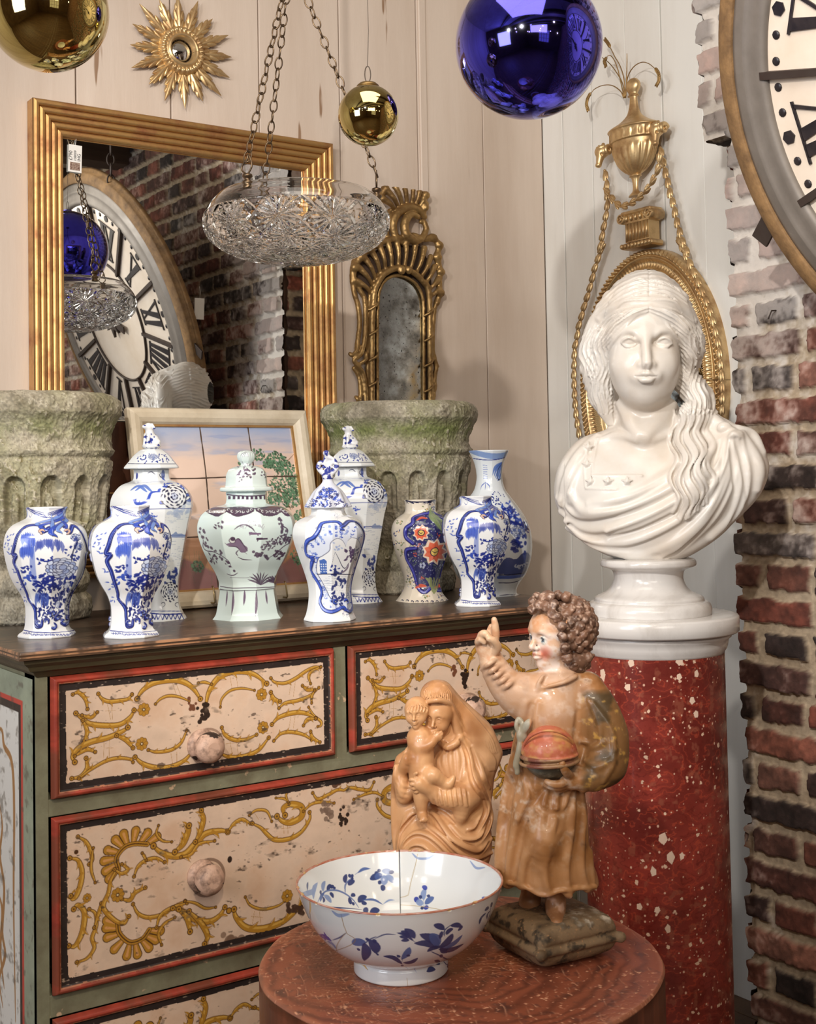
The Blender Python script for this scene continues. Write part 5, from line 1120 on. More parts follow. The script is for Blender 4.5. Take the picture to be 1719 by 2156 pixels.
# star-cut pattern : rows of twelve-point stars with prismatic grooves between
Lc=L[np.argmin(np.abs(P[:,1]-.016)+(P[:,0]<.15)*9)]
H=np.zeros_like(TH); Rr=np.interp(T,t_,r)
def star(cu,ct,R,n=16,depth=.0052):
    global H
    du=((TH-cu+PI)%(2*PI)-PI)*Rr; dt=T-ct; d=np.hypot(du,dt); a=np.arctan2(dt,du)
    m=d<R
    fold=np.abs(((a*n/(2*PI))%1)-.5)*2      # 0 groove centre .. 1 ridge
    hh=-depth*(1-fold)*np.clip(d/R*2.2,0,1)*np.clip((1-d/R)*3,0,1)-.0016*np.clip(1-d/(R*.3),0,1)
    H[m]=np.minimum(H[m],hh[m])
rows=[(Lc-.036,.046,0),(Lc-.083,.042,.5),(Lc-.128,.034,0)]
for ct,R,ph in rows:
    rr=np.interp(ct,t_,r); n=max(6,int(2*PI*rr/(R*2.02)))
    for k in range(n): star(2*PI*(k+ph)/n,ct,R)
star(0,.0,.034,16)
body=np.clip((Lc-T)/.003,0,1)
g1=((TH*20/(2*PI)+(T-Lc)/.047)%1);g2=((TH*20/(2*PI)-(T-Lc)/.047)%1); vg=lambda g:-.0032*np.clip(1-np.abs(g-.5)/.13,0,1)
H=np.minimum(H,vg(g1));H=np.minimum(H,vg(g2)); H=H*body+.0022*body*np.clip((T-.012)/.01,0,1)
Rm=r[:,None]+H*1.0; V=np.stack([Rm*np.cos(TH),Rm*np.sin(TH),z[:,None]+H*-.35],-1).reshape(-1,3)
Pi=spl(inner,4); Vi=np.stack([Pi[:,0][:,None]*np.cos(th),Pi[:,0][:,None]*np.sin(th),np.repeat(Pi[:,1][:,None],nth,1)],-1).reshape(-1,3)
V=np.concatenate([V,Vi]); n2=ns+len(Pi); i=np.arange(n2-1); Q=grid_faces(n2,nth); w=np.stack([i*nth+nth-1,i*nth,(i+1)*nth,(i+1)*nth+nth-1],1); Q=np.concatenate([Q,w])[:,::-1]
V=V+np.array([dc[0],dc[1],ze]); me=qmesh('bowl',V,Q,False); 
sm=np.ones(len(Q),bool); rowid=np.concatenate([np.repeat(np.arange(n2-1),nth-1),i]); sm[(t_[np.minimum(rowid,ns-1)]<Lc)&(rowid<ns-1)]=False; me.polygons.foreach_set('use_smooth',sm)
link('bowl',me,M_cut,dish)
# bottom discs close the two shells
mb=MB(); mb.lathe([(.006,-.0775),(.005,-.068)],16,Matrix.Translation(Vector((dc[0],dc[1],ze)))); mb.build('centre_button',M_cut,dish)
# hooks, ferrules and chains
apex=at(613,-94,2.45)
def link_mesh():
    mb=MB(); P=[(.0068*math.cos(a),0,.0118*math.sin(a)) for a in np.linspace(0,2*PI,22,endpoint=False)]; mb.tube(P,.00145,8,closed=True)
    me=bpy.data.meshes.new('chain_link'); V=np.concatenate(mb.v); me.from_pydata(V.tolist(),[],mb.f); me.polygons.foreach_set('use_smooth',np.array(mb.sm,bool)); me.materials.append(M_brass); return me
LM=link_mesh(); step=.0203
rd=.152
for ci,ang in enumerate((0,2*PI/3,4*PI/3)):
    dx=math.cos(ang)*RX[:2]/np.linalg.norm(RX[:2]); fwd=np.array([_fw[0],_fw[1]])/np.hypot(_fw[0],_fw[1]); h=np.array([dc[0]+rd*(dx[0]+math.sin(ang)*fwd[0]),dc[1]+rd*(dx[1]+math.sin(ang)*fwd[1]),ze+.047])
    Tn=Matrix.Translation(Vector(h))
    mb=MB(); mb.lathe([(.004,-.012),(.0085,-.011),(.0085,-.004),(.0065,-.003),(.0095,.0),(.0095,.003),(.0055,.0055),(.006,.009),(.0095,.012),(.009,.016),(.004,.018)],20,Tn); mb.build('hook_ferrule',M_brass,dish)
    top=h+np.array([0,0,.017]); d=apex-(h+np.array([0,0,.05])); Ld=np.linalg.norm(d); d/=Ld
    side=np.cross(d,[0,0,1.]); side/=np.linalg.norm(side)
    hk=[top+side*.0+np.array([0,0,-.002]),top+side*-.012+np.array([0,0,.008]),top+side*-.010+np.array([0,0,.018]),top+side*.0+np.array([0,0,.026]),top+side*.002+np.array([0,0,.034]),top+side*.008+np.array([0,0,.024]),top+side*.010+np.array([0,0,.012]),top+side*.002+np.array([0,0,.0])]
    mb=MB(); mb.tube(spl(hk,6),.0017,8); mb.build('hook',M_brass,dish)
    ch=bpy.data.objects.new('chain',None)
    n=int(Ld/step)
    a0=h+np.array([0,0,.045])
    chain=bpy.data.objects.new('chain',LM); COL.objects.link(chain); chain.parent=dish; chain.matrix_parent_inverse=dish.matrix_world.inverted()
    zax=d; xr=side; yr=np.cross(zax,xr)
    def lm(k):
        a=(PI/2 if k%2 else 0)+.35*math.sin(k*1.3+ci); x=xr*math.cos(a)+yr*math.sin(a); return frameM(a0+d*(k*step+.004),x=x,z=zax)
    chain.matrix_local=lm(0) if 0 else chain.matrix_local
    chain.matrix_basis=lm(0); base_inv=lm(0).inverted()
    for k in range(1,n+1):
        o=bpy.data.objects.new('chain_link',LM); COL.objects.link(o); o.parent=chain; o.matrix_basis=base_inv@lm(k)
mb=MB(); mb.tube([apex+np.array([0,0,-.005]),apex+np.array([0,0,CE-apex[2]])],.004,10); mb.lathe([(.02,CE-.004),(.05,CE-.006),(.05,CE)],24,Matrix.Translation(Vector((apex[0],apex[1],0)))); mb.build('ceiling_rod',M_brass,dish)
# ================================================================ great clock dial leaning out from the brick pier
ck_c=np.array([1.762,1.014,ZC+.59]); ck_v=np.array([-.343,0,.94])
clock=thing('tower_clock_dial','huge round clock dial with black roman numerals, grey rim and wooden surround','clock',frameM(ck_c,x=(0,-1,0),z=ck_v))
M_zinc=mat('zinc_bezel',(142,134,126),.5,.35,col2=(112,104,96),nscale=7,namt=.5,bump=(20,.15,.002),rvar=.15)
M_oak=mat('weathered_oak_rim',(150,116,76),.75,col2=(92,68,44),nscale=30,namt=.5,bump=(120,.6,.002))
M_dial=mat('opal_dial_glass',(236,222,206),.12,col2=(216,196,174),nscale=5,namt=.5,coat=.5)
M_blk=mat('black_numeral_paint',(34,30,34),.35,col2=(58,50,50),nscale=40)
M_iron=mat('rusty_iron',(66,56,50),.6,.3,col2=(60,44,38),nscale=30)
RY=Matrix.Rotation(PI/2,4,'X')      # lathe axis -> local -y (towards the room)
mb=MB(); mb.lathe([(.43,-.012),(.43,-.006),(.001,-.006)],120,RY,smooth=False); mb.build('dial',M_dial,clock)
mb=MB(); mb.lathe([(.426,-.006),(.427,.001),(.436,.004),(.444,.003),(.452,.000),(.470,-.003),(.474,-.001),(.478,-.003),(.495,-.008),(.503,-.012),(.504,-.03)],220,RY,cap=False); mb.build('bezel',M_zinc,clock)
mb=MB(); mb.lathe([(.502,-.03),(.503,-.008),(.506,-.006),(.522,-.010),(.536,-.016),(.540,-.020),(.541,-.034),(.548,-.036),(.550,-.05),(.40,-.052)],220,RY,cap=False); mb.build('wooden_surround',M_oak,clock)
rot0=math.radians(3.2)
def pol(a,r): return (r*math.sin(a-rot0),r*math.cos(a-rot0))     # a clockwise from XII
def slab(mb,poly,y0=.003,y1=.0065):
    mb.prism([(p[0],p[1]) for p in poly],y0,y1,Matrix.Rotation(PI/2,4,'X'))
def P2(a0,pts):   # pts in (tangential clockwise, radial) -> local
    o=[]
    for t,r in pts: ang=a0-rot0; o.append((t*math.cos(ang)+r*math.sin(ang),-t*math.sin(ang)+r*math.cos(ang)))
    return o
def fan(t,r,wn):  # widen with radius so that the strokes stay radial
    return t*(.62+.55*(r-.25)/.135)
roman=['XII','I','II','III','IIII','V','VI','VII','VIII','IX','X','XI']
for h in range(12):
    a=h*PI/6; s_=roman[h]; W={'I':.030,'V':.052,'X':.056}; tot=sum(W[c_] for c_ in s_); t=-tot/2; r0,r1=.252,.382; mb=MB()
    q=lambda pts: slab(mb,P2(a,[(fan(x_,y_,0),y_) for x_,y_ in pts]),-.0055,-.002)
    for c_ in s_:
        w=W[c_]; m=t+w/2
        if c_=='I': q([(m-.0095,r0),(m+.0095,r0),(m+.0095,r1),(m-.0095,r1)])
        elif c_=='V':
            q([(t+.001,r1),(t+.020,r1),(m+.006,r0),(m-.004,r0)]); q([(t+w-.007,r1),(t+w-.001,r1),(m+.006,r0),(m+.001,r0)])
        else:
            q([(t+.000,r1),(t+.019,r1),(t+w-.000,r0),(t+w-.019,r0)]); q([(t+w-.006,r1),(t+w,r1),(t+.006,r0),(t,r0)])
        t+=w
    for r_ in (r0,r1): q([(-tot/2-.004,r_-.002),(tot/2+.004,r_-.002),(tot/2+.004,r_+.003),(-tot/2-.004,r_+.003)])
    mb.build('numeral',M_blk,clock)
    mb=MB(); b=a+PI/12; slab(mb,P2(b,[(-.0055,.222),(.0055,.222),(.0065,.437),(-.0065,.437)]),-.006,.006); mb.build('hour_bar',M_iron,clock)
    mb=MB(); slab(mb,P2(a,[(.0125*math.cos(k*PI/3+.5),.4085+.0125*math.sin(k*PI/3+.5)) for k in range(6)]),-.0055,-.003); mb.build('hour_stud',M_blk,clock)
for m in range(60):
    if m%5:
        a=m*PI/30; mb=MB(); c0=P2(a,[(0,.4095)])[0]; mb.ball((c0[0],.0052,c0[1]),(.0078,.0022,.0078),10); mb.build('minute_dot',M_blk,clock)
mb=MB()
for r_ in (.224,): mb.tube([(r_*math.cos(t),.003,r_*math.sin(t)) for t in np.linspace(0,2*PI,90,endpoint=False)],.005,6,closed=True)
mb.build('inner_ring',M_iron,clock)
mb=MB(); st=[( (.058 if k%2 else .026)*math.cos(k*PI/7),(.058 if k%2 else .026)*math.sin(k*PI/7)) for k in range(14)]; slab(mb,st,.002,.012); mb.build('hub',M_iron,clock)
mb=MB(); slab(mb,P2(1.15,[(-.012,.02),(.012,.02),(.020,.13),(.004,.205),(-.004,.205),(-.020,.13)]),.004,.009); slab(mb,P2(1.15+PI,[(-.010,.02),(.010,.02),(.014,.09),(-.014,.09)]),.004,.009); mb.build('hand',M_iron,clock)
mb=MB(); A_=P2(math.radians(270-18)+rot0,[(0,.556)])[0]; mb.box((-.026,-.003,-.018),(.026,.003,.018),Matrix.Translation((A_[0]+.004,.028,A_[1]))@Matrix.Rotation(-.75,4,'Y'),bev=.001); mb.build('iron_bracket',M_iron,clock)
# iron brackets that carry the dial on the wall
for xx in (-.3,.3):
    mb=MB(); w0=(np.array(clock.matrix_world)@np.array([xx,.05,-.38,1]))[:3]; e=loc_(clock.matrix_world,[XB,w0[1],w0[2]]); mb.tube([(xx,.045,-.38),tuple(e)],.009,8); mb.build('wall_bracket',M_iron,clock)
for xx in (-.30,.30):
    w0=(np.array(clock.matrix_world)@np.array([xx,.035,.455,1]))[:3]; n=int((CE-w0[2])/.036)+1; first=None
    for k in range(n):
        mb=MB() if first is None else None; M_=clock.matrix_world.inverted()@Matrix.Translation(Vector(w0+np.array([0,0,k*.036])))@Matrix.Rotation(PI/2*(k%2)+.3,4,'Z')
        if first is None:
            mb.tube([(.012*math.cos(a),0,.021*math.sin(a)) for a in np.linspace(0,2*PI,20,endpoint=False)],.0028,8,closed=True); first=mb.build('hanging_chain',M_iron,clock); first.matrix_basis=M_; m0=M_.inverted()
        else:
            o=bpy.data.objects.new('chain_link',first.data); COL.objects.link(o); o.parent=first; o.matrix_basis=m0@M_
Mc=np.array(clock.matrix_world)
A_=P2(math.radians(270+2)+0,[(0,.53)])[0]; pt=(Mc@np.array([A_[0]-.004,.078,A_[1]-.03,1]))[:3]
ticket('small white price ticket hanging on the edge of the clock surround',pt,1.3,(1,0,0),(0,.1,1),[])
# ================================================================ carved leaf helper
def leaf3(mb,p,d,n,L,w,h,bend=0.,seg=5):
    """carved leaf : p base, d direction, n outward normal"""
    p=np.array(p,float);d=np.array(d,float);d/=np.linalg.norm(d);n=np.array(n,float);n=n-d*(n@d);n/=np.linalg.norm(n);s_=np.cross(n,d); V=[];Fc=[]
    for i in range(seg+1):
        t=i/seg; ww=w/2*(math.sin(PI*min(1,(t*.93+.07)))**.65)*(1-.15*t)+.0003; o=p+d*L*t+n*bend*math.sin(PI*t*.5)*t
        hh=h*(math.sin(PI*min(1,t*.9+.1))**.6)
        V+=[o-s_*ww,o-s_*ww*.5+n*hh*.35,o+n*hh,o+s_*ww*.5+n*hh*.35,o+s_*ww]
    for i in range(seg):
        for k in range(4): a=i*5+k; Fc.append((a,a+1,a+6,a+5))
    k=len(V); V2=V+[v-n*.002 for v in V[::5]]+[v-n*.002 for v in V[4::5]]
    for i in range(seg): Fc.append((i*5+5,k+i+1,k+i,i*5)); Fc.append((i*5+4,k+seg+1+i,k+seg+2+i,i*5+9))
    mb.add(V2,Fc,True)
# ================================================================ sunburst mirror
sc=onY(384,106,YW-.02); sc[1]=YW-.001
sun=thing('sunburst_mirror','small gilt sunburst mirror with leafy rays and a round convex centre, above the big mirror','mirror',frameM(sc,x=(1,0,0),z=(0,0,1)))
for i in range(16):
    a=i*2*PI/16+.06; d=np.array([math.cos(a),0,math.sin(a)]); t_=np.array([-math.sin(a),0,math.cos(a)]); n=(0,-1,0); mb=MB(); r_=random.Random(i)
    LL=.083+.008*math.sin(i*2.3); b=d*.042+np.array([0,-.012,0])
    for k in (-1,1):
        leaf3(mb,b+d*.004,d+t_*k*.42,n,.032,.012,.004); leaf3(mb,b+d*.022,d+t_*k*.36,n,.034,.013,.0045,.002); leaf3(mb,b+d*.044,d+t_*k*.26,n,.026,.011,.004,.001)
    leaf3(mb,b,d,n,LL+.004,.016,.008,.003)
    mb.build('ray',M_gold2,sun)
th=np.linspace(0,2*PI,480,endpoint=False); pr=spl([(.027,.012),(.030,.026),(.034,.031),(.038,.029),(.041,.026),(.046,.0285),(.051,.027),(.0555,.019),(.057,.008),(.055,.0)],5)
TH,_=np.meshgrid(th,pr[:,0]); Rr=pr[:,0][:,None]+0*TH; Hh=pr[:,1][:,None]+np.clip((Rr-.041)/.004,0,1)*(Rr<.0565)*.0022*np.sign(np.sin(TH*27))*np.abs(np.sin(TH*27))**.5
V=np.stack([Rr*np.cos(TH),-Hh,Rr*np.sin(TH)],-1).reshape(-1,3); ns_=len(pr); Q=grid_faces(ns_,480); i=np.arange(ns_-1); w_=np.stack([i*480+479,i*480,(i+1)*480,(i+1)*480+479],1)
link('gadrooned_ring',qmesh('gadrooned_ring',V,np.concatenate([Q,w_]),True),M_gold2,sun)
mb=MB(); mb.lathe([(.0285,.010),(.02,.0135),(.01,.0155),(.001,.016)],40,RY); mb.build('convex_glass',M_glass,sun)
# ================================================================ rococo mirror
rc=onY(835,640,YW-.03); rc[1]=YW-.001
roc=thing('rococo_mirror','tall narrow carved gilt mirror with an arched glass and pierced shell crest','mirror',frameM(rc,x=(1,0,0),z=(0,0,1)))
def fr(X,Y,dep):
    q=onY(680+X/3.171,320+Y/3.171,YW-.03); return (q[0]-rc[0],-dep,q[2]-rc[2])
S=Sculpt((-.155,-.06,-.42),(.155,.002,.30),.0019)
def ch(pts,r,dep=.02,k=.004,n=5,**kw):
    d=np.interp(np.linspace(0,1,len(pts)),[0,.5,1],[dep*.8,dep,dep*.8]) if np.ndim(dep)==0 else dep
    S.chain([fr(p[0],p[1],dd) for p,dd in zip(pts,np.broadcast_to(d,(len(pts),)))],r,k=k,n=n,**kw)
base=[(340,2150),(338,1690),(335,1300),(345,980),(370,880),(420,810),(510,775),(600,800),(670,860),(715,950),(722,1300),(728,1690),(732,2150)]
inn=[(388,2150),(384,1690),(380,1300),(385,1000),(400,905),(440,845),(510,820),(580,838),(640,882),(678,955),(690,1050),(692,1300),(694,1690),(696,2150)]
ch(base,.0075,.028,n=8); ch(inn,.0045,.020,n=8); ch([(p[0]-12*(1 if p[0]<510 else -1),p[1]-12*(p[1]<960)) for p in base],.006,.016,n=8)
for k in range(9):   # ribbon binding on the uprights
    for x_ in (345,712): 
        y_=1030+k*170+(40 if x_>500 else 0); S.chain([fr(x_-28,y_+22,.026),fr(x_,y_,.036),fr(x_+30,y_-26,.026)],.0032,k=.002,n=3)
L_=[([(320,2100),(300,1800),(300,1690),(285,1500),(240,1425),(218,1385),(262,1345),(288,1250),(296,1100),(290,980),(268,930),(238,880)],.0062,.024),([(275,1900),(262,1700),(268,1600),(260,1500),(228,1440)],.0055,.018),
([(245,1310),(262,1150),(248,1020),(222,930),(212,800),(226,725)],.0065,.020),([(250,1290),(232,1330),(205,1355),(196,1345)],.005,.024),([(240,1425),(290,1385),(300,1340)],.005,.026),([(262,1680),(245,1650),(240,1635)],.005,.02),
([(745,2100),(752,1800),(750,1690),(760,1500),(768,1440),(758,1380),(746,1300),(754,1100),(768,1020),(788,965)],.0062,.022),([(762,1400),(776,1420),(790,1428)],.004,.02),([(765,1480),(775,1560),(755,1640)],.004,.016)]
for p,r_,d_ in L_: ch(p,r_,d_)
ribs=[((325,930),(238,862)),((338,880),(248,770)),((362,838),(282,700)),((395,808),(330,655)),((430,790),(385,622)),((470,778),(440,598)),((512,772),(500,588)),((552,778),(560,585)),((592,790),(625,600)),((630,815),(685,640)),((660,845),(728,700)),((690,880),(752,765)),((710,925),(778,845)),((722,965),(782,915))]
for a_,b_ in ribs: ch([a_,((a_[0]+b_[0])/2,(a_[1]+b_[1])/2),b_],[.0048,.0058,.0085],[.022,.030,.024],k=.005,n=4)
ch([(214,860),(222,770),(262,700),(318,652),(376,612),(436,588),(500,575),(560,570),(610,560),(680,583),(738,572),(782,622),(772,700),(792,790),(786,870),(792,940),(775,1005)],[.0085,.007,.009,.0065,.009,.007,.009,.0065,.009,.007,.010,.007,.010,.007,.009,.007,.008],.026,n=6)
for p in ((738,572),(782,622),(772,700),(792,800),(790,940),(320,650),(262,700),(222,770)): S.ell(fr(p[0],p[1],.026),(.013,.010,.011),k=.004)
S.ell(fr(520,790,.034),(.011,.008,.012),k=.003).ell(fr(570,790,.032),(.009,.008,.011),k=.003)
ch([(640,432),(600,415),(560,445),(545,500),(560,560),(610,590),(660,575),(690,520),(680,470),(660,465)],[.007,.009,.011,.012,.012,.011,.009,.008,.007,.006],.032,n=6)
ch([(690,430),(650,385),(580,370),(520,395),(480,450),(480,520),(510,580),(570,610)],[.008,.010,.011,.011,.011,.010,.009,.008],.026,n=6); ch([(460,600),(440,540),(440,460),(470,390)],.008,.018)
for a_,b_ in (((500,390),(405,310)),((520,370),(425,245)),((545,358),(470,200)),((575,352),(530,175)),((605,352),(600,180)),((630,358),(650,225)),((655,372),(682,290)),((672,395),(690,350))): ch([a_,((a_[0]+b_[0])/2,(a_[1]+b_[1])/2),b_],[.005,.0065,.0095],[.020,.030,.026],k=.005,n=4)
ch([(395,320),(415,262),(440,205),(495,170),(520,110),(532,78),(552,130),(605,150),(648,205),(678,235),(688,300),(684,400)],[.007,.009,.010,.010,.008,.004,.009,.010,.009,.010,.008,.008],.026,n=6)
for p in ((600,150),(665,215),(690,290),(685,370),(520,130)): S.ell(fr(p[0],p[1],.03),(.010,.008,.010),k=.003)
V,Q=S.mesh(); V[:,1]+=(noise3(V,120,2,2)-.5)*.003; link('carved_frame',qmesh('carved_frame',V,Q),M_gold3,roc)
gp=[fr(x_,y_,0) for x_,y_ in spl([(p[0],p[1]) for p in inn],4)]; mb=MB(); slab(mb,[(p[0],p[2]) for p in gp],.010,.013); 
M_fox=mat('foxed_mirror_glass',(196,200,200),.05,1.,col2=(84,82,78),nscale=22,namt=.55,rvar=.35,speck=((40,38,36),150,.64)); mb.build('old_glass',M_fox,roc)
bp=[(330,2150),(328,1300),(335,980),(260,900),(250,780),(330,680),(440,620),(560,610),(680,620),(740,720),(760,880),(725,980),(735,1300),(735,2150)]; mb=MB(); slab(mb,[(fr(x_,y_,0)[0],fr(x_,y_,0)[2]) for x_,y_ in bp],.002,.007); mb.build('backboard',M_beam,roc)
# ================================================================ oval girandole on the white boards
oy0,oy1=onX(1213,800,XR-.05)[1],onX(1509,800,XR-.05)[1]; ozt=onX(1360,520,XR-.05)[2]; ozc=onX(1360,812,XR-.05)[2]; A0=(oy0-oy1)/2; B0=ozt-ozc; ocy=(oy0+oy1)/2
gir=thing('oval_girandole_mirror','oval gilt mirror crowned by an urn, ram heads, husk garlands and wheat ears','mirror',frameM((XR-.001,ocy,ozc),x=(0,-1,0),z=(0,0,1)))
Gi=Minv(gir.matrix_world)
def fg(X,Y,dep,crop=(1180,60,4.093)):
    q=onX(crop[0]+X/crop[2],crop[1]+Y/crop[2],XR-dep); return Gi[:3,:3]@q+Gi[:3,3]
pr=spl([(.0,.0),(.0,.020),(.002,.030),(.008,.038),(.014,.034),(.017,.029),(.020,.031),(.022,.036),(.026,.034),(.032,.027),(.040,.026),(.047,.030),(.050,.036),(.0525,.037),(.055,.030),(.057,.022),(.060,.020),(.061,.012)],5)
nth=1400; th=np.linspace(0,2*PI,nth,endpoint=False); TH,D=np.meshgrid(th,pr[:,0]); Hh=pr[:,1][:,None]+0*TH
arc=np.cumsum(np.hypot(A0*np.sin(th),B0*np.cos(th)))*(2*PI/nth); AR=np.broadcast_to(arc,TH.shape)
rope=(D>.001)&(D<.017); Hh=Hh+np.where(rope,.0042*np.sin((AR/.0135+D/.012)*2*PI)*np.sin(PI*np.clip((D)/.017,0,1)),0)
flu=(D>.024)&(D<.050); Hh=Hh+np.where(flu,-.0035*np.clip(np.sin(AR/.0118*2*PI),0,1)**.6*np.sin(PI*np.clip((D-.024)/.026,0,1)),0)
bead=(D>.0495)&(D<.056); Hh=Hh+np.where(bead,.0022*np.sin(AR/.0062*2*PI)-.001,0)
V=np.stack([(A0-D)*np.cos(TH),-Hh,(B0-D)*np.sin(TH)],-1).reshape(-1,3); ns_=len(pr); Q=grid_faces(ns_,nth); i=np.arange(ns_-1); w_=np.stack([i*nth+nth-1,i*nth,(i+1)*nth,(i+1)*nth+nth-1],1)
link('oval_frame',qmesh('oval_frame',V,np.concatenate([Q,w_])[:,::-1],True),M_gold2,gir)
mb=MB(); mb.lathe([(1,.008),(1,.012),(.001,.012)],96,Matrix.Diagonal((A0-.058,1,B0-.058,1))@RY,smooth=False); mb.build("oval_glass",M_glass,gir)
# pedestal, capital and urn, aligned with the wall
pl=fg(565,1740,.05);prr=fg(765,1740,.05); px0,px1=pl[0],prr[0]; pzt=fg(665,1660,.05)[2]; pzb=fg(665,1830,.05)[2]; pc=(px0+px1)/2
mb=MB(); mb.box((px0,-.050,pzb),(px1,-.012,pzt))
for k in range(7): x_=px0+(px1-px0)*(k+.5)/7; mb.tube([(x_,-.050,pzb+.004),(x_,-.050,pzt-.002)],(px1-px0)/7*.36,8)
mb.build('fluted_pedestal',M_gold2,gir)
mb=MB(); w_=(px1-px0)
mb.box((px0-.014,-.056,pzb-.016),(px1+.014,-.010,pzb-.002),bev=.004)
for k in range(9): x_=px0-.014+(w_+.028)*(k+.5)/9; mb.ball((x_,-.056,pzb-.009),(.006,.005,.007),8)
mb.build('base_moulding',M_gold2,gir)
mb=MB(); cz=pzt+.014
mb.box((px0-.012,-.056,cz+.006),(px1+.012,-.010,cz+.016),bev=.003); mb.box((px0-.004,-.052,pzt-.002),(px1+.004,-.012,cz+.006))
for sx in (px0-.008,px1+.008):
    mb.tube([(sx,-.060,cz-.002),(sx,-.012,cz-.002)],.0125,20)
    P=[(sx+(.011-.0011*t)*math.cos(t),-.061,cz-.002+(.011-.0011*t)*math.sin(t)) for t in np.linspace(0,9,40)]; mb.tube(P,.0022,6)
for k in range(5): x_=px0+w_*(k+.5)/5; mb.ball((x_,-.053,cz-.003),(.006,.006,.0085),10)
mb.build('ionic_capital',M_gold2,gir)
ub=fg(668,1440,.045); ul=fg(440,1010,.045); ur=fg(800,900,.045); HW=(ur[0]-ul[0])/2; uz=fg(650,960,.045)[2]; k_=(uz-ub[2]); ux=(ul[0]+ur[0])/2*.5+ub[0]*.5
prf=[(.30,0),(.26,.03),(.13,.10),(.12,.22),(.17,.33),(.26,.36),(.20,.38),(.34,.42),(.62,.55),(.80,.72),(.90,.90),(.93,.98),(1.03,1.0),(1.04,1.16),(1.10,1.20),(1.0,1.24),(.62,1.33),(.30,1.46),(.19,1.62),(.16,1.78),(.24,1.80),(.18,1.84),(.28,1.93),(.29,2.02),(.16,2.10),(.02,2.12)]
pf=spl([(r_*HW,z_*k_) for r_,z_ in prf],4)
def mod(th_,z_): 
    zz=z_/k_; return 1+.07*np.where((zz>.42)&(zz<.88),np.abs(np.sin(th_*9)),0)-.05*np.where((zz>1.03)&(zz<1.14),(np.sin(th_*22)>0),0)
mb=MB(); mb.lathe(pf,160,Matrix.Translation((ux,-.042,ub[2]))@Matrix.Diagonal((1,.62,1,1)),mod=mod); mb.build('urn',M_gold2,gir)
def ram(c,sgn):
    S=Sculpt((-.034,-.034,-.045),(.034,.034,.034),.0017)
    S.ell((0,0,.005),(.017,.018,.017),k=.006).chain([(0,-.006,0),(sgn*.003,-.012,-.030)],[.013,.0075],k=.006).ell((sgn*.004,-.013,-.033),(.008,.008,.006),k=.003)
    for t in (-1,1):
        P=[(t*(.016+.003*q/6),.004+.013*math.cos(q)*(1-.08*q),.004+.013*math.sin(q)*(1-.08*q)) for q in np.linspace(.5,6.6,18)]; S.chain(P,np.interp(np.arange(18),[0,17],[.0068,.0028]),k=.001)
        S.ell((t*.009,-.013,-.006),(.003,.003,.003),k=.001,op='sub')
    for k in range(26):
        r_=random.Random(k); a=r_.uniform(0,6.28);b=r_.uniform(.1,1.4); S.ell((.016*math.cos(a)*math.sin(b),.016*math.sin(a)*math.sin(b),.006+.017*math.cos(b)),(.004,.004,.004),k=.001)
    V,Q=S.mesh(); V=V+np.array(c); link('ram_head',qmesh('ram_head',V,Q),M_gold2,gir)
ram(fg(368,1075,.055),-1); ram(fg(842,885,.055),1)
def garland(pts,name='husk_garland'):
    P=spl(pts,10); L=np.concatenate([[0],np.cumsum(np.linalg.norm(np.diff(P,axis=0),axis=1))]); mb=MB(); n=int(L[-1]/.0262); mb.tube(P[::3],.0018,6)
    for k in range(n):
        q=np.array([np.interp(L[-1]*(k+.0)/n,L,P[:,j]) for j in range(3)]); q2=np.array([np.interp(min(L[-1],L[-1]*(k+.5)/n),L,P[:,j]) for j in range(3)]); d=q2-q; d/=np.linalg.norm(d)+1e-9; s_=np.cross(d,(0,-1,0)); s_/=np.linalg.norm(s_)
        for t,l in ((-1,.027),(1,.027),(0,.030)): leaf3(mb,q+np.array([0,-.002*(t==0),0]),d+s_*t*.30,(0,-1,0),l,.0125,.0055,.003)
        mb.ball(q,(.004,.0045,.004),8)
    mb.build(name,M_gold2,gir)
c2=(1200,480,4.4917)
garland([fg(x_,y_,.035) for x_,y_ in ((385,1225),(400,1320),(402,1400),(408,1500),(395,1620),(380,1700),(362,1800),(340,1930))]+[fg(x_,y_,.033,c2) for x_,y_ in ((310,150),(280,260),(245,360),(215,480),(180,610),(145,720),(115,830),(90,920),(70,1040),(50,1140),(45,1260),(42,1380),(45,1500),(50,1620),(60,1740),(75,1860),(95,1980))])
garland([fg(x_,y_,.035) for x_,y_ in ((862,1030),(885,1130),(905,1230),(930,1330),(950,1430),(980,1530),(1000,1640),(1030,1750),(1060,1850),(1100,1950))]+[fg(x_,y_,.033,c2) for x_,y_ in ((1035,110),(1090,230),(1140,340),(1190,440),(1240,560),(1290,680),(1335,800),(1370,930),(1400,1060),(1420,1180),(1430,1300),(1440,1420),(1445,1540),(1445,1660),(1440,1760),(1430,1880))])
garland([fg(x_,y_,.075) for x_,y_ in ((382,1380),(450,1470),(520,1530),(600,1512),(680,1460),(745,1395),(805,1300),(850,1190),(858,1070))])
def wheat(pts,ear=None):
    P=spl([fg(x_,y_,.045+.004*i) for i,(x_,y_) in enumerate(pts)],6); mb=MB(); mb.tube(P,np.linspace(.0016,.001,len(P)),6)
    if ear:
        E=spl([fg(x_,y_,.062) for x_,y_ in ear],8); d=np.gradient(E,axis=0)
        for k in range(0,len(E)-1,2):
            t_=d[k]/np.linalg.norm(d[k]); s_=np.cross(t_,(0,-1,0))
            for t in (-1,1): leaf3(mb,E[k],t_+s_*t*.45,(0,-1,0),.010,.0048,.003)
    mb.build('wheat_stem',M_gold3,gir)
wheat([(548,600),(520,540),(450,492),(370,490),(300,520),(268,556)],[(262,552),(238,600),(228,650),(238,704)])
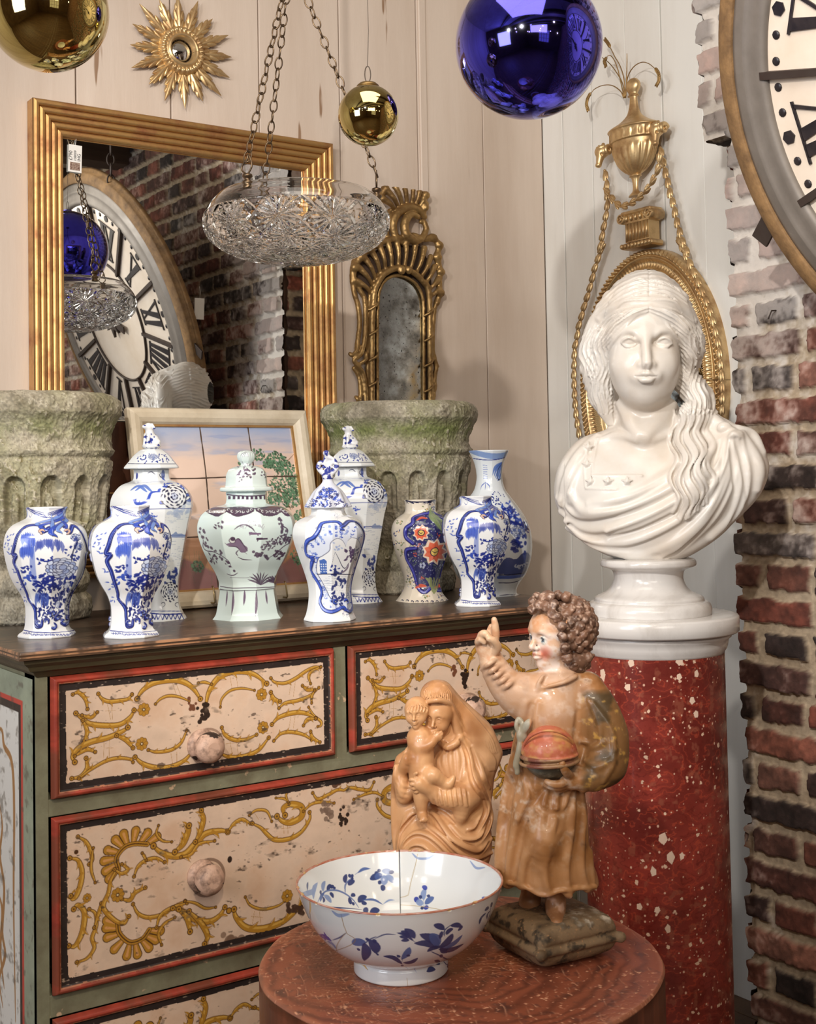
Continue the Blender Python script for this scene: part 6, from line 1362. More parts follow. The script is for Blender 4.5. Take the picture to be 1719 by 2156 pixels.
wheat([(555,600),(540,480),(480,370),(420,295),(362,250)]); wheat([(560,600),(552,450),(520,330),(470,240),(430,160),(388,98)],[(430,160),(410,128),(386,96)])
wheat([(552,600),(520,450),(490,330),(460,262),(430,232),(405,240)],[(400,244),(385,275),(390,320)]); wheat([(565,600),(572,430),(576,300),(576,215)])
wheat([(566,590),(580,430),(630,335),(700,292),(762,302),(818,346)],[(818,340),(845,390),(848,440),(832,484)])

# rusty nail in the brickwork
q=onX(1634,655,XB-.012); mb=MB(); mb.tube([tuple(q+np.array([.03,0,.004])),tuple(q+np.array([-.012,.0,.0])),tuple(q+np.array([-.020,.002,-.016]))],.0014,8); o=mb.build('nail',M_iron); tag(o,'thin bent rusty nail sticking out of the brick pier below the clock','nail')
# ================================================================ red scagliola column, marble bust, trunk table, bowl
CC=np.array([1.683,1.684]); ztop=at(1375,1291,2.33)[2]
M_marble=mat('white_marble',(216,211,204),.34,col2=(206,192,176),nscale=7,namt=.42,coat=.15,sss=.0,bump=(30,.04,.001))
M_marble2=mat('grey_veined_marble',(212,208,204),.22,col2=(170,162,154),nscale=6,namt=.3,coat=.3,stretch=(1,2.5,1))
colm=wthing('red_column_pedestal','red speckled stone column with a white marble cap carrying the bust','column',(CC[0],CC[1],0))
H_=ztop-.065; rr_=.1265; nx,nz=900,1100
c=Canvas(2*PI*rr_,H_,nx,nz,(142,56,46)); n1=vnoise((nz,nx),(22,14),5,6); n2=vnoise((nz,nx),(60,60),6,4); n3=vnoise((nz,nx),(10,5),7,5)
sw=np.abs(((n1*5+n3*3)%1)-.5)*2
c.mix((98,34,28),np.clip((n3-.42)*3,0,.85)); c.mix((196,84,56),np.clip((sw-.8)*5,0,1)*.55); c.mix((92,28,22),np.clip((.18-sw)*6,0,1)*.5); c.mix((150,92,70),np.clip((n2-.62)*5,0,.5))
r_=random.Random(4)
for i in range(2100):
    x,y=r_.uniform(0,c.w),r_.uniform(0,c.h); s_=r_.choice((.0008,.001,.0013,.0018)); c.dot((x,y),s_,(226,190,164),.9,ry=s_*r_.uniform(.7,1.4))
for i in range(420):
    x,y=r_.uniform(0,c.w),r_.uniform(0,c.h); s_=r_.uniform(.0018,.0042); k=r_.randint(4,6); a0=r_.random()*6
    c.fill([(x+s_*r_.uniform(.6,1.3)*math.cos(a0+j*2*PI/k),y+s_*r_.uniform(.6,1.4)*math.sin(a0+j*2*PI/k)) for j in range(k)],(222,188,162))
big=[(1270,1420),(1262,1437),(1330,1396),(1432,1392),(1430,1425),(1468,1420),(1300,1510),(1296,1542),(1458,1475),(1397,1765),(1412,1805),(1437,1802),(1376,1835),(1322,1448),(1385,1915),(1348,1910),(1466,1503),(1408,1955)]
for i,(px,py) in enumerate(big):
    d=ray(px,py); A=d[0]**2+d[1]**2; B=-2*(d[0]*CC[0]+d[1]*CC[1]); C_=CC@CC-rr_**2; t=(-B-math.sqrt(max(0,B*B-4*A*C_)))/(2*A); q=O3+d*t; th_=math.atan2(q[1]-CC[1],q[0]-CC[0])%(2*PI); x,y=th_*rr_,H_-q[2]; s_=.009 if i in(0,3,6,9,10) else .0065; k=5
    c.fill([(x+s_*r_.uniform(.6,1.1)*math.cos(j*2*PI/k+i),y+s_*1.25*r_.uniform(.6,1.2)*math.sin(j*2*PI/k+i)) for j in range(k)],(224,196,174))
X,Y=np.meshgrid(c.X,c.Y); th_=X/rr_; V=np.stack([CC[0]+rr_*np.cos(th_),CC[1]+rr_*np.sin(th_),H_-Y],-1).reshape(-1,3)
Q=grid_faces(nz,nx); i=np.arange(nz-1); w_=np.stack([i*nx+nx-1,i*nx,(i+1)*nx,(i+1)*nx+nx-1],1)
link('shaft',qmesh('shaft',V,np.concatenate([Q,w_])[:,::-1],True,c.lin()),mat('polished_scagliola',(160,50,40),.28,attr=True,coat=.35,bump=(12,.06,.002)),colm)
mb=MB(); mb.lathe([(.126,H_-.004),(.1275,H_+.001),(.131,H_+.006),(.133,H_+.014),(.134,H_+.022),(.139,H_+.026),(.140,H_+.032),(.134,H_+.034)],128,Matrix.Translation((CC[0],CC[1],0))); mb.build('cap_moulding',M_marble2,colm)
mb=MB(); mb.lathe([(.12,H_+.034),(.150,H_+.034),(.1535,H_+.037),(.1535,H_+.061),(.151,H_+.064),(.146,H_+.065),(.001,H_+.065)],128,Matrix.Translation((CC[0],CC[1],0)),cap=False); mb.build('cap_slab',M_marble2,colm)
mb=MB(); mb.lathe([(.17,0),(.17,.05),(.15,.06),(.14,.08),(.128,.09)],96,Matrix.Translation((CC[0],CC[1],0))); mb.build('base_ring',M_marble2,colm)
# ---- bust
sb=.000862; bz=ztop
bust=wthing('marble_bust','white marble bust of a classical woman with headband, long wavy locks and starred drapery','bust',(CC[0],CC[1],bz))
ang=math.atan2(-CC[0],CC[1])   # faces the viewer
zb0=(1304-1186)*sb*1.0
pr=[(.110,0),(.1105,.004),(.1105,.012),(.108,.019),(.103,.023),(.098,.024),(.097,.029),(.092,.033),(.078,.039),(.068,.048),(.0625,.060),(.062,.070),(.065,.078),(.075,.0825),(.084,.086),(.0855,.091),(.084,.096),(.078,.099),(.05,.1005)]
mb=MB(); mb.lathe(spl(pr,4),120,Matrix.Translation((CC[0]-.006,CC[1],bz))); mb.build('socle',M_marble2,bust)
h=.0016
Ab=Matrix.Translation((CC[0]-.006,CC[1],bz+.0985))@Matrix.Rotation(ang,4,'Z'); Bm=pmap(Ab)
S=Sculpt((-.205,-.135,-.008),(.235,.135,.53),h)
def B(px,py,d=0.): return tuple(Bm(px,py,d))
def B2(px,py,d=-.06): q=Bm(px,py,d); return (q[0],q[2])
# chest and shoulders
S.ell(B(1375,1050,.012),(.150,.082,.085),k=.0).ell(B(1240,1020,.03),(.068,.070,.085),k=.05).ell(B(1525,985,.03),(.082,.078,.09),k=.05).ell(B(1380,1110,.0),(.125,.070,.070),k=.04).ell(B(1300,1045,-.035),(.050,.040,.045),k=.04).ell(B(1455,1040,-.035),(.055,.040,.050),k=.04).ell(B(1560,1010,.03),(.055,.065,.065),k=.03)
# trapezius and neck
S.chain([B(1362,960,.02),B(1362,880,.018),B(1362,800,.03)],[.062,.050,.050],k=.03).chain([B(1372,930,.035),B(1470,905,.04),B(1540,930,.035)],[.045,.045,.04],k=.03).chain([B(1350,930,.035),B(1260,955,.04)],[.045,.04],k=.03)
S.chain([B(1308,850,.0),B(1342,915,-.042)],.008,k=.022).chain([B(1412,850,.0),B(1362,918,-.042)],.008,k=.022)
outline_=[(1395,1186),(1330,1184),(1280,1176),(1222,1150),(1180,1112),(1162,1065),(1166,1010),(1180,968),(1215,925),(1262,905),(1290,898),(1300,880),(1296,840),(1430,840),(1440,868),(1500,868),(1555,895),(1600,930),(1622,975),(1612,1020),(1585,1062),(1530,1118),(1470,1160),(1430,1180)]
S.clip_outline([B2(*p,.0) for p in outline_],.012)
# head
S.ell(B(1360,668,.022),(.079,.094,.080),k=.0).ell(B(1357,742,-.018),(.063,.072,.094),k=.02).ell(B(1357,815,-.050),(.030,.030,.030),k=.03).ell(B(1357,790,-.035),(.050,.045,.045),k=.03)
# drapery first : broad swags from the brooch
def fold(pts,r,off=0.,k=.006,op='add',n=7): S.drape([B2(*p) for p in pts],r,off,k,op,n)
sw=[([(1545,905),(1480,975),(1400,1035),(1300,1075),(1215,1085),(1172,1050)],.011),([(1548,912),(1490,1000),(1410,1060),(1310,1105),(1230,1115),(1178,1080)],.012),([(1550,920),(1500,1030),(1430,1095),(1330,1140),(1250,1140),(1190,1115)],.011),([(1480,1010),(1430,1060),(1350,1100),(1280,1120)],.007),([(1465,960),(1400,1005),(1320,1045),(1240,1062)],.006),
([(1552,920),(1540,1000),(1500,1080),(1440,1140),(1400,1165)],.011),([(1560,915),(1570,1000),(1550,1075),(1500,1130)],.012),([(1545,915),(1512,1010),(1470,1100),(1400,1150),(1330,1170)],.008),([(1568,912),(1600,980),(1598,1030)],.010),([(1530,900),(1500,880),(1470,875)],.012),([(1560,900),(1590,915),(1612,950)],.010),
([(1255,915),(1215,960),(1190,1010),(1178,1060)],.007),([(1230,960),(1205,1010),(1200,1055)],.006),([(1190,1100),(1240,1140),(1320,1168),(1400,1176)],.010),([(1200,1040),(1230,1075),(1290,1075)],.006)]
for p,r in sw: fold(p,[r*.45,r*.8,r,r*.75,r*.4],off=.0015,k=.012)
for p,r in sw[:7]+sw[11:12]: fold([(x+3,y+13) for x,y in p],[r*.2,r*.42,r*.42,r*.2],off=-.001,k=.006,op='sub')
# deep vertical folds under the brooch
for x0,x1,y1 in ((1528,1515,1010),(1540,1548,1040),(1552,1575,1050),(1518,1490,1000)): fold([(x0,925),((x0+x1)/2,970),(x1,y1)],[.004,.0035,.001],off=-.001,k=.005,op='sub')
S.ell(B(1526,901,S.front(*B2(1526,901)) or -.04),(.013,.008,.011),k=.003)
# square neckline, hem and stars
def band(pts,r,off=0): S.drape([B2(*p) for p in pts],r,off,.0025,'add',1)
S.F=S.G.copy()
seg=lambda P:[tuple(np.array(P[i])*(1-t)+np.array(P[i+1])*t) for i in range(len(P)-1) for t in np.linspace(0,1,12,endpoint=False)]+[P[-1]]
band(seg([(1256,922),(1248,975),(1248,1002),(1352,1002)]),.0022,0); band(seg([(1238,930),(1229,985),(1234,1028),(1300,1030)]),.0015,0); S.F=None
fold([(1340,925),(1300,915),(1262,925)],[.002,.005,.002],.001,.010); fold([(1378,925),(1420,912),(1450,920)],[.002,.005,.002],.001,.010)
for (x,y) in ((1239,942),(1237,978),(1244,1014),(1281,1014),(1321,1014)):
    yy=S.front(*B2(x,y)); 
    if yy is None: continue
    for k in range(5): a=PI/2+k*2*PI/5; S.chain([B(x,y,yy-.0022),B(x+12.5*math.cos(a),y-12.5*math.sin(a),yy-.0008)],[.0042,.0011],k=.0008)
# face
ey=718
for sx,ex in ((-1,1326),(1,1399)):
    yf=S.front(*B2(ex,ey)) 
    S.ell(B(ex,ey+1,yf-.006),(.0225,.017,.0125),k=.012,op='sub')
    S.ell(B(ex,ey+2,yf+.0125),(.0150,.0130,.0100),k=.002)
    S.chain([B(ex-17,ey+4,yf+.0045),B(ex-8,ey-4,yf-.0010),B(ex+2,ey-7,yf-.0018),B(ex+11,ey-3,yf+.0005),B(ex+18,ey+5,yf+.006)] if sx>0 else [B(ex+17,ey+4,yf+.0045),B(ex+8,ey-4,yf-.0010),B(ex-2,ey-7,yf-.0018),B(ex-11,ey-3,yf+.0005),B(ex-18,ey+4,yf+.006)],[.0016,.0026,.0028,.0024,.0016],k=.002,n=5)
    S.chain([B(ex-sx*15,ey+6,yf+.004),B(ex-sx*6,ey+11,yf+.0015),B(ex+sx*6,ey+11,yf+.002),B(ex+sx*15,ey+6,yf+.006)],[.0012,.0019,.0019,.0012],k=.002,n=5)
    S.drape([B2(ex-sx*20,ey-8),B2(ex-sx*10,ey-18),B2(ex+sx*5,ey-20),B2(ex+sx*20,ey-13),B2(ex+sx*28,ey-4)],[.003,.0045,.004,.002],.001,.008)
    S.chain([B(1357+sx*9,712,-.083),B(1357+sx*12,700,-.078)],.004,k=.010)
    S.ell(B(1357+sx*36,768,-.062),(.022,.016,.020),k=.025)
nf=S.front(*B2(1357,700))
S.chain([B(1358,694,nf+.010),B(1360,720,nf-.003),B(1362,745,nf-.0105),B(1363,764,nf-.0165)],[.0066,.0062,.0076,.0090],k=.010,n=4)
for sx in (-1,1): S.ell(B(1362+sx*12.5,768,nf-.0045),(.0062,.0085,.0058),k=.006); S.ell(B(1362+sx*6.5,774.5,nf-.0125),(.0027,.0045,.0022),k=.002,op='sub')
S.ell(B(1362,771,nf-.0165),(.0058,.0052,.0052),k=.005)
mf=S.front(*B2(1361,793))
S.ell(B(1361,791,mf+.004),(.024,.011,.013),k=.014)
mf=S.front(*B2(1361,790))
S.chain([B(1340,791,mf+.0055),B(1350,788,mf+.0005),B(1357,786,mf-.0018),B(1361,788,mf-.001),B(1365,786,mf-.0018),B(1372,788,mf+.0005),B(1383,791,mf+.0055)],[.0014,.0034,.0044,.0038,.0044,.0034,.0014],k=.0026,n=4)
S.chain([B(1345,796,mf+.004),B(1352,800,mf+.000),B(1361,801,mf-.001),B(1370,800,mf+.0),B(1378,796,mf+.004)],[.0020,.0046,.0056,.0046,.0020],k=.003,n=4)
S.chain([B(1338,792,mf+.005),B(1350,794,mf-.0005),B(1361,795,mf-.0015),B(1372,794,mf-.0005),B(1385,792,mf+.005)],[.0009,.0013,.0013,.0009],k=.0015,op='sub',n=4)
S.drape([B2(1361,776),B2(1361,783)],.0022,-.0005,.003,'sub',1)
S.ell(B(1360,812,mf-.0075),(.014,.006,.0045),k=.006,op='sub').ell(B(1360,832,-.062),(.017,.015,.014),k=.014)
# ear lobe with drop
S.ell(B(1278,778,-.004),(.006,.007,.009),k=.003)
# hair masses
S.ell(B(1360,668,.060),(.078,.070,.088),k=.02)
S.chain([B(1290,640,.0),B(1262,690,.012),B(1250,745,.018),B(1256,800,.020),B(1272,850,.025),B(1292,890,.035)],[.022,.024,.026,.024,.020,.010],k=.016,n=5)
S.chain([B(1275,720,-.008),B(1262,780,.0),B(1276,830,.008)],[.017,.018,.012],k=.012,n=4)
S.chain([B(1425,640,.0),B(1448,690,.012),B(1458,735,.018),B(1440,778,.020),B(1415,790,.025)],[.022,.024,.024,.020,.014],k=.016,n=5)
S.chain([B(1425,790,.02),B(1452,812,.012),B(1470,845,.0),B(1468,880,-.02)],[.022,.024,.022,.016],k=.012,n=4).chain([B(1440,790,.03),B(1478,830,.03),B(1498,880,.025)],[.02,.02,.012],k=.01,n=4)
S.ell(B(1362,690,.105),(.050,.036,.055),k=.02)
# the parted hair rolled back from the brow
for sx in (-1,1):
    S.drape([B2(1368+sx*4,652),B2(1368+sx*34,662),B2(1368+sx*62,682),B2(1368+sx*(80 if sx<0 else 70),712)],[.006,.0105,.0125,.012],.003,.006)
    S.chain([B(1368+sx*66,690,-.045),B(1368+sx*(92 if sx<0 else 80),716,-.022),B(1368+sx*(102 if sx<0 else 88),750,-.006)],[.012,.016,.016],k=.008,n=4)
bp=[(1262,664),(1275,652),(1300,643),(1330,637),(1365,634),(1400,637),(1430,643),(1452,655),(1462,668)]
fold(bp,.0075,off=.0045,k=.005,n=6)
rg2=random.Random(8); S.F=S.G.copy()
def strand(pts,r,op='add',off=.0): S.drape([B2(*p) for p in pts],[r*.5,r,r,r*1.2,r*.7],off,.0008,op,6)
for i in range(11):
    t=i/10; y0=585+48*t
    for sx in (-1,1): strand([(1367+sx*2,y0),(1367+sx*(22+28*t),y0-1+3*t+rg2.uniform(-1,1)),(1367+sx*(50+22*t),y0+12+8*t),(1367+sx*(72+20*t),y0+32+12*t),(1367+sx*(88+16*t),y0+56+10*t)],.0027,'add',-.0003)
for i in range(8):
    t=i/7; y0=648+11*t
    for sx in (-1,1):
        w=lambda k:3.0*math.sin(k*2.1+i*.4); m=1 if sx<0 else .86
        S.drape([B2(*p) for p in [(1368+sx*3,y0),(1368+sx*30*m,y0+2+12*t+w(1)),(1368+sx*(62-2*t)*m,y0+8+34*t+w(2)),(1368+sx*(92-7*t)*m,y0+20+54*t+w(3)),(1368+sx*(116-20*t)*m,y0+46+68*t+w(4)),(1368+sx*(126-28*t)*m,y0+80+74*t+w(5))]],[.0012,.0018,.0027,.0036,.0040,.0022],-.0004,.0008,'add',6)
for i in range(13):      # back of the head
    zc=B(1362,600+13*i,.06)[2]; P=[]
    for a in np.linspace(.55,PI-.55,15):
        q=math.sqrt(max(.02,1-((zc-B(1362,668,.06)[2])/.088)**2)); c0=B(1362,668,.06); P.append((c0[0]+.0785*q*math.cos(a),c0[1]+.0705*q*math.sin(a),zc-.010*math.sin(a)*(i>4)+.003*math.sin(a*7+i)))
    S.chain(P,.0046,k=.002,n=2)
for i in range(8):
    t=i/7
    strand([(1238+46*t,735),(1234+46*t+5*math.sin(i*.6),768),(1246+38*t,802),(1244+36*t-4*math.sin(i*.6),832),(1260+24*t,862),(1276+14*t,890)],.0030,'add',-.0003)
for i in range(6):
    t=i/5
    strand([(1438+34*t,740),(1444+26*t,765),(1436+22*t,785),(1452+26*t,812),(1468+24*t,842),(1462+30*t,870)],.0026,'add',-.0003)
S.F=None
# long wavy locks over the shoulder
S.drape([B2(*p) for p in ((1455,866),(1452,920),(1458,975),(1455,1030),(1448,1075))],[.020,.026,.027,.022,.010],off=.004,k=.010,n=6); S.F=S.G.copy()
for j in range(13):
    x0=1420+6.4*j; y1=1098-abs(j-4)*5
    P=[(x0+(6-j)*.5*k/14+8.5*math.sin(k*1.18+j*.13)*(.4+.6*min(1,k/3)),862+(y1-862)*k/14) for k in range(15)]
    S.drape([B2(*p) for p in P],[.0025,.0042,.0044,.0042,.0020] if j%3 else [.003,.0062,.0064,.006,.003],off=-.0006 if j%3 else .0008,k=.002,op='sub' if j%3==1 else 'add',n=5)
S.F=None
V,Q=S.mesh(1); A=np.array(Ab)
fn_=np.cross(V[Q[:,2]]-V[Q[:,0]],V[Q[:,3]]-V[Q[:,1]]); nv=np.zeros_like(V)
for k in range(4): np.add.at(nv,Q[:,k],fn_)
nv/=np.linalg.norm(nv,axis=1)[:,None]+1e-12
Vl=V.copy(); V=V@A[:3,:3].T+A[:3,3]; px,py,_=projpx(V); dx=np.abs(px-1368); yb=634+30*((px-1365)/100)**2; wn=(noise3(Vl,45,4,2)-.5)
head=(py<872)&~((py>822)&(px>1292)&(px<1432)); fr_=Vl[:,1]<.035
sm_=lambda a:np.clip(a,0,1)
crown=sm_((yb-11-py)/5); below=sm_((py-yb-11)/5); oval=np.hypot((px-1357)/77,(py-762)/104); hairm=below*sm_((oval-1.0)/.05)
forehead=(py<712)&(py>((640+.62*dx)+13)); 
st=lambda u,w:np.sin(2*PI*u/w)-.35*np.cos(4*PI*u/w)
u1=py-.0052*dx**2+wn*7; u2=py-(.10*dx+.0062*dx**2)+wn*9; t_=sm_((py-(690+0*dx))/50)*sm_((dx-70)/20); u3=dx*1.0+6*np.sin(py/15.+px*.02)+wn*8
D=np.where(fr_&head,crown*st(u1,8.5)*.0011+hairm*((1-t_)*st(u2,9.5)+t_*st(u3,10.))*.0013,0)
D+=np.where((~fr_)&head&(py<850),(.25+.75*sm_((Vl[:,1]-.035)/.02))*st(Vl[:,2]*1000+8*np.sin(np.arctan2(Vl[:,1],Vl[:,0])*5)+wn*8,9.5)*.0010,0)
D-=np.where(fr_&(py<yb-11),.0016*np.exp(-(dx/2.2)**2),0); D=np.where(forehead&(oval<1.05),0,D)
sg_=1 if (nv[np.argmin(Vl[:,1])][1]*(-1) if 0 else (nv*(Vl-Vl.mean(0))).sum()>0) else -1
Rm_=A[:3,:3]; V=V+sg_*D[:,None]*(nv@Rm_.T)
link('figure',qmesh('figure',V,Q),M_marble,bust)
# ---- sawn trunk table
TZ=ZC-.65; tc=np.array([1.055,1.432]); tr_=.2724
tab=wthing('trunk_table','round table made from a reddish sawn tree trunk, front centre','table',(tc[0],tc[1],0))
ns,nth=330,900; th=np.linspace(0,2*PI,nth,endpoint=False); edge=1+.005*np.sin(th*3+1)+.003*np.sin(th*7)+.0012*np.sin(th*17+2)
rad=np.concatenate([np.linspace(.002,.985,ns-60),np.linspace(.988,1.0,12),np.ones(48)]); zz=np.concatenate([np.zeros(ns-60),-.004*np.linspace(0,1,12)**2,-.004-np.linspace(.002,TZ-.005,48)])
TH,Rd=np.meshgrid(th,rad*tr_); ed=np.broadcast_to(edge,TH.shape); Rd=Rd*(1+(ed-1)*np.clip(Rd/tr_,0,1)); Zg=TZ+zz[:,None]+0*TH
Xl=Rd*np.cos(TH);Yl=Rd*np.sin(TH)
pts=np.stack([Xl.ravel(),Yl.ravel(),(zz[:,None]+0*TH).ravel()*.15],1)
cxo,cyo=-.03,.02; dd=np.hypot(Xl-cxo,Yl-cyo); nA=noise3(pts,9,1,4).reshape(TH.shape); nB=noise3(pts,70,2,3).reshape(TH.shape); nC=noise3(pts*np.array([1,1,.2]),220,3,2).reshape(TH.shape)
ringp=(dd+(nA-.5)*.10)*230; ring_=.5+.5*np.sin(ringp+3*np.sin(ringp*.23)); top=(zz>-.0045)[:,None]*np.ones_like(TH)
C=np.empty(TH.shape+(3,)); C[:]=(142,78,56); C+=(np.array((80,42,32))-C)*(ring_**2*.62*np.clip(.3+nB*1.1,0,1))[...,None]; C+=(np.array((176,108,72))-C)*(np.clip((nA-.5)*4,0,1)*.6)[...,None]; C+=(np.array((72,46,44))-C)*(np.clip((nB-.56)*5,0,1)*.6)[...,None]
sc_=np.clip((np.abs(np.sin((Xl*.6+Yl)*230+nB*9))-.965)*22,0,1)*np.clip((nA-.45)*6,0,1)+np.clip((np.abs(np.sin((Xl-Yl*.4)*190+nA*12))-.972)*26,0,1)*np.clip((nB-.5)*5,0,1)+np.clip((nC-.72)*9,0,1)
C+=(np.array((214,160,128))-C)*(np.clip(sc_,0,1)*.95*top)[...,None]
rim=np.clip((Rd/tr_-.965)*30,0,1)*top; C+=(np.array((196,140,112))-C)*(rim*.5)[...,None]
side=1-top; grain=noise3(np.stack([np.cos(TH).ravel()*6,np.sin(TH).ravel()*6,(zz[:,None]+0*TH).ravel()*2],1),3,5,4).reshape(TH.shape); C=np.where(side[...,None]>0,np.array((118,66,46.))*(.55+.8*grain)[...,None],C)
Rb=Rd*(1-side*.02*(1-np.cos(th*9))[None,:]*.2)
V=np.stack([tc[0]+Rb*np.cos(TH),tc[1]+Rb*np.sin(TH),Zg+(ring_*.00008-.0008*np.clip(sc_,0,1))*top],-1).reshape(-1,3)
Q=grid_faces(ns,nth); i=np.arange(ns-1); w_=np.stack([i*nth+nth-1,i*nth,(i+1)*nth,(i+1)*nth+nth-1],1)
link('trunk',qmesh('trunk',V,np.concatenate([Q,w_]),True,lin(np.clip(C,0,255).reshape(-1,3))),mat('waxed_red_wood',(140,76,54),.36,attr=True,coat=.12,bump=(60,.25,.001)),tab)
# ---- mended delft bowl
bb=onZ(845,2040,TZ); kk=float(projpx(bb)[2])/F_; s=kk
pr=[(.0600,0),(.0620,.001),(.0630,.004),(.0625,.016),(.0610,.020),(.064,.023),(.082,.031),(.100,.045),(.114,.062),(.124,.080),(.1315,.098),(.1365,.112),(.1382,.1165),(.1372,.118),(.1348,.1160),(.129,.100),(.122,.083),(.112,.066),(.098,.049),(.076,.036),(.058,.028),(.035,.025),(.002,.0245)]
bowl=wthing('delft_bowl','large cracked blue and white bowl with a chipped rim on the trunk table','bowl',bb)
g=Glazed(bb,pr,nth=760,ns=520,ground=(222,227,231)); g.k=s; g.crop=(620,1740,3.737); c=g.c
irim=int(np.argmax(g.z)); vis=g.vis.copy()
outm=np.zeros_like(vis);outm[:irim]=vis[:irim]; inm=np.zeros_like(vis); inm[irim:]=vis[irim:]
DB,MBl,LB=(44,58,112),(74,98,160),(126,148,196)
def lf(p,q,w,col=DB,al=.92): 
    m=((p[0]+q[0])/2+(q[1]-p[1])*.12,(p[1]+q[1])/2-(q[0]-p[0])*.12); c.stroke([p,m,q],cw(g,w),col,al,prof='leaf',n=5)
g.mask=outm
for p,q,w,cl in (((990,850),(1140,950),56,DB),((950,920),(1130,960),48,DB),((1330,925),(1140,965),52,DB),((1320,855),(1150,955),50,MBl),((1240,850),(1140,950),60,DB),((1070,845),(1130,950),60,MBl),((1045,985),(1150,950),40,DB),((1220,985),(1150,950),40,DB),((1095,770),(1180,815),38,DB),((1200,850),(1250,805),34,DB),((1150,880),(1160,825),26,DB),((1235,775),(1320,790),34,DB),((1320,780),(1290,820),26,DB),
 ((810,835),(940,900),22,DB),((845,825),(900,870),30,DB),((870,805),(945,880),40,DB),((830,865),(890,880),26,DB),((845,900),(905,895),26,DB),((700,1020),(850,1080),40,DB),((905,950),(845,1045),46,MBl),((970,1035),(855,1070),44,DB),((815,1012),(822,1025),22,DB),((895,1015),(905,1020),22,DB),((845,1090),(850,1100),20,DB),((870,1110),(960,1150),14,LB),
 ((460,930),(555,910),60,MBl),((555,920),(550,1055),62,DB),((600,900),(640,1000),66,DB),((570,880),(580,895),22,DB),((625,895),(630,915),26,DB),((500,965),(506,975),22,DB),((195,860),(290,900),44,(50,64,160)),((235,830),(240,900),24,(50,64,160)),((235,900),(235,965),34,LB),((260,905),(330,965),40,LB),((640,1000),(660,1020),16,DB),
 ((1040,1140),(1110,1125),34,DB),((1110,1050),(1140,1075),30,DB),((1170,1040),(1210,1020),30,DB),((1200,1105),(1260,1080),34,DB),((1260,1070),(1350,1030),44,DB),((1110,1080),(1150,1080),24,DB),((1150,1010),(1160,1030),24,DB),
 ((1455,770),(1510,680),28,DB),((1500,655),(1530,645),30,DB),((1550,600),(1552,632),26,DB),((1515,730),(1545,660),18,DB),((1480,840),(1545,750),40,MBl),((1500,780),(1550,745),30,DB),((1440,950),(1490,870),30,DB),((1410,980),(1450,930),24,DB)): lf(p,q,w,cl)
for p in ([(640,880),(720,850),(800,850)],[(300,895),(360,875),(410,840)],[(545,930),(590,890),(640,870)],[(1075,985),(1130,1010),(1170,1060),(1210,1085)],[(845,1080),(850,1040)],[(940,900),(980,925)],[(1470,900),(1500,820),(1530,720),(1550,610)],[(1180,860),(1185,810),(1240,775)]): c.stroke(p,cw(g,9),DB,.8)
for p in ([(365,690),(385,770),(410,840),(440,930),(480,1000),(540,1090),(580,1130)],[(120,590),(125,700),(135,800),(140,850)],[(890,1195),(892,1300)],[(350,1000),(400,840)]): c.stroke(p,cw(g,4),(150,120,84),.9,prof='flat')
c.stroke([(480,1000),(530,1075),(570,1120)],cw(g,14),(206,160,84),.8); c.stroke([(122,590),(124,640),(122,690)],cw(g,14),(214,170,96),.8)
c.stroke([(300,665),(350,700),(430,690)],cw(g,26),LB,.8)
g.mask=inm
for p,q,w,cl in (((200,590),(240,520),26,MBl),((140,575),(150,460),34,LB),((150,570),(185,440),40,LB),((105,500),(112,440),22,DB),((225,510),(245,430),34,LB),((262,498),(290,460),30,DB),((290,485),(312,470),24,DB),((312,492),(326,484),18,DB),((232,545),(292,600),40,LB),((225,560),(228,595),22,DB),((283,525),(305,560),28,DB),((206,535),(210,505),20,DB),
 ((405,440),(412,380),32,DB),((440,400),(436,380),20,DB),((463,400),(462,375),20,DB),((430,460),(470,430),36,DB),((448,412),(460,410),18,DB),((500,365),(600,330),20,MBl),((605,415),(670,400),44,DB),((640,375),(655,365),26,DB),((667,345),(668,355),22,DB),((690,350),(765,372),38,LB),((700,390),(705,460),48,LB),((720,390),(780,445),38,LB),((745,365),(775,360),24,DB),((690,470),(695,500),34,DB),((668,430),(672,450),24,DB),((640,410),(690,380),40,MBl),
 ((1020,575),(1030,490),40,LB),((1012,470),(1040,500),30,(50,64,160)),((950,565),(965,590),36,(50,64,160)),((965,590),(1010,615),44,LB),((1035,610),(1100,560),44,MBl),((985,548),(995,562),24,DB),((1050,545),(1062,552),20,DB),((1000,640),(1010,650),24,DB),((1030,640),(1050,640),34,(50,64,160)),
 ((435,560),(440,610),30,DB),((445,545),(480,545),26,DB),((505,595),(575,550),44,DB),((530,605),(570,605),28,DB),((460,600),(465,615),22,DB),((540,580),(700,615),16,MBl),((700,610),(790,578),12,LB),((520,690),(530,655),34,DB),((560,680),(575,645),40,DB),((600,690),(670,655),50,DB),((1475,560),(1505,585),30,(50,64,160)),((1480,575),(1490,600),20,DB)): lf(p,q,w,cl)
for p in ([(185,600),(215,535),(260,505),(330,500),(400,530),(460,580),(510,640)],[(398,520),(405,460),(440,410)],[(480,380),(520,345)],[(1018,640),(1020,580)]): c.stroke(p,cw(g,12),MBl,.8)
c.stroke([(970,215),(955,300),(925,420),(900,540),(860,620),(815,690)],cw(g,4),(170,150,116),.9,prof='flat')
c.stroke([(930,212),(975,245),(1050,250),(1100,225)],cw(g,16),LB,.8); c.stroke([(1380,270),(1430,325),(1500,320)],cw(g,16),LB,.8)
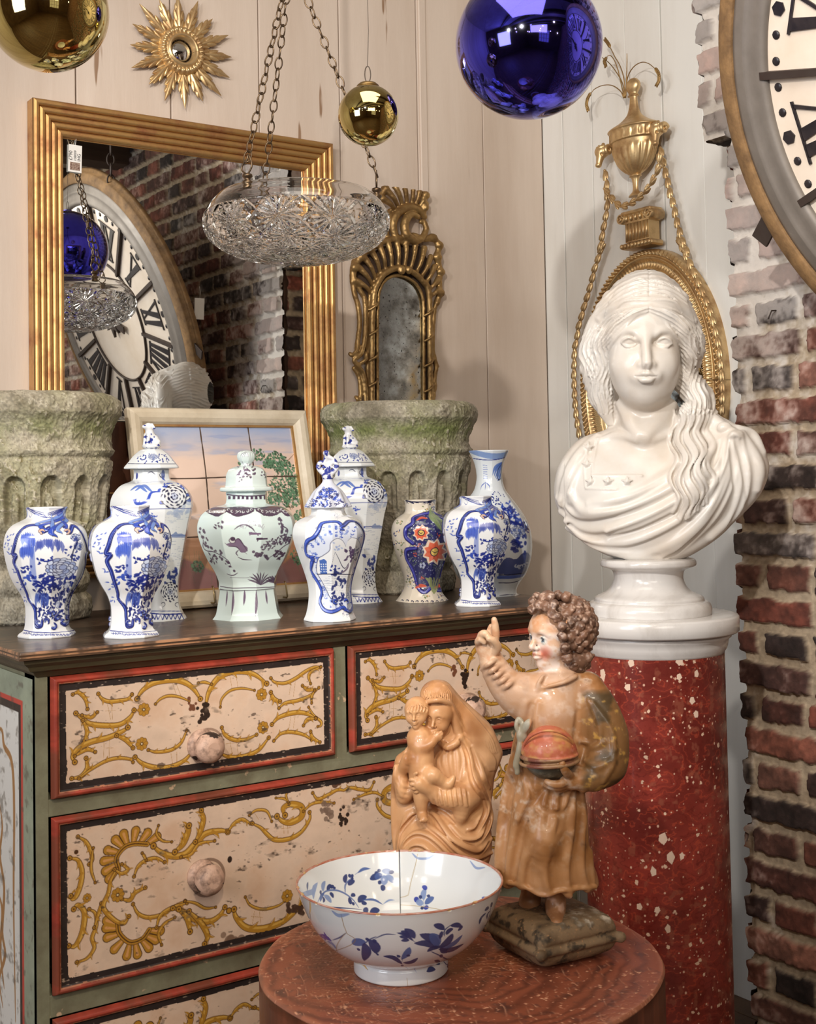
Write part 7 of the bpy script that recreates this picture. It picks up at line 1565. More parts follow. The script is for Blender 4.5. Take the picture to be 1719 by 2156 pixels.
# rusty edge line and chips along the rim
i0,i1=max(0,irim-5),irim+5; nn_=vnoise((i1-i0,760),(2,90),4,3); c.C[i0:i1]+=(np.array((170,96,72))-c.C[i0:i1])*np.clip(.35+nn_*.8,0,1)[...,None]
r_=random.Random(5)
for i in range(20):
    x=r_.uniform(0,c.w); yy=(irim+r_.uniform(-5,2))/520*c.h; a=r_.uniform(.0014,.0034); c.dot((x,yy),a,(204,168,112),.95,ry=a*.8,raw=True,hgt=-.0015)
g.build('bowl_body',bowl,back=False)
# ================================================================ carved figures on the table
def headf(S,c,Fw,Up,s,zs=1.,k=1.,eyes=True):
    """sculpts a head; c centre, Fw facing, Up crown, s half width"""
    c=np.array(c,float);Fw=np.array(Fw,float);Fw/=np.linalg.norm(Fw);Up=np.array(Up,float);Up-=Fw*(Up@Fw);Up/=np.linalg.norm(Up);Rt=np.cross(Fw,Up)
    T=lambda x,y,z: c+s*(x*Rt+y*Fw+z*zs*Up)
    def sp(x,y,z,r,kk=.1,op='add'): S.ell(T(x,y,z),(r*s,)*3,k=kk*s,op=op)
    def chn(p,r,kk=.08,op='add',n=4): S.chain([T(*q) for q in p],np.array(r)*s if np.ndim(r) else r*s,k=kk*s,op=op,n=n)
    sp(0,-.10,.30,1.,0); chn([(0,.18,.05),(0,.30,-.70)],[.80,.46],.3,n=1); sp(.40,.42,-.32,.40,.3);sp(-.40,.42,-.32,.40,.3); sp(0,.66,-.95,.21,.2); sp(0,.60,.35,.45,.3)
    for e in (-1,1):
        sp(e*.36,1.02,-.0,.20,.16,'sub'); sp(e*.36,.70,-.03,.185,.03)
        if eyes:
            chn([(e*.17,.84,-.03),(e*.28,.905,.07),(e*.42,.90,.08),(e*.56,.76,-.02)],.034,.03); chn([(e*.19,.84,-.06),(e*.36,.89,-.13),(e*.54,.77,-.07)],.028,.03)
            chn([(e*.13,.92,.20),(e*.34,.95,.27),(e*.60,.74,.16)],.05,.10)
    chn([(0,.90,.20),(0,.97,.0),(0,1.12,-.30)],[.085,.085,.125],.10); sp(.13,.98,-.36,.08,.08);sp(-.13,.98,-.36,.08,.08)
    sp(0,.82,-.62,.20,.15); chn([(-.24,.86,-.60),(-.08,.985,-.555),(0,.98,-.57),(.08,.985,-.555),(.24,.86,-.60)],[.03,.06,.055,.06,.03],.04); chn([(-.19,.88,-.69),(0,.98,-.70),(.19,.88,-.69)],[.04,.075,.04],.04); chn([(-.26,.88,-.64),(0,1.02,-.635),(.26,.88,-.64)],.02,.02,'sub')
    return T
bbp=onZ(1159,2002,TZ); s9=float(projpx(bbp)[2])/F_
boy=wthing('painted_child_statue','old painted wooden statue of a curly haired child holding a red ball','statue',bbp)
angb=math.atan2(-bbp[0],bbp[1]); Mb=Matrix.Translation(Vector(bbp))@Matrix.Rotation(angb,4,'Z')
Gm=pmap(Mb)
def G9(px,py,d=0.): return Gm(px,py,d)
def G92(p,d=-.035): q=Gm(p[0],p[1],d); return (q[0],q[2])
def place(V,M): A=np.array(M); return V@A[:3,:3].T+A[:3,3]
S=Sculpt((-.112,-.085,.040),(.112,.085,.53),.00145)
# robe : a long bell
S.chain([G9(1168,1440,.0),G9(1165,1500,-.002),G9(1160,1580,.0)],[.030,.038,.040],k=.02)
S.chain([G9(1158,1580,.0),G9(1150,1700,.0),G9(1147,1835,.002)],[.042,.055,.060],k=.02)
S.ell(G9(1105,1800,.01),(.045,.045,.075),k=.02).ell(G9(1205,1810,.01),(.045,.045,.085),k=.02).ell(G9(1165,1500,-.01),(.045,.036,.050),k=.02).ell(G9(1150,1590,-.012),(.046,.038,.05),k=.02)
S.ell(G9(1236,1862,.0),(.016,.02,.016),k=.012)
S.clip_outline([G92(p) for p in [(1120,1432),(1155,1420),(1215,1418),(1262,1450),(1262,1560),(1244,1650),(1240,1720),(1244,1800),(1252,1845),(1264,1878),(1238,1884),(1222,1872),(1200,1886),(1180,1874),(1160,1868),(1140,1882),(1118,1868),(1096,1862),(1072,1872),(1050,1862),(1038,1828),(1040,1780),(1044,1710),(1054,1640),(1074,1570),(1092,1505),(1100,1460)]],.008)
# right arm (raised) in a wrinkled sleeve
S.chain([G9(1140,1462,-.004),G9(1100,1462,-.012),G9(1072,1448,-.016),G9(1050,1420,-.016),G9(1037,1394,-.014)],[.030,.030,.025,.0205,.017],k=.012,n=5)
S.ell(G9(1102,1470,-.012),(.027,.026,.028),k=.010)
for i,(x,y) in enumerate(((1036,1396),(1044,1409),(1053,1420),(1063,1432),(1074,1442))):
    d=np.array((.62,-.78)); S.chain([G9(x-22-i,y+14+i,-.018),G9(x-6,y+2,-.040-.001*i),G9(x+16+i,y-12-i,-.022)],[.0022,.0036,.0022],k=.003,n=4)
# left arm : puffed sleeve folded across to the ball
S.chain([G9(1236,1450,-.004),G9(1262,1500,-.010),G9(1280,1560,-.014),G9(1276,1610,-.022)],[.024,.028,.030,.027],k=.014,n=5)
S.chain([G9(1276,1605,-.022),G9(1250,1635,-.036),G9(1222,1640,-.044)],[.027,.020,.014],k=.010,n=4)
S.chain([G9(1214,1620,-.046),G9(1226,1640,-.052),G9(1228,1660,-.046)],.006,k=.004,n=3)
for (a,b,c_) in (((1240,1475),(1262,1520),(1266,1560)),((1222,1560),(1248,1572),(1272,1560)),((1290,1560),(1290,1600),(1270,1640)),((1232,1600),(1256,1610),(1284,1596)),((1250,1480),(1284,1530),(1296,1575))): S.drape([G92(a),G92(b),G92(c_)],[.001,.0032,.001],.0,.006)
S.drape([G92((1214,1568)),G92((1232,1574)),G92((1256,1558))],[.001,.003,.0012],-.001,.004,'sub'); S.drape([G92((1216,1500)),G92((1214,1540)),G92((1210,1568))],[.001,.0035,.001],-.001,.005,'sub')
# robe folds
fl=[([(1130,1640),(1100,1700),(1080,1780),(1066,1862)],.0065),([(1150,1660),(1140,1730),(1110,1800),(1100,1858)],.0075),([(1175,1650),(1170,1720),(1150,1760),(1152,1830),(1160,1866)],.008),([(1150,1640),(1120,1670),(1095,1720)],.005),([(1208,1660),(1206,1740),(1196,1820),(1200,1878)],.006),([(1228,1660),(1230,1740),(1228,1820),(1240,1872)],.0055),([(1090,1570),(1070,1650),(1056,1740),(1048,1830)],.006),([(1104,1640),(1126,1690),(1180,1700),(1200,1660)],.0045),([(1108,1480),(1098,1540),(1096,1580)],.004),([(1136,1480),(1130,1520),(1128,1550)],.004),([(1250,1860),(1244,1800)],.004)]
for p,r in fl: S.drape([G92(q) for q in p],[r*.4,r,r,r*.8],.0015,.008)
for p,r in fl[:9]: S.drape([G92((q[0]+11,q[1]+3)) for q in p],[r*.2,r*.55,r*.6,r*.45],-.0015,.006,'sub')
S.chain([G9(1150,1720,-.036),G9(1148,1770,-.052),G9(1140,1810,-.048)],[.010,.016,.010],k=.016,n=4)
S.drape([G92(p) for p in ((1052,1862),(1096,1856),(1140,1874),(1180,1866),(1222,1868),(1256,1872))],.0028,-.001,.003)
# collar
S.chain([G9(1142,1448,-.036),G9(1160,1444,-.040),G9(1190,1436,-.038),G9(1214,1424,-.026)],.0028,k=.003,n=4); S.chain([G9(1146,1424,-.030),G9(1136,1436,-.036),G9(1133,1452,-.036)],.0032,k=.003,n=3); S.chain([G9(1150,1426,-.033),G9(1148,1440,-.038)],.003,k=.002,op='sub')
# neck
S.chain([G9(1178,1430,-.006),G9(1180,1385,-.002)],[.024,.021],k=.012)
# legs and feet standing on the cushion
S.chain([G9(1172,1870,-.012),G9(1172,1912,-.014)],[.0145,.0125],k=.004).chain([G9(1120,1870,.018),G9(1118,1910,.018)],[.015,.013],k=.004)
def foot(x,y,d,L):
    S.chain([G9(x,y-8,d+.004),G9(x+2,y+16,d-.008),G9(x+4,y+34,d-L)],[.0125,.0125,.0098],k=.006,n=3)
    for i in range(5): S.chain([G9(x-10+i*7,y+36,d-L-.002+.002*abs(i-3)),G9(x-12+i*8,y+43,d-L-.0085+.0022*(4-i))],[.0040+.0010*(i==4),.0030+.0008*(i==4)],k=.0012)
foot(1168,1914,-.018,.030); foot(1112,1908,.012,.026)
# head, three-quarter turned to the left
hc=G9(1172,1338,-.004); T9=headf(S,hc,(-.80,-.58,-.03),(.04,-.02,1),.0375,1.0)
# raised right hand
S.chain([G9(1036,1396,-.014),G9(1030,1378,-.016),G9(1027,1360,-.018)],[.0145,.0135,.0130],k=.006,n=3).ell(G9(1027,1362,-.018),(.0165,.0105,.016),k=.006)
for P,r in (([(1041,1356,-.020),(1044,1336,-.022),(1043,1318,-.024),(1041,1305,-.025)],[.0062,.0058,.0052,.0042]),([(1033,1352,-.014),(1030,1338,-.012),(1033,1326,-.012),(1035,1319,-.014)],[.0060,.0054,.0048,.0040]),
    ([(1022,1354,-.022),(1014,1340,-.032),(1021,1334,-.040),(1031,1342,-.040)],[.0062,.0060,.0054,.0044]),([(1013,1360,-.018),(1007,1352,-.028),(1012,1346,-.036),(1020,1352,-.036)],[.0055,.0052,.0046,.0038]),([(1040,1376,-.024),(1048,1362,-.034),(1040,1349,-.042),(1030,1345,-.045)],[.0066,.0060,.0052,.0042])):
    S.chain([G9(*p) for p in P],r,k=.0018,n=4)
# left hand cupping the ball from below
S.chain([G9(1226,1640,-.046),G9(1206,1644,-.052),G9(1196,1640,-.056)],[.0125,.0120,.0110],k=.005,n=3)
for P in ([(1198,1640,-.058),(1182,1650,-.066),(1166,1651,-.068),(1152,1646,-.066)],[(1200,1646,-.054),(1180,1656,-.060),(1162,1656,-.060),(1150,1652,-.058)],[(1202,1650,-.048),(1182,1660,-.050),(1168,1660,-.048)],[(1204,1652,-.042),(1188,1662,-.040),(1176,1661,-.038)],[(1200,1634,-.062),(1190,1622,-.074),(1184,1608,-.078)]):
    S.chain([G9(*p) for p in P],[.0062,.0058,.0050,.0042][:len(P)],k=.0018,n=4)
# ribbon bow at the chest
for P,r in (([(1098,1548,-.044),(1088,1530,-.048),(1092,1514,-.046),(1100,1522,-.047),(1100,1540,-.048)],.0034),([(1100,1548,-.046),(1112,1530,-.054),(1116,1518,-.052),(1108,1524,-.053),(1102,1540,-.050)],.0034),([(1098,1552,-.046),(1094,1580,-.048),(1086,1612,-.046)],.0046),([(1100,1552,-.046),(1092,1590,-.046),(1090,1626,-.046)],.0040)):
    S.chain([G9(*p) for p in P],r,k=.002,n=4)
S.ell(G9(1099,1549,-.048),(.0075,.005,.0075),k=.002)
V,Q=S.mesh(1)
px,py,_=projpx(place(V,Mb)); n1=noise3(V,28,3,4);n2=noise3(V,95,5,4);n3=noise3(V,300,7,2)
C=np.empty((len(V),3)); C[:]=(176,128,86)
def mx(col,m): 
    global C; C+=(np.array(col,float)-C)*np.clip(m,0,1)[:,None]
mx((142,94,52),(n1-.42)*4); mx((198,172,152),(n2-.52)*5*(1-np.clip((py-1700)/200,0,.7))); mx((104,66,36),(n2*.5+n1*.5-.6)*8); mx((188,140,92),np.clip((py-1700)/120,0,1)*.35)
up=np.clip((1560-py)/60,0,1)*np.clip((1225-px)/20,0,1); mx((200,168,146),up*np.clip((n1-.3)*3,0,.75))
slv=np.clip((px-1222)/16,0,1)*np.clip((py-1450)/14,0,1)*np.clip((1672-py)/8,0,1); mx((118,84,48),slv*.8); mx((70,56,36),slv*np.clip((n1-.48)*7,0,.85)); mx((196,152,72),slv*np.clip((n2-.60)*9,0,.75))
hd=np.clip((1418-py)/6,0,1)*np.clip((px-1100)/4,0,1); mx((206,168,140),hd*.85); mx((218,204,196),hd*np.clip((n2-.44)*6,0,.8)); mx((188,124,76),hd*np.clip((1338-py)/8,0,1)*np.clip((n1-.35)*3,0,.6))
mx((196,96,76),np.clip(1.2-np.hypot((px-1148)/15,(py-1376)/15),0,1)*.8*(V[:,1]<0)); mx((168,70,60),np.clip(1.2-np.hypot((px-1118)/11,(py-1378)/6),0,1)*.8*hd)
ep=T9(-.36,.78,-.03) if 0 else None
for e in (-1,1):
    q=T9(e*.36,.84,-.03); d_=np.linalg.norm(V-q,axis=1); mx((206,206,200),(d_<.0062)*.9); q2=T9(e*.36,.885,-.02); d_=np.linalg.norm(V-q2,axis=1); mx((84,100,112),(d_<.0036)*.9); mx((30,30,34),(d_<.0017)*.9)
    qb=T9(e*.36,.95,.27); d_=np.abs((V-qb)@np.array([0,0,1.]))+0; 
hn=np.clip((1400-py)/6,0,1)*(px<1062); mx((208,180,154),hn*.7); mx((186,134,98),hn*np.clip((n2-.5)*5,0,.7))
rb=((np.abs(px-1099)<16)&(py>1508)&(py<1562)|((np.abs(px-1090)<9)&(py>1560)&(py<1632)))&(V[:,1]<-.0455+0*px); mx((142,146,134),rb*.75)
ft=np.clip((py-1884)/6,0,1); mx((150,106,74),ft*.8); mx((206,170,150),ft*np.clip((n2-.5)*5,0,.8)*(V[:,1]<-.02))
M_poly=mat('worn_polychromy',(170,120,80),.42,attr=True,coat=.12,bump=(220,.25,.0008))
link('figure',qmesh('figure',place(V,Mb),Q,True,lin(np.clip(C,0,255))),M_poly,boy)
# curly hair
S=Sculpt((-.055,-.075,.365),(.085,.075,.54),.0013); hq=hc+np.array([.004,.002,.010])
S.ell(hq+np.array([.012,.008,.004]),(.0375,.0395,.0400),k=0).ell(G9(1206,1385,.002),(.026,.028,.024),k=.012)
# keep the face clear
fc=T9(0,.72,-.35); S.ell(fc,(.0330,.0330,.0375),k=.004,op='sub'); S.ell(T9(0,.95,.25),(.022,.022,.021),k=.004,op='sub')
rh=random.Random(12); ctr=hq+np.array([.011,.006,.0]); cur=[]
for i in range(150):
    z=1-2*(i+.5)/150; a=i*2.39996; v=np.array([math.sqrt(1-z*z)*math.cos(a),math.sqrt(1-z*z)*math.sin(a),z]); p=ctr+v*np.array([.0385,.0405,.042]); 
    if p[2]<G9(0,1412)[2]: continue
    f_=np.array((-.80,-.58,-.03)); rel=(p-hc)
    if rel@f_>.018 and rel[2]<.026: continue
    if np.linalg.norm(p-fc)<.034: continue
    cur.append((p,v))
for p in (G9(1236,1400,.0),G9(1222,1408,-.012),G9(1240,1385,-.012),G9(1210,1402,-.022)): v=p-ctr; cur.append((p,v/np.linalg.norm(v)))
for q in ((1121,1266,-.020),(1120,1283,-.030),(1130,1256,-.012),(1134,1274,-.034),(1143,1258,-.026),(1150,1276,-.042),(1158,1256,-.030),(1166,1272,-.044),(1150,1252,-.008),(1128,1270,-.002),(1163,1292,-.050),(1176,1300,-.052),(1183,1320,-.052),(1186,1342,-.050),(1190,1364,-.046),(1196,1386,-.040),(1176,1252,-.02),(1192,1256,-.026)):
    p=G9(*q); v=p-ctr; cur.append((p,v/np.linalg.norm(v)))
for p,v in cur:
    e1=np.cross(v,(0,0,1.));e1/=np.linalg.norm(e1)+1e-9;e2=np.cross(v,e1); sg=rh.choice((-1,1)); a0=rh.uniform(0,6.28); R=rh.uniform(.0066,.0084)
    P=[p+v*(.0005+.0042*t/5)+(e1*math.cos(a0+sg*t)+e2*math.sin(a0+sg*t))*R*(1-.17*t) for t in np.linspace(0,5,13)]
    S.ell(p-v*.0015,(R*.95,)*3,k=.001); S.chain(P,np.linspace(.0024,.0018,13),k=.0006)
V,Q=S.mesh(0); n1=noise3(V,60,3,3);n2=noise3(V,260,4,2); C=np.empty((len(V),3)); C[:]=(122,90,72); mx((86,62,50),(n1-.4)*4); mx((164,138,122),(n2-.55)*6)
link('hair',qmesh('hair',place(V,Mb),Q,True,lin(np.clip(C,0,255))),M_poly,boy)
# ball held at the belly
S=Sculpt((-.05,-.105,.19),(.05,.0,.34),.0011); bc=G9(1157,1584,-.048)
S.ell(bc,(.0365,.0345,.0360),k=0)
S.chain([bc+np.array((.0375*math.cos(a),.0355*math.sin(a),-.004+.002*math.cos(a))) for a in np.linspace(0,2*PI,40)],.0022,k=.002); S.chain([bc+np.array((.0385*math.cos(a),.0365*math.sin(a),-.012+.002*math.cos(a))) for a in np.linspace(0,2*PI,40)],.0026,k=.003)
S.chain([bc+np.array((.036*math.cos(a),-.013+.006*math.cos(a)**2-.022*math.sin(a),.0355*math.sin(a))) for a in np.linspace(.0,PI,24)],.0019,k=.002)
V,Q=S.mesh(1); n1=noise3(V,50,3,4);n2=noise3(V,170,4,3); zz=V[:,2]-bc[2]; C=np.empty((len(V),3)); C[:]=(178,96,70); mx((192,140,84),(n1-.5)*6); mx((196,120,100),(n2-.55)*5); b_=np.clip((-.0015-zz)/.001,0,1); mx((150,116,84),b_); mx((112,64,50),b_*np.clip((n1-.5)*8,0,1)); b_=np.clip((-.0145-zz)/.0015,0,1); mx((72,70,58),b_); mx((104,100,82),b_*np.clip((n2-.5)*5,0,1))
link('ball',qmesh('ball',place(V,Mb),Q,True,lin(np.clip(C,0,255))),M_poly,boy)
# stone-like cushion under the feet
S=Sculpt((-.12,-.11,-.002),(.12,.12,.075),.0015); ca=.62; ax_=np.array([math.cos(ca),math.sin(ca)]);ay_=np.array([-math.sin(ca),math.cos(ca)]); w_,d_=.066,.066
def cush(X,Y,Z):
    X=X+.0-.003;Y=Y-.0; u=X*ax_[0]+Y*ax_[1]; v=X*ay_[0]+Y*ay_[1]; 
    bu=1-.05*np.cos(u/w_*PI/2)*0; qx=np.abs(u)-w_+.014;qy=np.abs(v)-d_+.014;hz=.0285*(1-.20*(u/w_)**4-.20*(v/d_)**4); qz=np.abs(Z-.030)-hz+.014
    return np.sqrt(np.maximum(qx,0)**2+np.maximum(qy,0)**2+np.maximum(qz,0)**2)+np.minimum(np.maximum(qx,np.maximum(qy,qz)),0)-.014
S.field(cush,(-.12,-.11,0),(.12,.12,.075))
cr=[( (su*w_*ax_+sv*d_*ay_) ) for su,sv in ((-1,-1),(1,-1),(1,1),(-1,1))]; cr=[np.array([c_[0]+.003,c_[1],.026]) for c_ in cr]
for i in range(4):
    a=cr[i];b=cr[(i+1)%4]; P=[a*(1-t)+b*t-np.array([*( (a+b)[:2]/2*.05*math.sin(PI*t)),0])*0 for t in np.linspace(0,1,9)]; S.chain(P,.0042,k=.003); S.chain([p+np.array([0,0,.0085]) for p in P],.0016,k=.002,op='sub'); S.ell(a,(.0075,.0075,.007),k=.005)
S.chain([cr[3]+np.array([-.004,0,.004]),cr[3]+np.array([-.016,-.004,.016]),cr[3]+np.array([-.018,-.012,.022])],[.008,.007,.004],k=.004,n=3)
V,Q=S.mesh(1); n1=noise3(V,26,3,4);n2=noise3(V,110,4,4);n3=noise3(V,380,6,2); V[:,2]=np.maximum(V[:,2],0); V=V+((n2-.5)*.0022)[:,None]*np.array([0,0,1])*(V[:,2]>.004)[:,None]
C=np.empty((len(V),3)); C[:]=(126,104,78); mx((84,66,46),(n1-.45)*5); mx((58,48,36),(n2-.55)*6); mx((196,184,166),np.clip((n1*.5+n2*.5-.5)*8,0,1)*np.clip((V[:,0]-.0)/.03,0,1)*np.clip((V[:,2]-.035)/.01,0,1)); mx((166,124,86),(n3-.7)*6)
link('cushion_base',qmesh('cushion_base',place(V,Mb),Q,True,lin(np.clip(C,0,255))),mat('weathered_paint',(120,100,76),.75,attr=True,bump=(260,.5,.001)),boy)
# ================================================================ limewood mother and child
mbp=onZ(932,1898,TZ); sm=float(projpx(mbp)[2])/F_
mad=wthing('carved_madonna_statue','light brown carved wooden figure of a veiled mother holding a baby, behind the bowl','statue',mbp)
angm=math.atan2(-mbp[0],mbp[1]); Mm=Matrix.Translation(Vector(mbp))@Matrix.Rotation(angm,4,'Z')
Km=pmap(Mm)
def K(X,Y,d=0.): return Km(800+X/5.134,1400+Y/5.134,d)
def K2(p,d=-.03): q=K(p[0],p[1],d); return (q[0],q[2])
S=Sculpt((-.09,-.08,-.002),(.105,.075,.37),.00115)
# body mass
S.chain([K(640,2500,.012),K(660,2150,.0),K(690,1900,.004)],[.062,.064,.056],k=.02).ell(K(560,1950,-.012),(.058,.050,.040),k=.02).ell(K(880,1900,.0),(.050,.048,.055),k=.02).ell(K(760,1250,.012),(.050,.040,.065),k=.02).ell(K(940,1400,.010),(.046,.042,.080),k=.02).ell(K(350,1600,.012),(.034,.036,.065),k=.015).ell(K(640,2450,0),(.070,.058,.030),k=.02)
S.ell(K(840,900,.016),(.038,.034,.045),k=.02).chain([K(760,760,.006),K(700,680,.0)],[.022,.019],k=.01)
# veil falling to the right
S.ell(K(660,440,.006),(.0265,.030,.034),k=.0)
S.chain([K(690,330,.010),K(830,520,.012),K(980,720,.012),K(1120,860,.012),K(1200,1000,.012)],[.022,.026,.028,.026,.020],k=.012,n=5)
S.chain([K(1000,680,.012),K(1130,780,.012),K(1240,940,.012)],[.022,.022,.016],k=.01,n=4).chain([K(1120,1040,.0),K(1200,1120,.004),K(1190,1240,.010)],[.018,.014,.008],k=.01,n=4)
S.chain([K(300,1000,.006),K(215,1120,.006),K(200,1400,.006),K(190,1700,.010),K(200,2100,.012),K(230,2400,.01)],[.012,.016,.020,.020,.022,.022],k=.01,n=5)
S.clip_outline([K2(p) for p in [(645,176),(720,215),(800,300),(900,415),(1020,510),(1150,620),(1230,730),(1300,890),(1345,1000),(1325,1090),(1262,1240),(1240,1400),(1212,1550),(1205,1750),(1225,1900),(1238,2100),(1260,2300),(1280,2560),(90,2560),(120,2300),(160,2000),(140,1750),(133,1500),(136,1250),(165,1010),(230,950),(300,900),(330,820),(470,700),(480,500),(480,380),(510,270),(570,205)]],.006)
# face
Tm9=headf(S,K(648,560,-.018),(-.42,-.90,-.05),(.06,-.03,1),.0228,1.26)
# veil rolls over the brow and down behind the cheek
S.chain([K(490,430,-.022),K(520,398,-.036),(K(610,382,-.045)),K(700,396,-.038),K(770,450,-.026),K(806,560,-.020),K(845,700,-.014)],[.003,.0035,.0038,.0038,.0045,.0065,.008],k=.002,n=5)
S.ell(K(620,330,-.006),(.0265,.0285,.024),k=.006)
# cowl, bodice
S.chain([K(660,850,-.018),K(740,885,-.026),K(840,830,-.024),K(880,730,-.012)],[.004,.0055,.0055,.004],k=.006,n=4)
# supporting arm with gathered sleeve
S.chain([K(1000,1250,-.022),K(960,1400,-.032),K(800,1430,-.042),K(640,1400,-.044),K(540,1350,-.044)],[.020,.022,.020,.016,.013],k=.008,n=5)
S.chain([K(900,1500,-.040),K(880,1620,-.042),K(860,1690,-.040)],[.014,.011,.006],k=.008,n=3)
# left-hand mantle edge and sleeve
S.chain([K(210,1130,-.020),K(240,1300,-.026),K(250,1440,-.026),K(330,1380,-.030),K(350,1290,-.030)],[.010,.012,.009,.008,.006],k=.006,n=4)
S.F=S.G.copy()
def mf_(P,r,op='add',off=.001,k=.004): S.drape([K2(p) for p in P],[r*.35,r,r,r*.35],off,k,op,6)
for i in range(15):   # pleats of the veil
    t=i/14; x0=520+250*t; mf_([(645+(x0-645)*.25,196+10*abs(t-.4)),(x0-40*(1-t),290+20*t),(x0,390+30*t)],.0015,'add',-.0002,.0005)
for i in range(10):
    t=i/9; mf_([(690+70*t,250+30*t-30),(800+70*t,470-70*t+20),(900+150*t,680-60*t),(1010+200*t,840-20*t),(1080+190*t,980)],.0022,'add',.0002,.0007)
for i in range(9):
    t=i/8; mf_([(900+60*t,760-10*t),(1010+80*t,850),(1080+100*t,960),(1150+100*t,1060),(1190+60*t,1170)],.0026,'add',.0002,.0008)
for P,r in (([(650,980),(640,1080),(680,1190)],.003),([(700,920),(690,1050),(720,1180)],.0032),([(770,920),(770,1050),(790,1220)],.0034),([(830,910),(850,1040),(850,1230)],.0034),([(890,900),(930,1010),(900,1200)],.0034),([(885,790),(960,960),(1010,1200),(1130,1400),(1180,1600)],.006),([(1010,900),(1100,1150),(1190,1350)],.0045),([(1140,1440),(1160,1580),(1060,1740),(960,1760)],.006),([(1190,1500),(1200,1700),(1080,1850),(900,1840),(760,1700)],.006),([(1210,1900),(1080,1990),(930,1940),(760,1830),(600,1640),(520,1600)],.007),([(1220,2060),(1000,2060),(820,1960),(650,1800),(500,1700)],.006),([(900,2200),(760,2010),(560,1830),(400,1800),(280,1900),(240,2040)],.0055),([(780,2200),(640,2050),(480,1910),(360,1920),(300,2020)],.005),([(240,1800),(300,1660),(400,1560)],.0055),([(210,1950),(250,1780),(360,1640),(410,1600)],.005),([(560,1540),(700,1580),(820,1660)],.005),([(165,1100),(150,1400),(150,1800),(180,2200)],.005),([(210,1160),(250,1230),(330,1260)],.0028),([(200,1210),(250,1290),(330,1310)],.0028),([(190,1270),(240,1350),(320,1370)],.0028),([(200,1330),(240,1400),(290,1420)],.0028),([(700,2300),(560,2150),(420,2120)],.004)):
    mf_(P,r)
    if r>.0044: mf_([(x_-16,y_+26) for x_,y_ in P],r*.6,'sub',-.001,.003)
for i in range(8):
    x=560+52*i; mf_([(x-12,1300+10*math.sin(i)),(x,1380),(x+14,1460+14*math.sin(i*2))],.0028)
    mf_([(x+14,1310),(x+26,1380),(x+38,1470)],.0018,'sub',-.0006,.002)
S.F=None
# mother's hands
def fingers(L,r,k=.0012):
    for P in L: S.chain([K(*p) for p in P],[r,r*.95,r*.85,r*.7][:len(P)],k=k,n=3)
S.chain([K(235,1190,-.026),K(270,1080,-.034),K(300,1010,-.038)],[.0075,.0085,.0085],k=.004,n=3)
fingers([[(290,990,-.040),(320,940,-.043),(345,925,-.043)],[(305,1010,-.043),(345,965,-.047),(366,950,-.046)],[(300,1035,-.044),(345,1000,-.048),(370,990,-.047)],[(295,1060,-.043),(340,1040,-.047),(365,1030,-.046)],[(270,980,-.034),(290,925,-.034),(312,905,-.034)]],.0032)
# child
S.chain([K(400,720,-.030),K(440,800,-.034),K(455,950,-.038),K(450,1080,-.040),K(460,1170,-.038)],[.010,.0195,.0185,.0190,.0205],k=.006,n=4)
S.chain([K(470,1190,-.042),K(560,1190,-.056),K(620,1220,-.056),K(700,1275,-.052)],[.0150,.0130,.0105,.0078],k=.005,n=4).chain([K(690,1270,-.052),K(750,1290,-.055),K(785,1240,-.055),K(798,1215,-.055)],[.0080,.0072,.0055,.0036],k=.003,n=3)
S.chain([K(430,1230,-.040),K(440,1350,-.046),K(445,1480,-.046),K(455,1590,-.046)],[.0150,.0128,.0105,.0075],k=.005,n=4).chain([K(455,1600,-.046),K(465,1640,-.051),K(475,1668,-.059)],[.0080,.0078,.0060],k=.003,n=3)
for i in range(5): S.ell(K(440+17*i,1686-3*i,-.064+.001*i),(.0023,.003,.0022),k=.001)
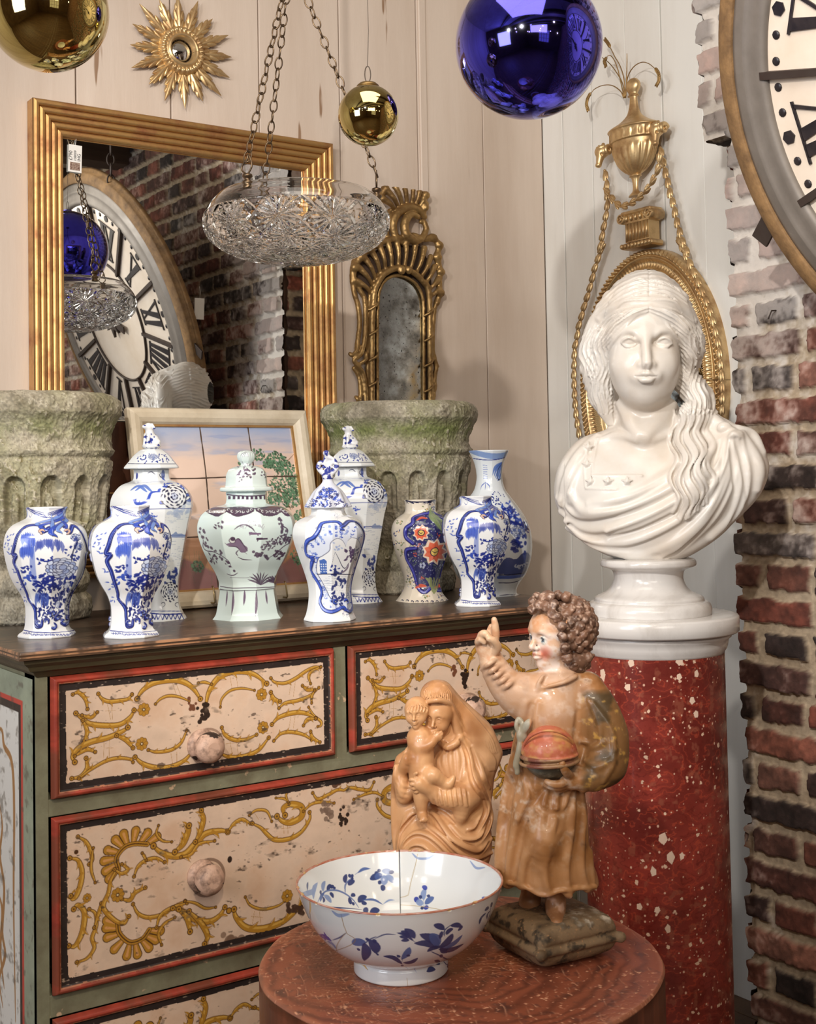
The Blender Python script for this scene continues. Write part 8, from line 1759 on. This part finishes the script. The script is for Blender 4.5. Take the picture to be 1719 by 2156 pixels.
S.chain([K(370,790,-.034),K(390,860,-.042),K(480,890,-.050),K(560,840,-.050),K(600,790,-.046)],[.0105,.0100,.0088,.0074,.0062],k=.005,n=4)
S.ell(K(630,770,-.046),(.0078,.0045,.0075),k=.003); fingers([[(625,760,-.047),(650,735,-.048),(665,722,-.047)],[(640,770,-.047),(668,755,-.048),(676,740,-.047)],[(640,785,-.046),(664,780,-.047)],[(632,795,-.045),(655,800,-.046)],[(600,770,-.047),(592,735,-.048),(602,722,-.047)]],.0024,.0008)
S.chain([K(520,790,-.030),K(545,860,-.026)],[.009,.008],k=.004)
Tb=headf(S,K(402,520,-.034),(-.22,-.97,-.02),(-.03,0,1),.0192,.98); S.F=S.G.copy()
for i in range(15):
    t=i/14; S.drape([K2((410+(300+210*t-410)*.3,398)),K2((300+210*t+5,430-25*math.sin(PI*t)+20)),K2((296+216*t,490-30*math.sin(PI*t)))],[.0008,.0017,.0012],0,.0012,'add' if i%2==0 else 'sub')
S.F=None
# mother's second hand supporting the thigh
S.chain([K(560,1360,-.052),K(480,1310,-.058),K(430,1280,-.060)],[.0105,.0105,.0105],k=.005,n=3)
fingers([[(430,1250,-.062),(380,1190,-.062),(400,1170,-.066)],[(415,1265,-.064),(350,1240,-.064),(330,1245,-.062)],[(415,1285,-.064),(355,1290,-.064),(335,1290,-.061)],[(420,1310,-.062),(375,1335,-.062),(355,1335,-.058)],[(430,1330,-.060),(400,1370,-.059),(380,1370,-.056)]],.0033)
V,Q=S.mesh(1); V[:,2]=np.maximum(V[:,2],0); n1=noise3(V*np.array([1,1,.25]),90,3,4);n2=noise3(V,30,5,3); C=np.empty((len(V),3)); C[:]=(204,156,112); mx((172,120,78),(n2-.45)*3); mx((222,172,122),(n1-.55)*3); mx((150,96,54),(n1*.5+n2*.5-.62)*5)
link('figure',qmesh('figure',place(V,Mm),Q,True,lin(np.clip(C,0,255))),mat('waxed_limewood',(206,150,98),.36,attr=True,coat=.15,bump=(150,.15,.0008)),mad)
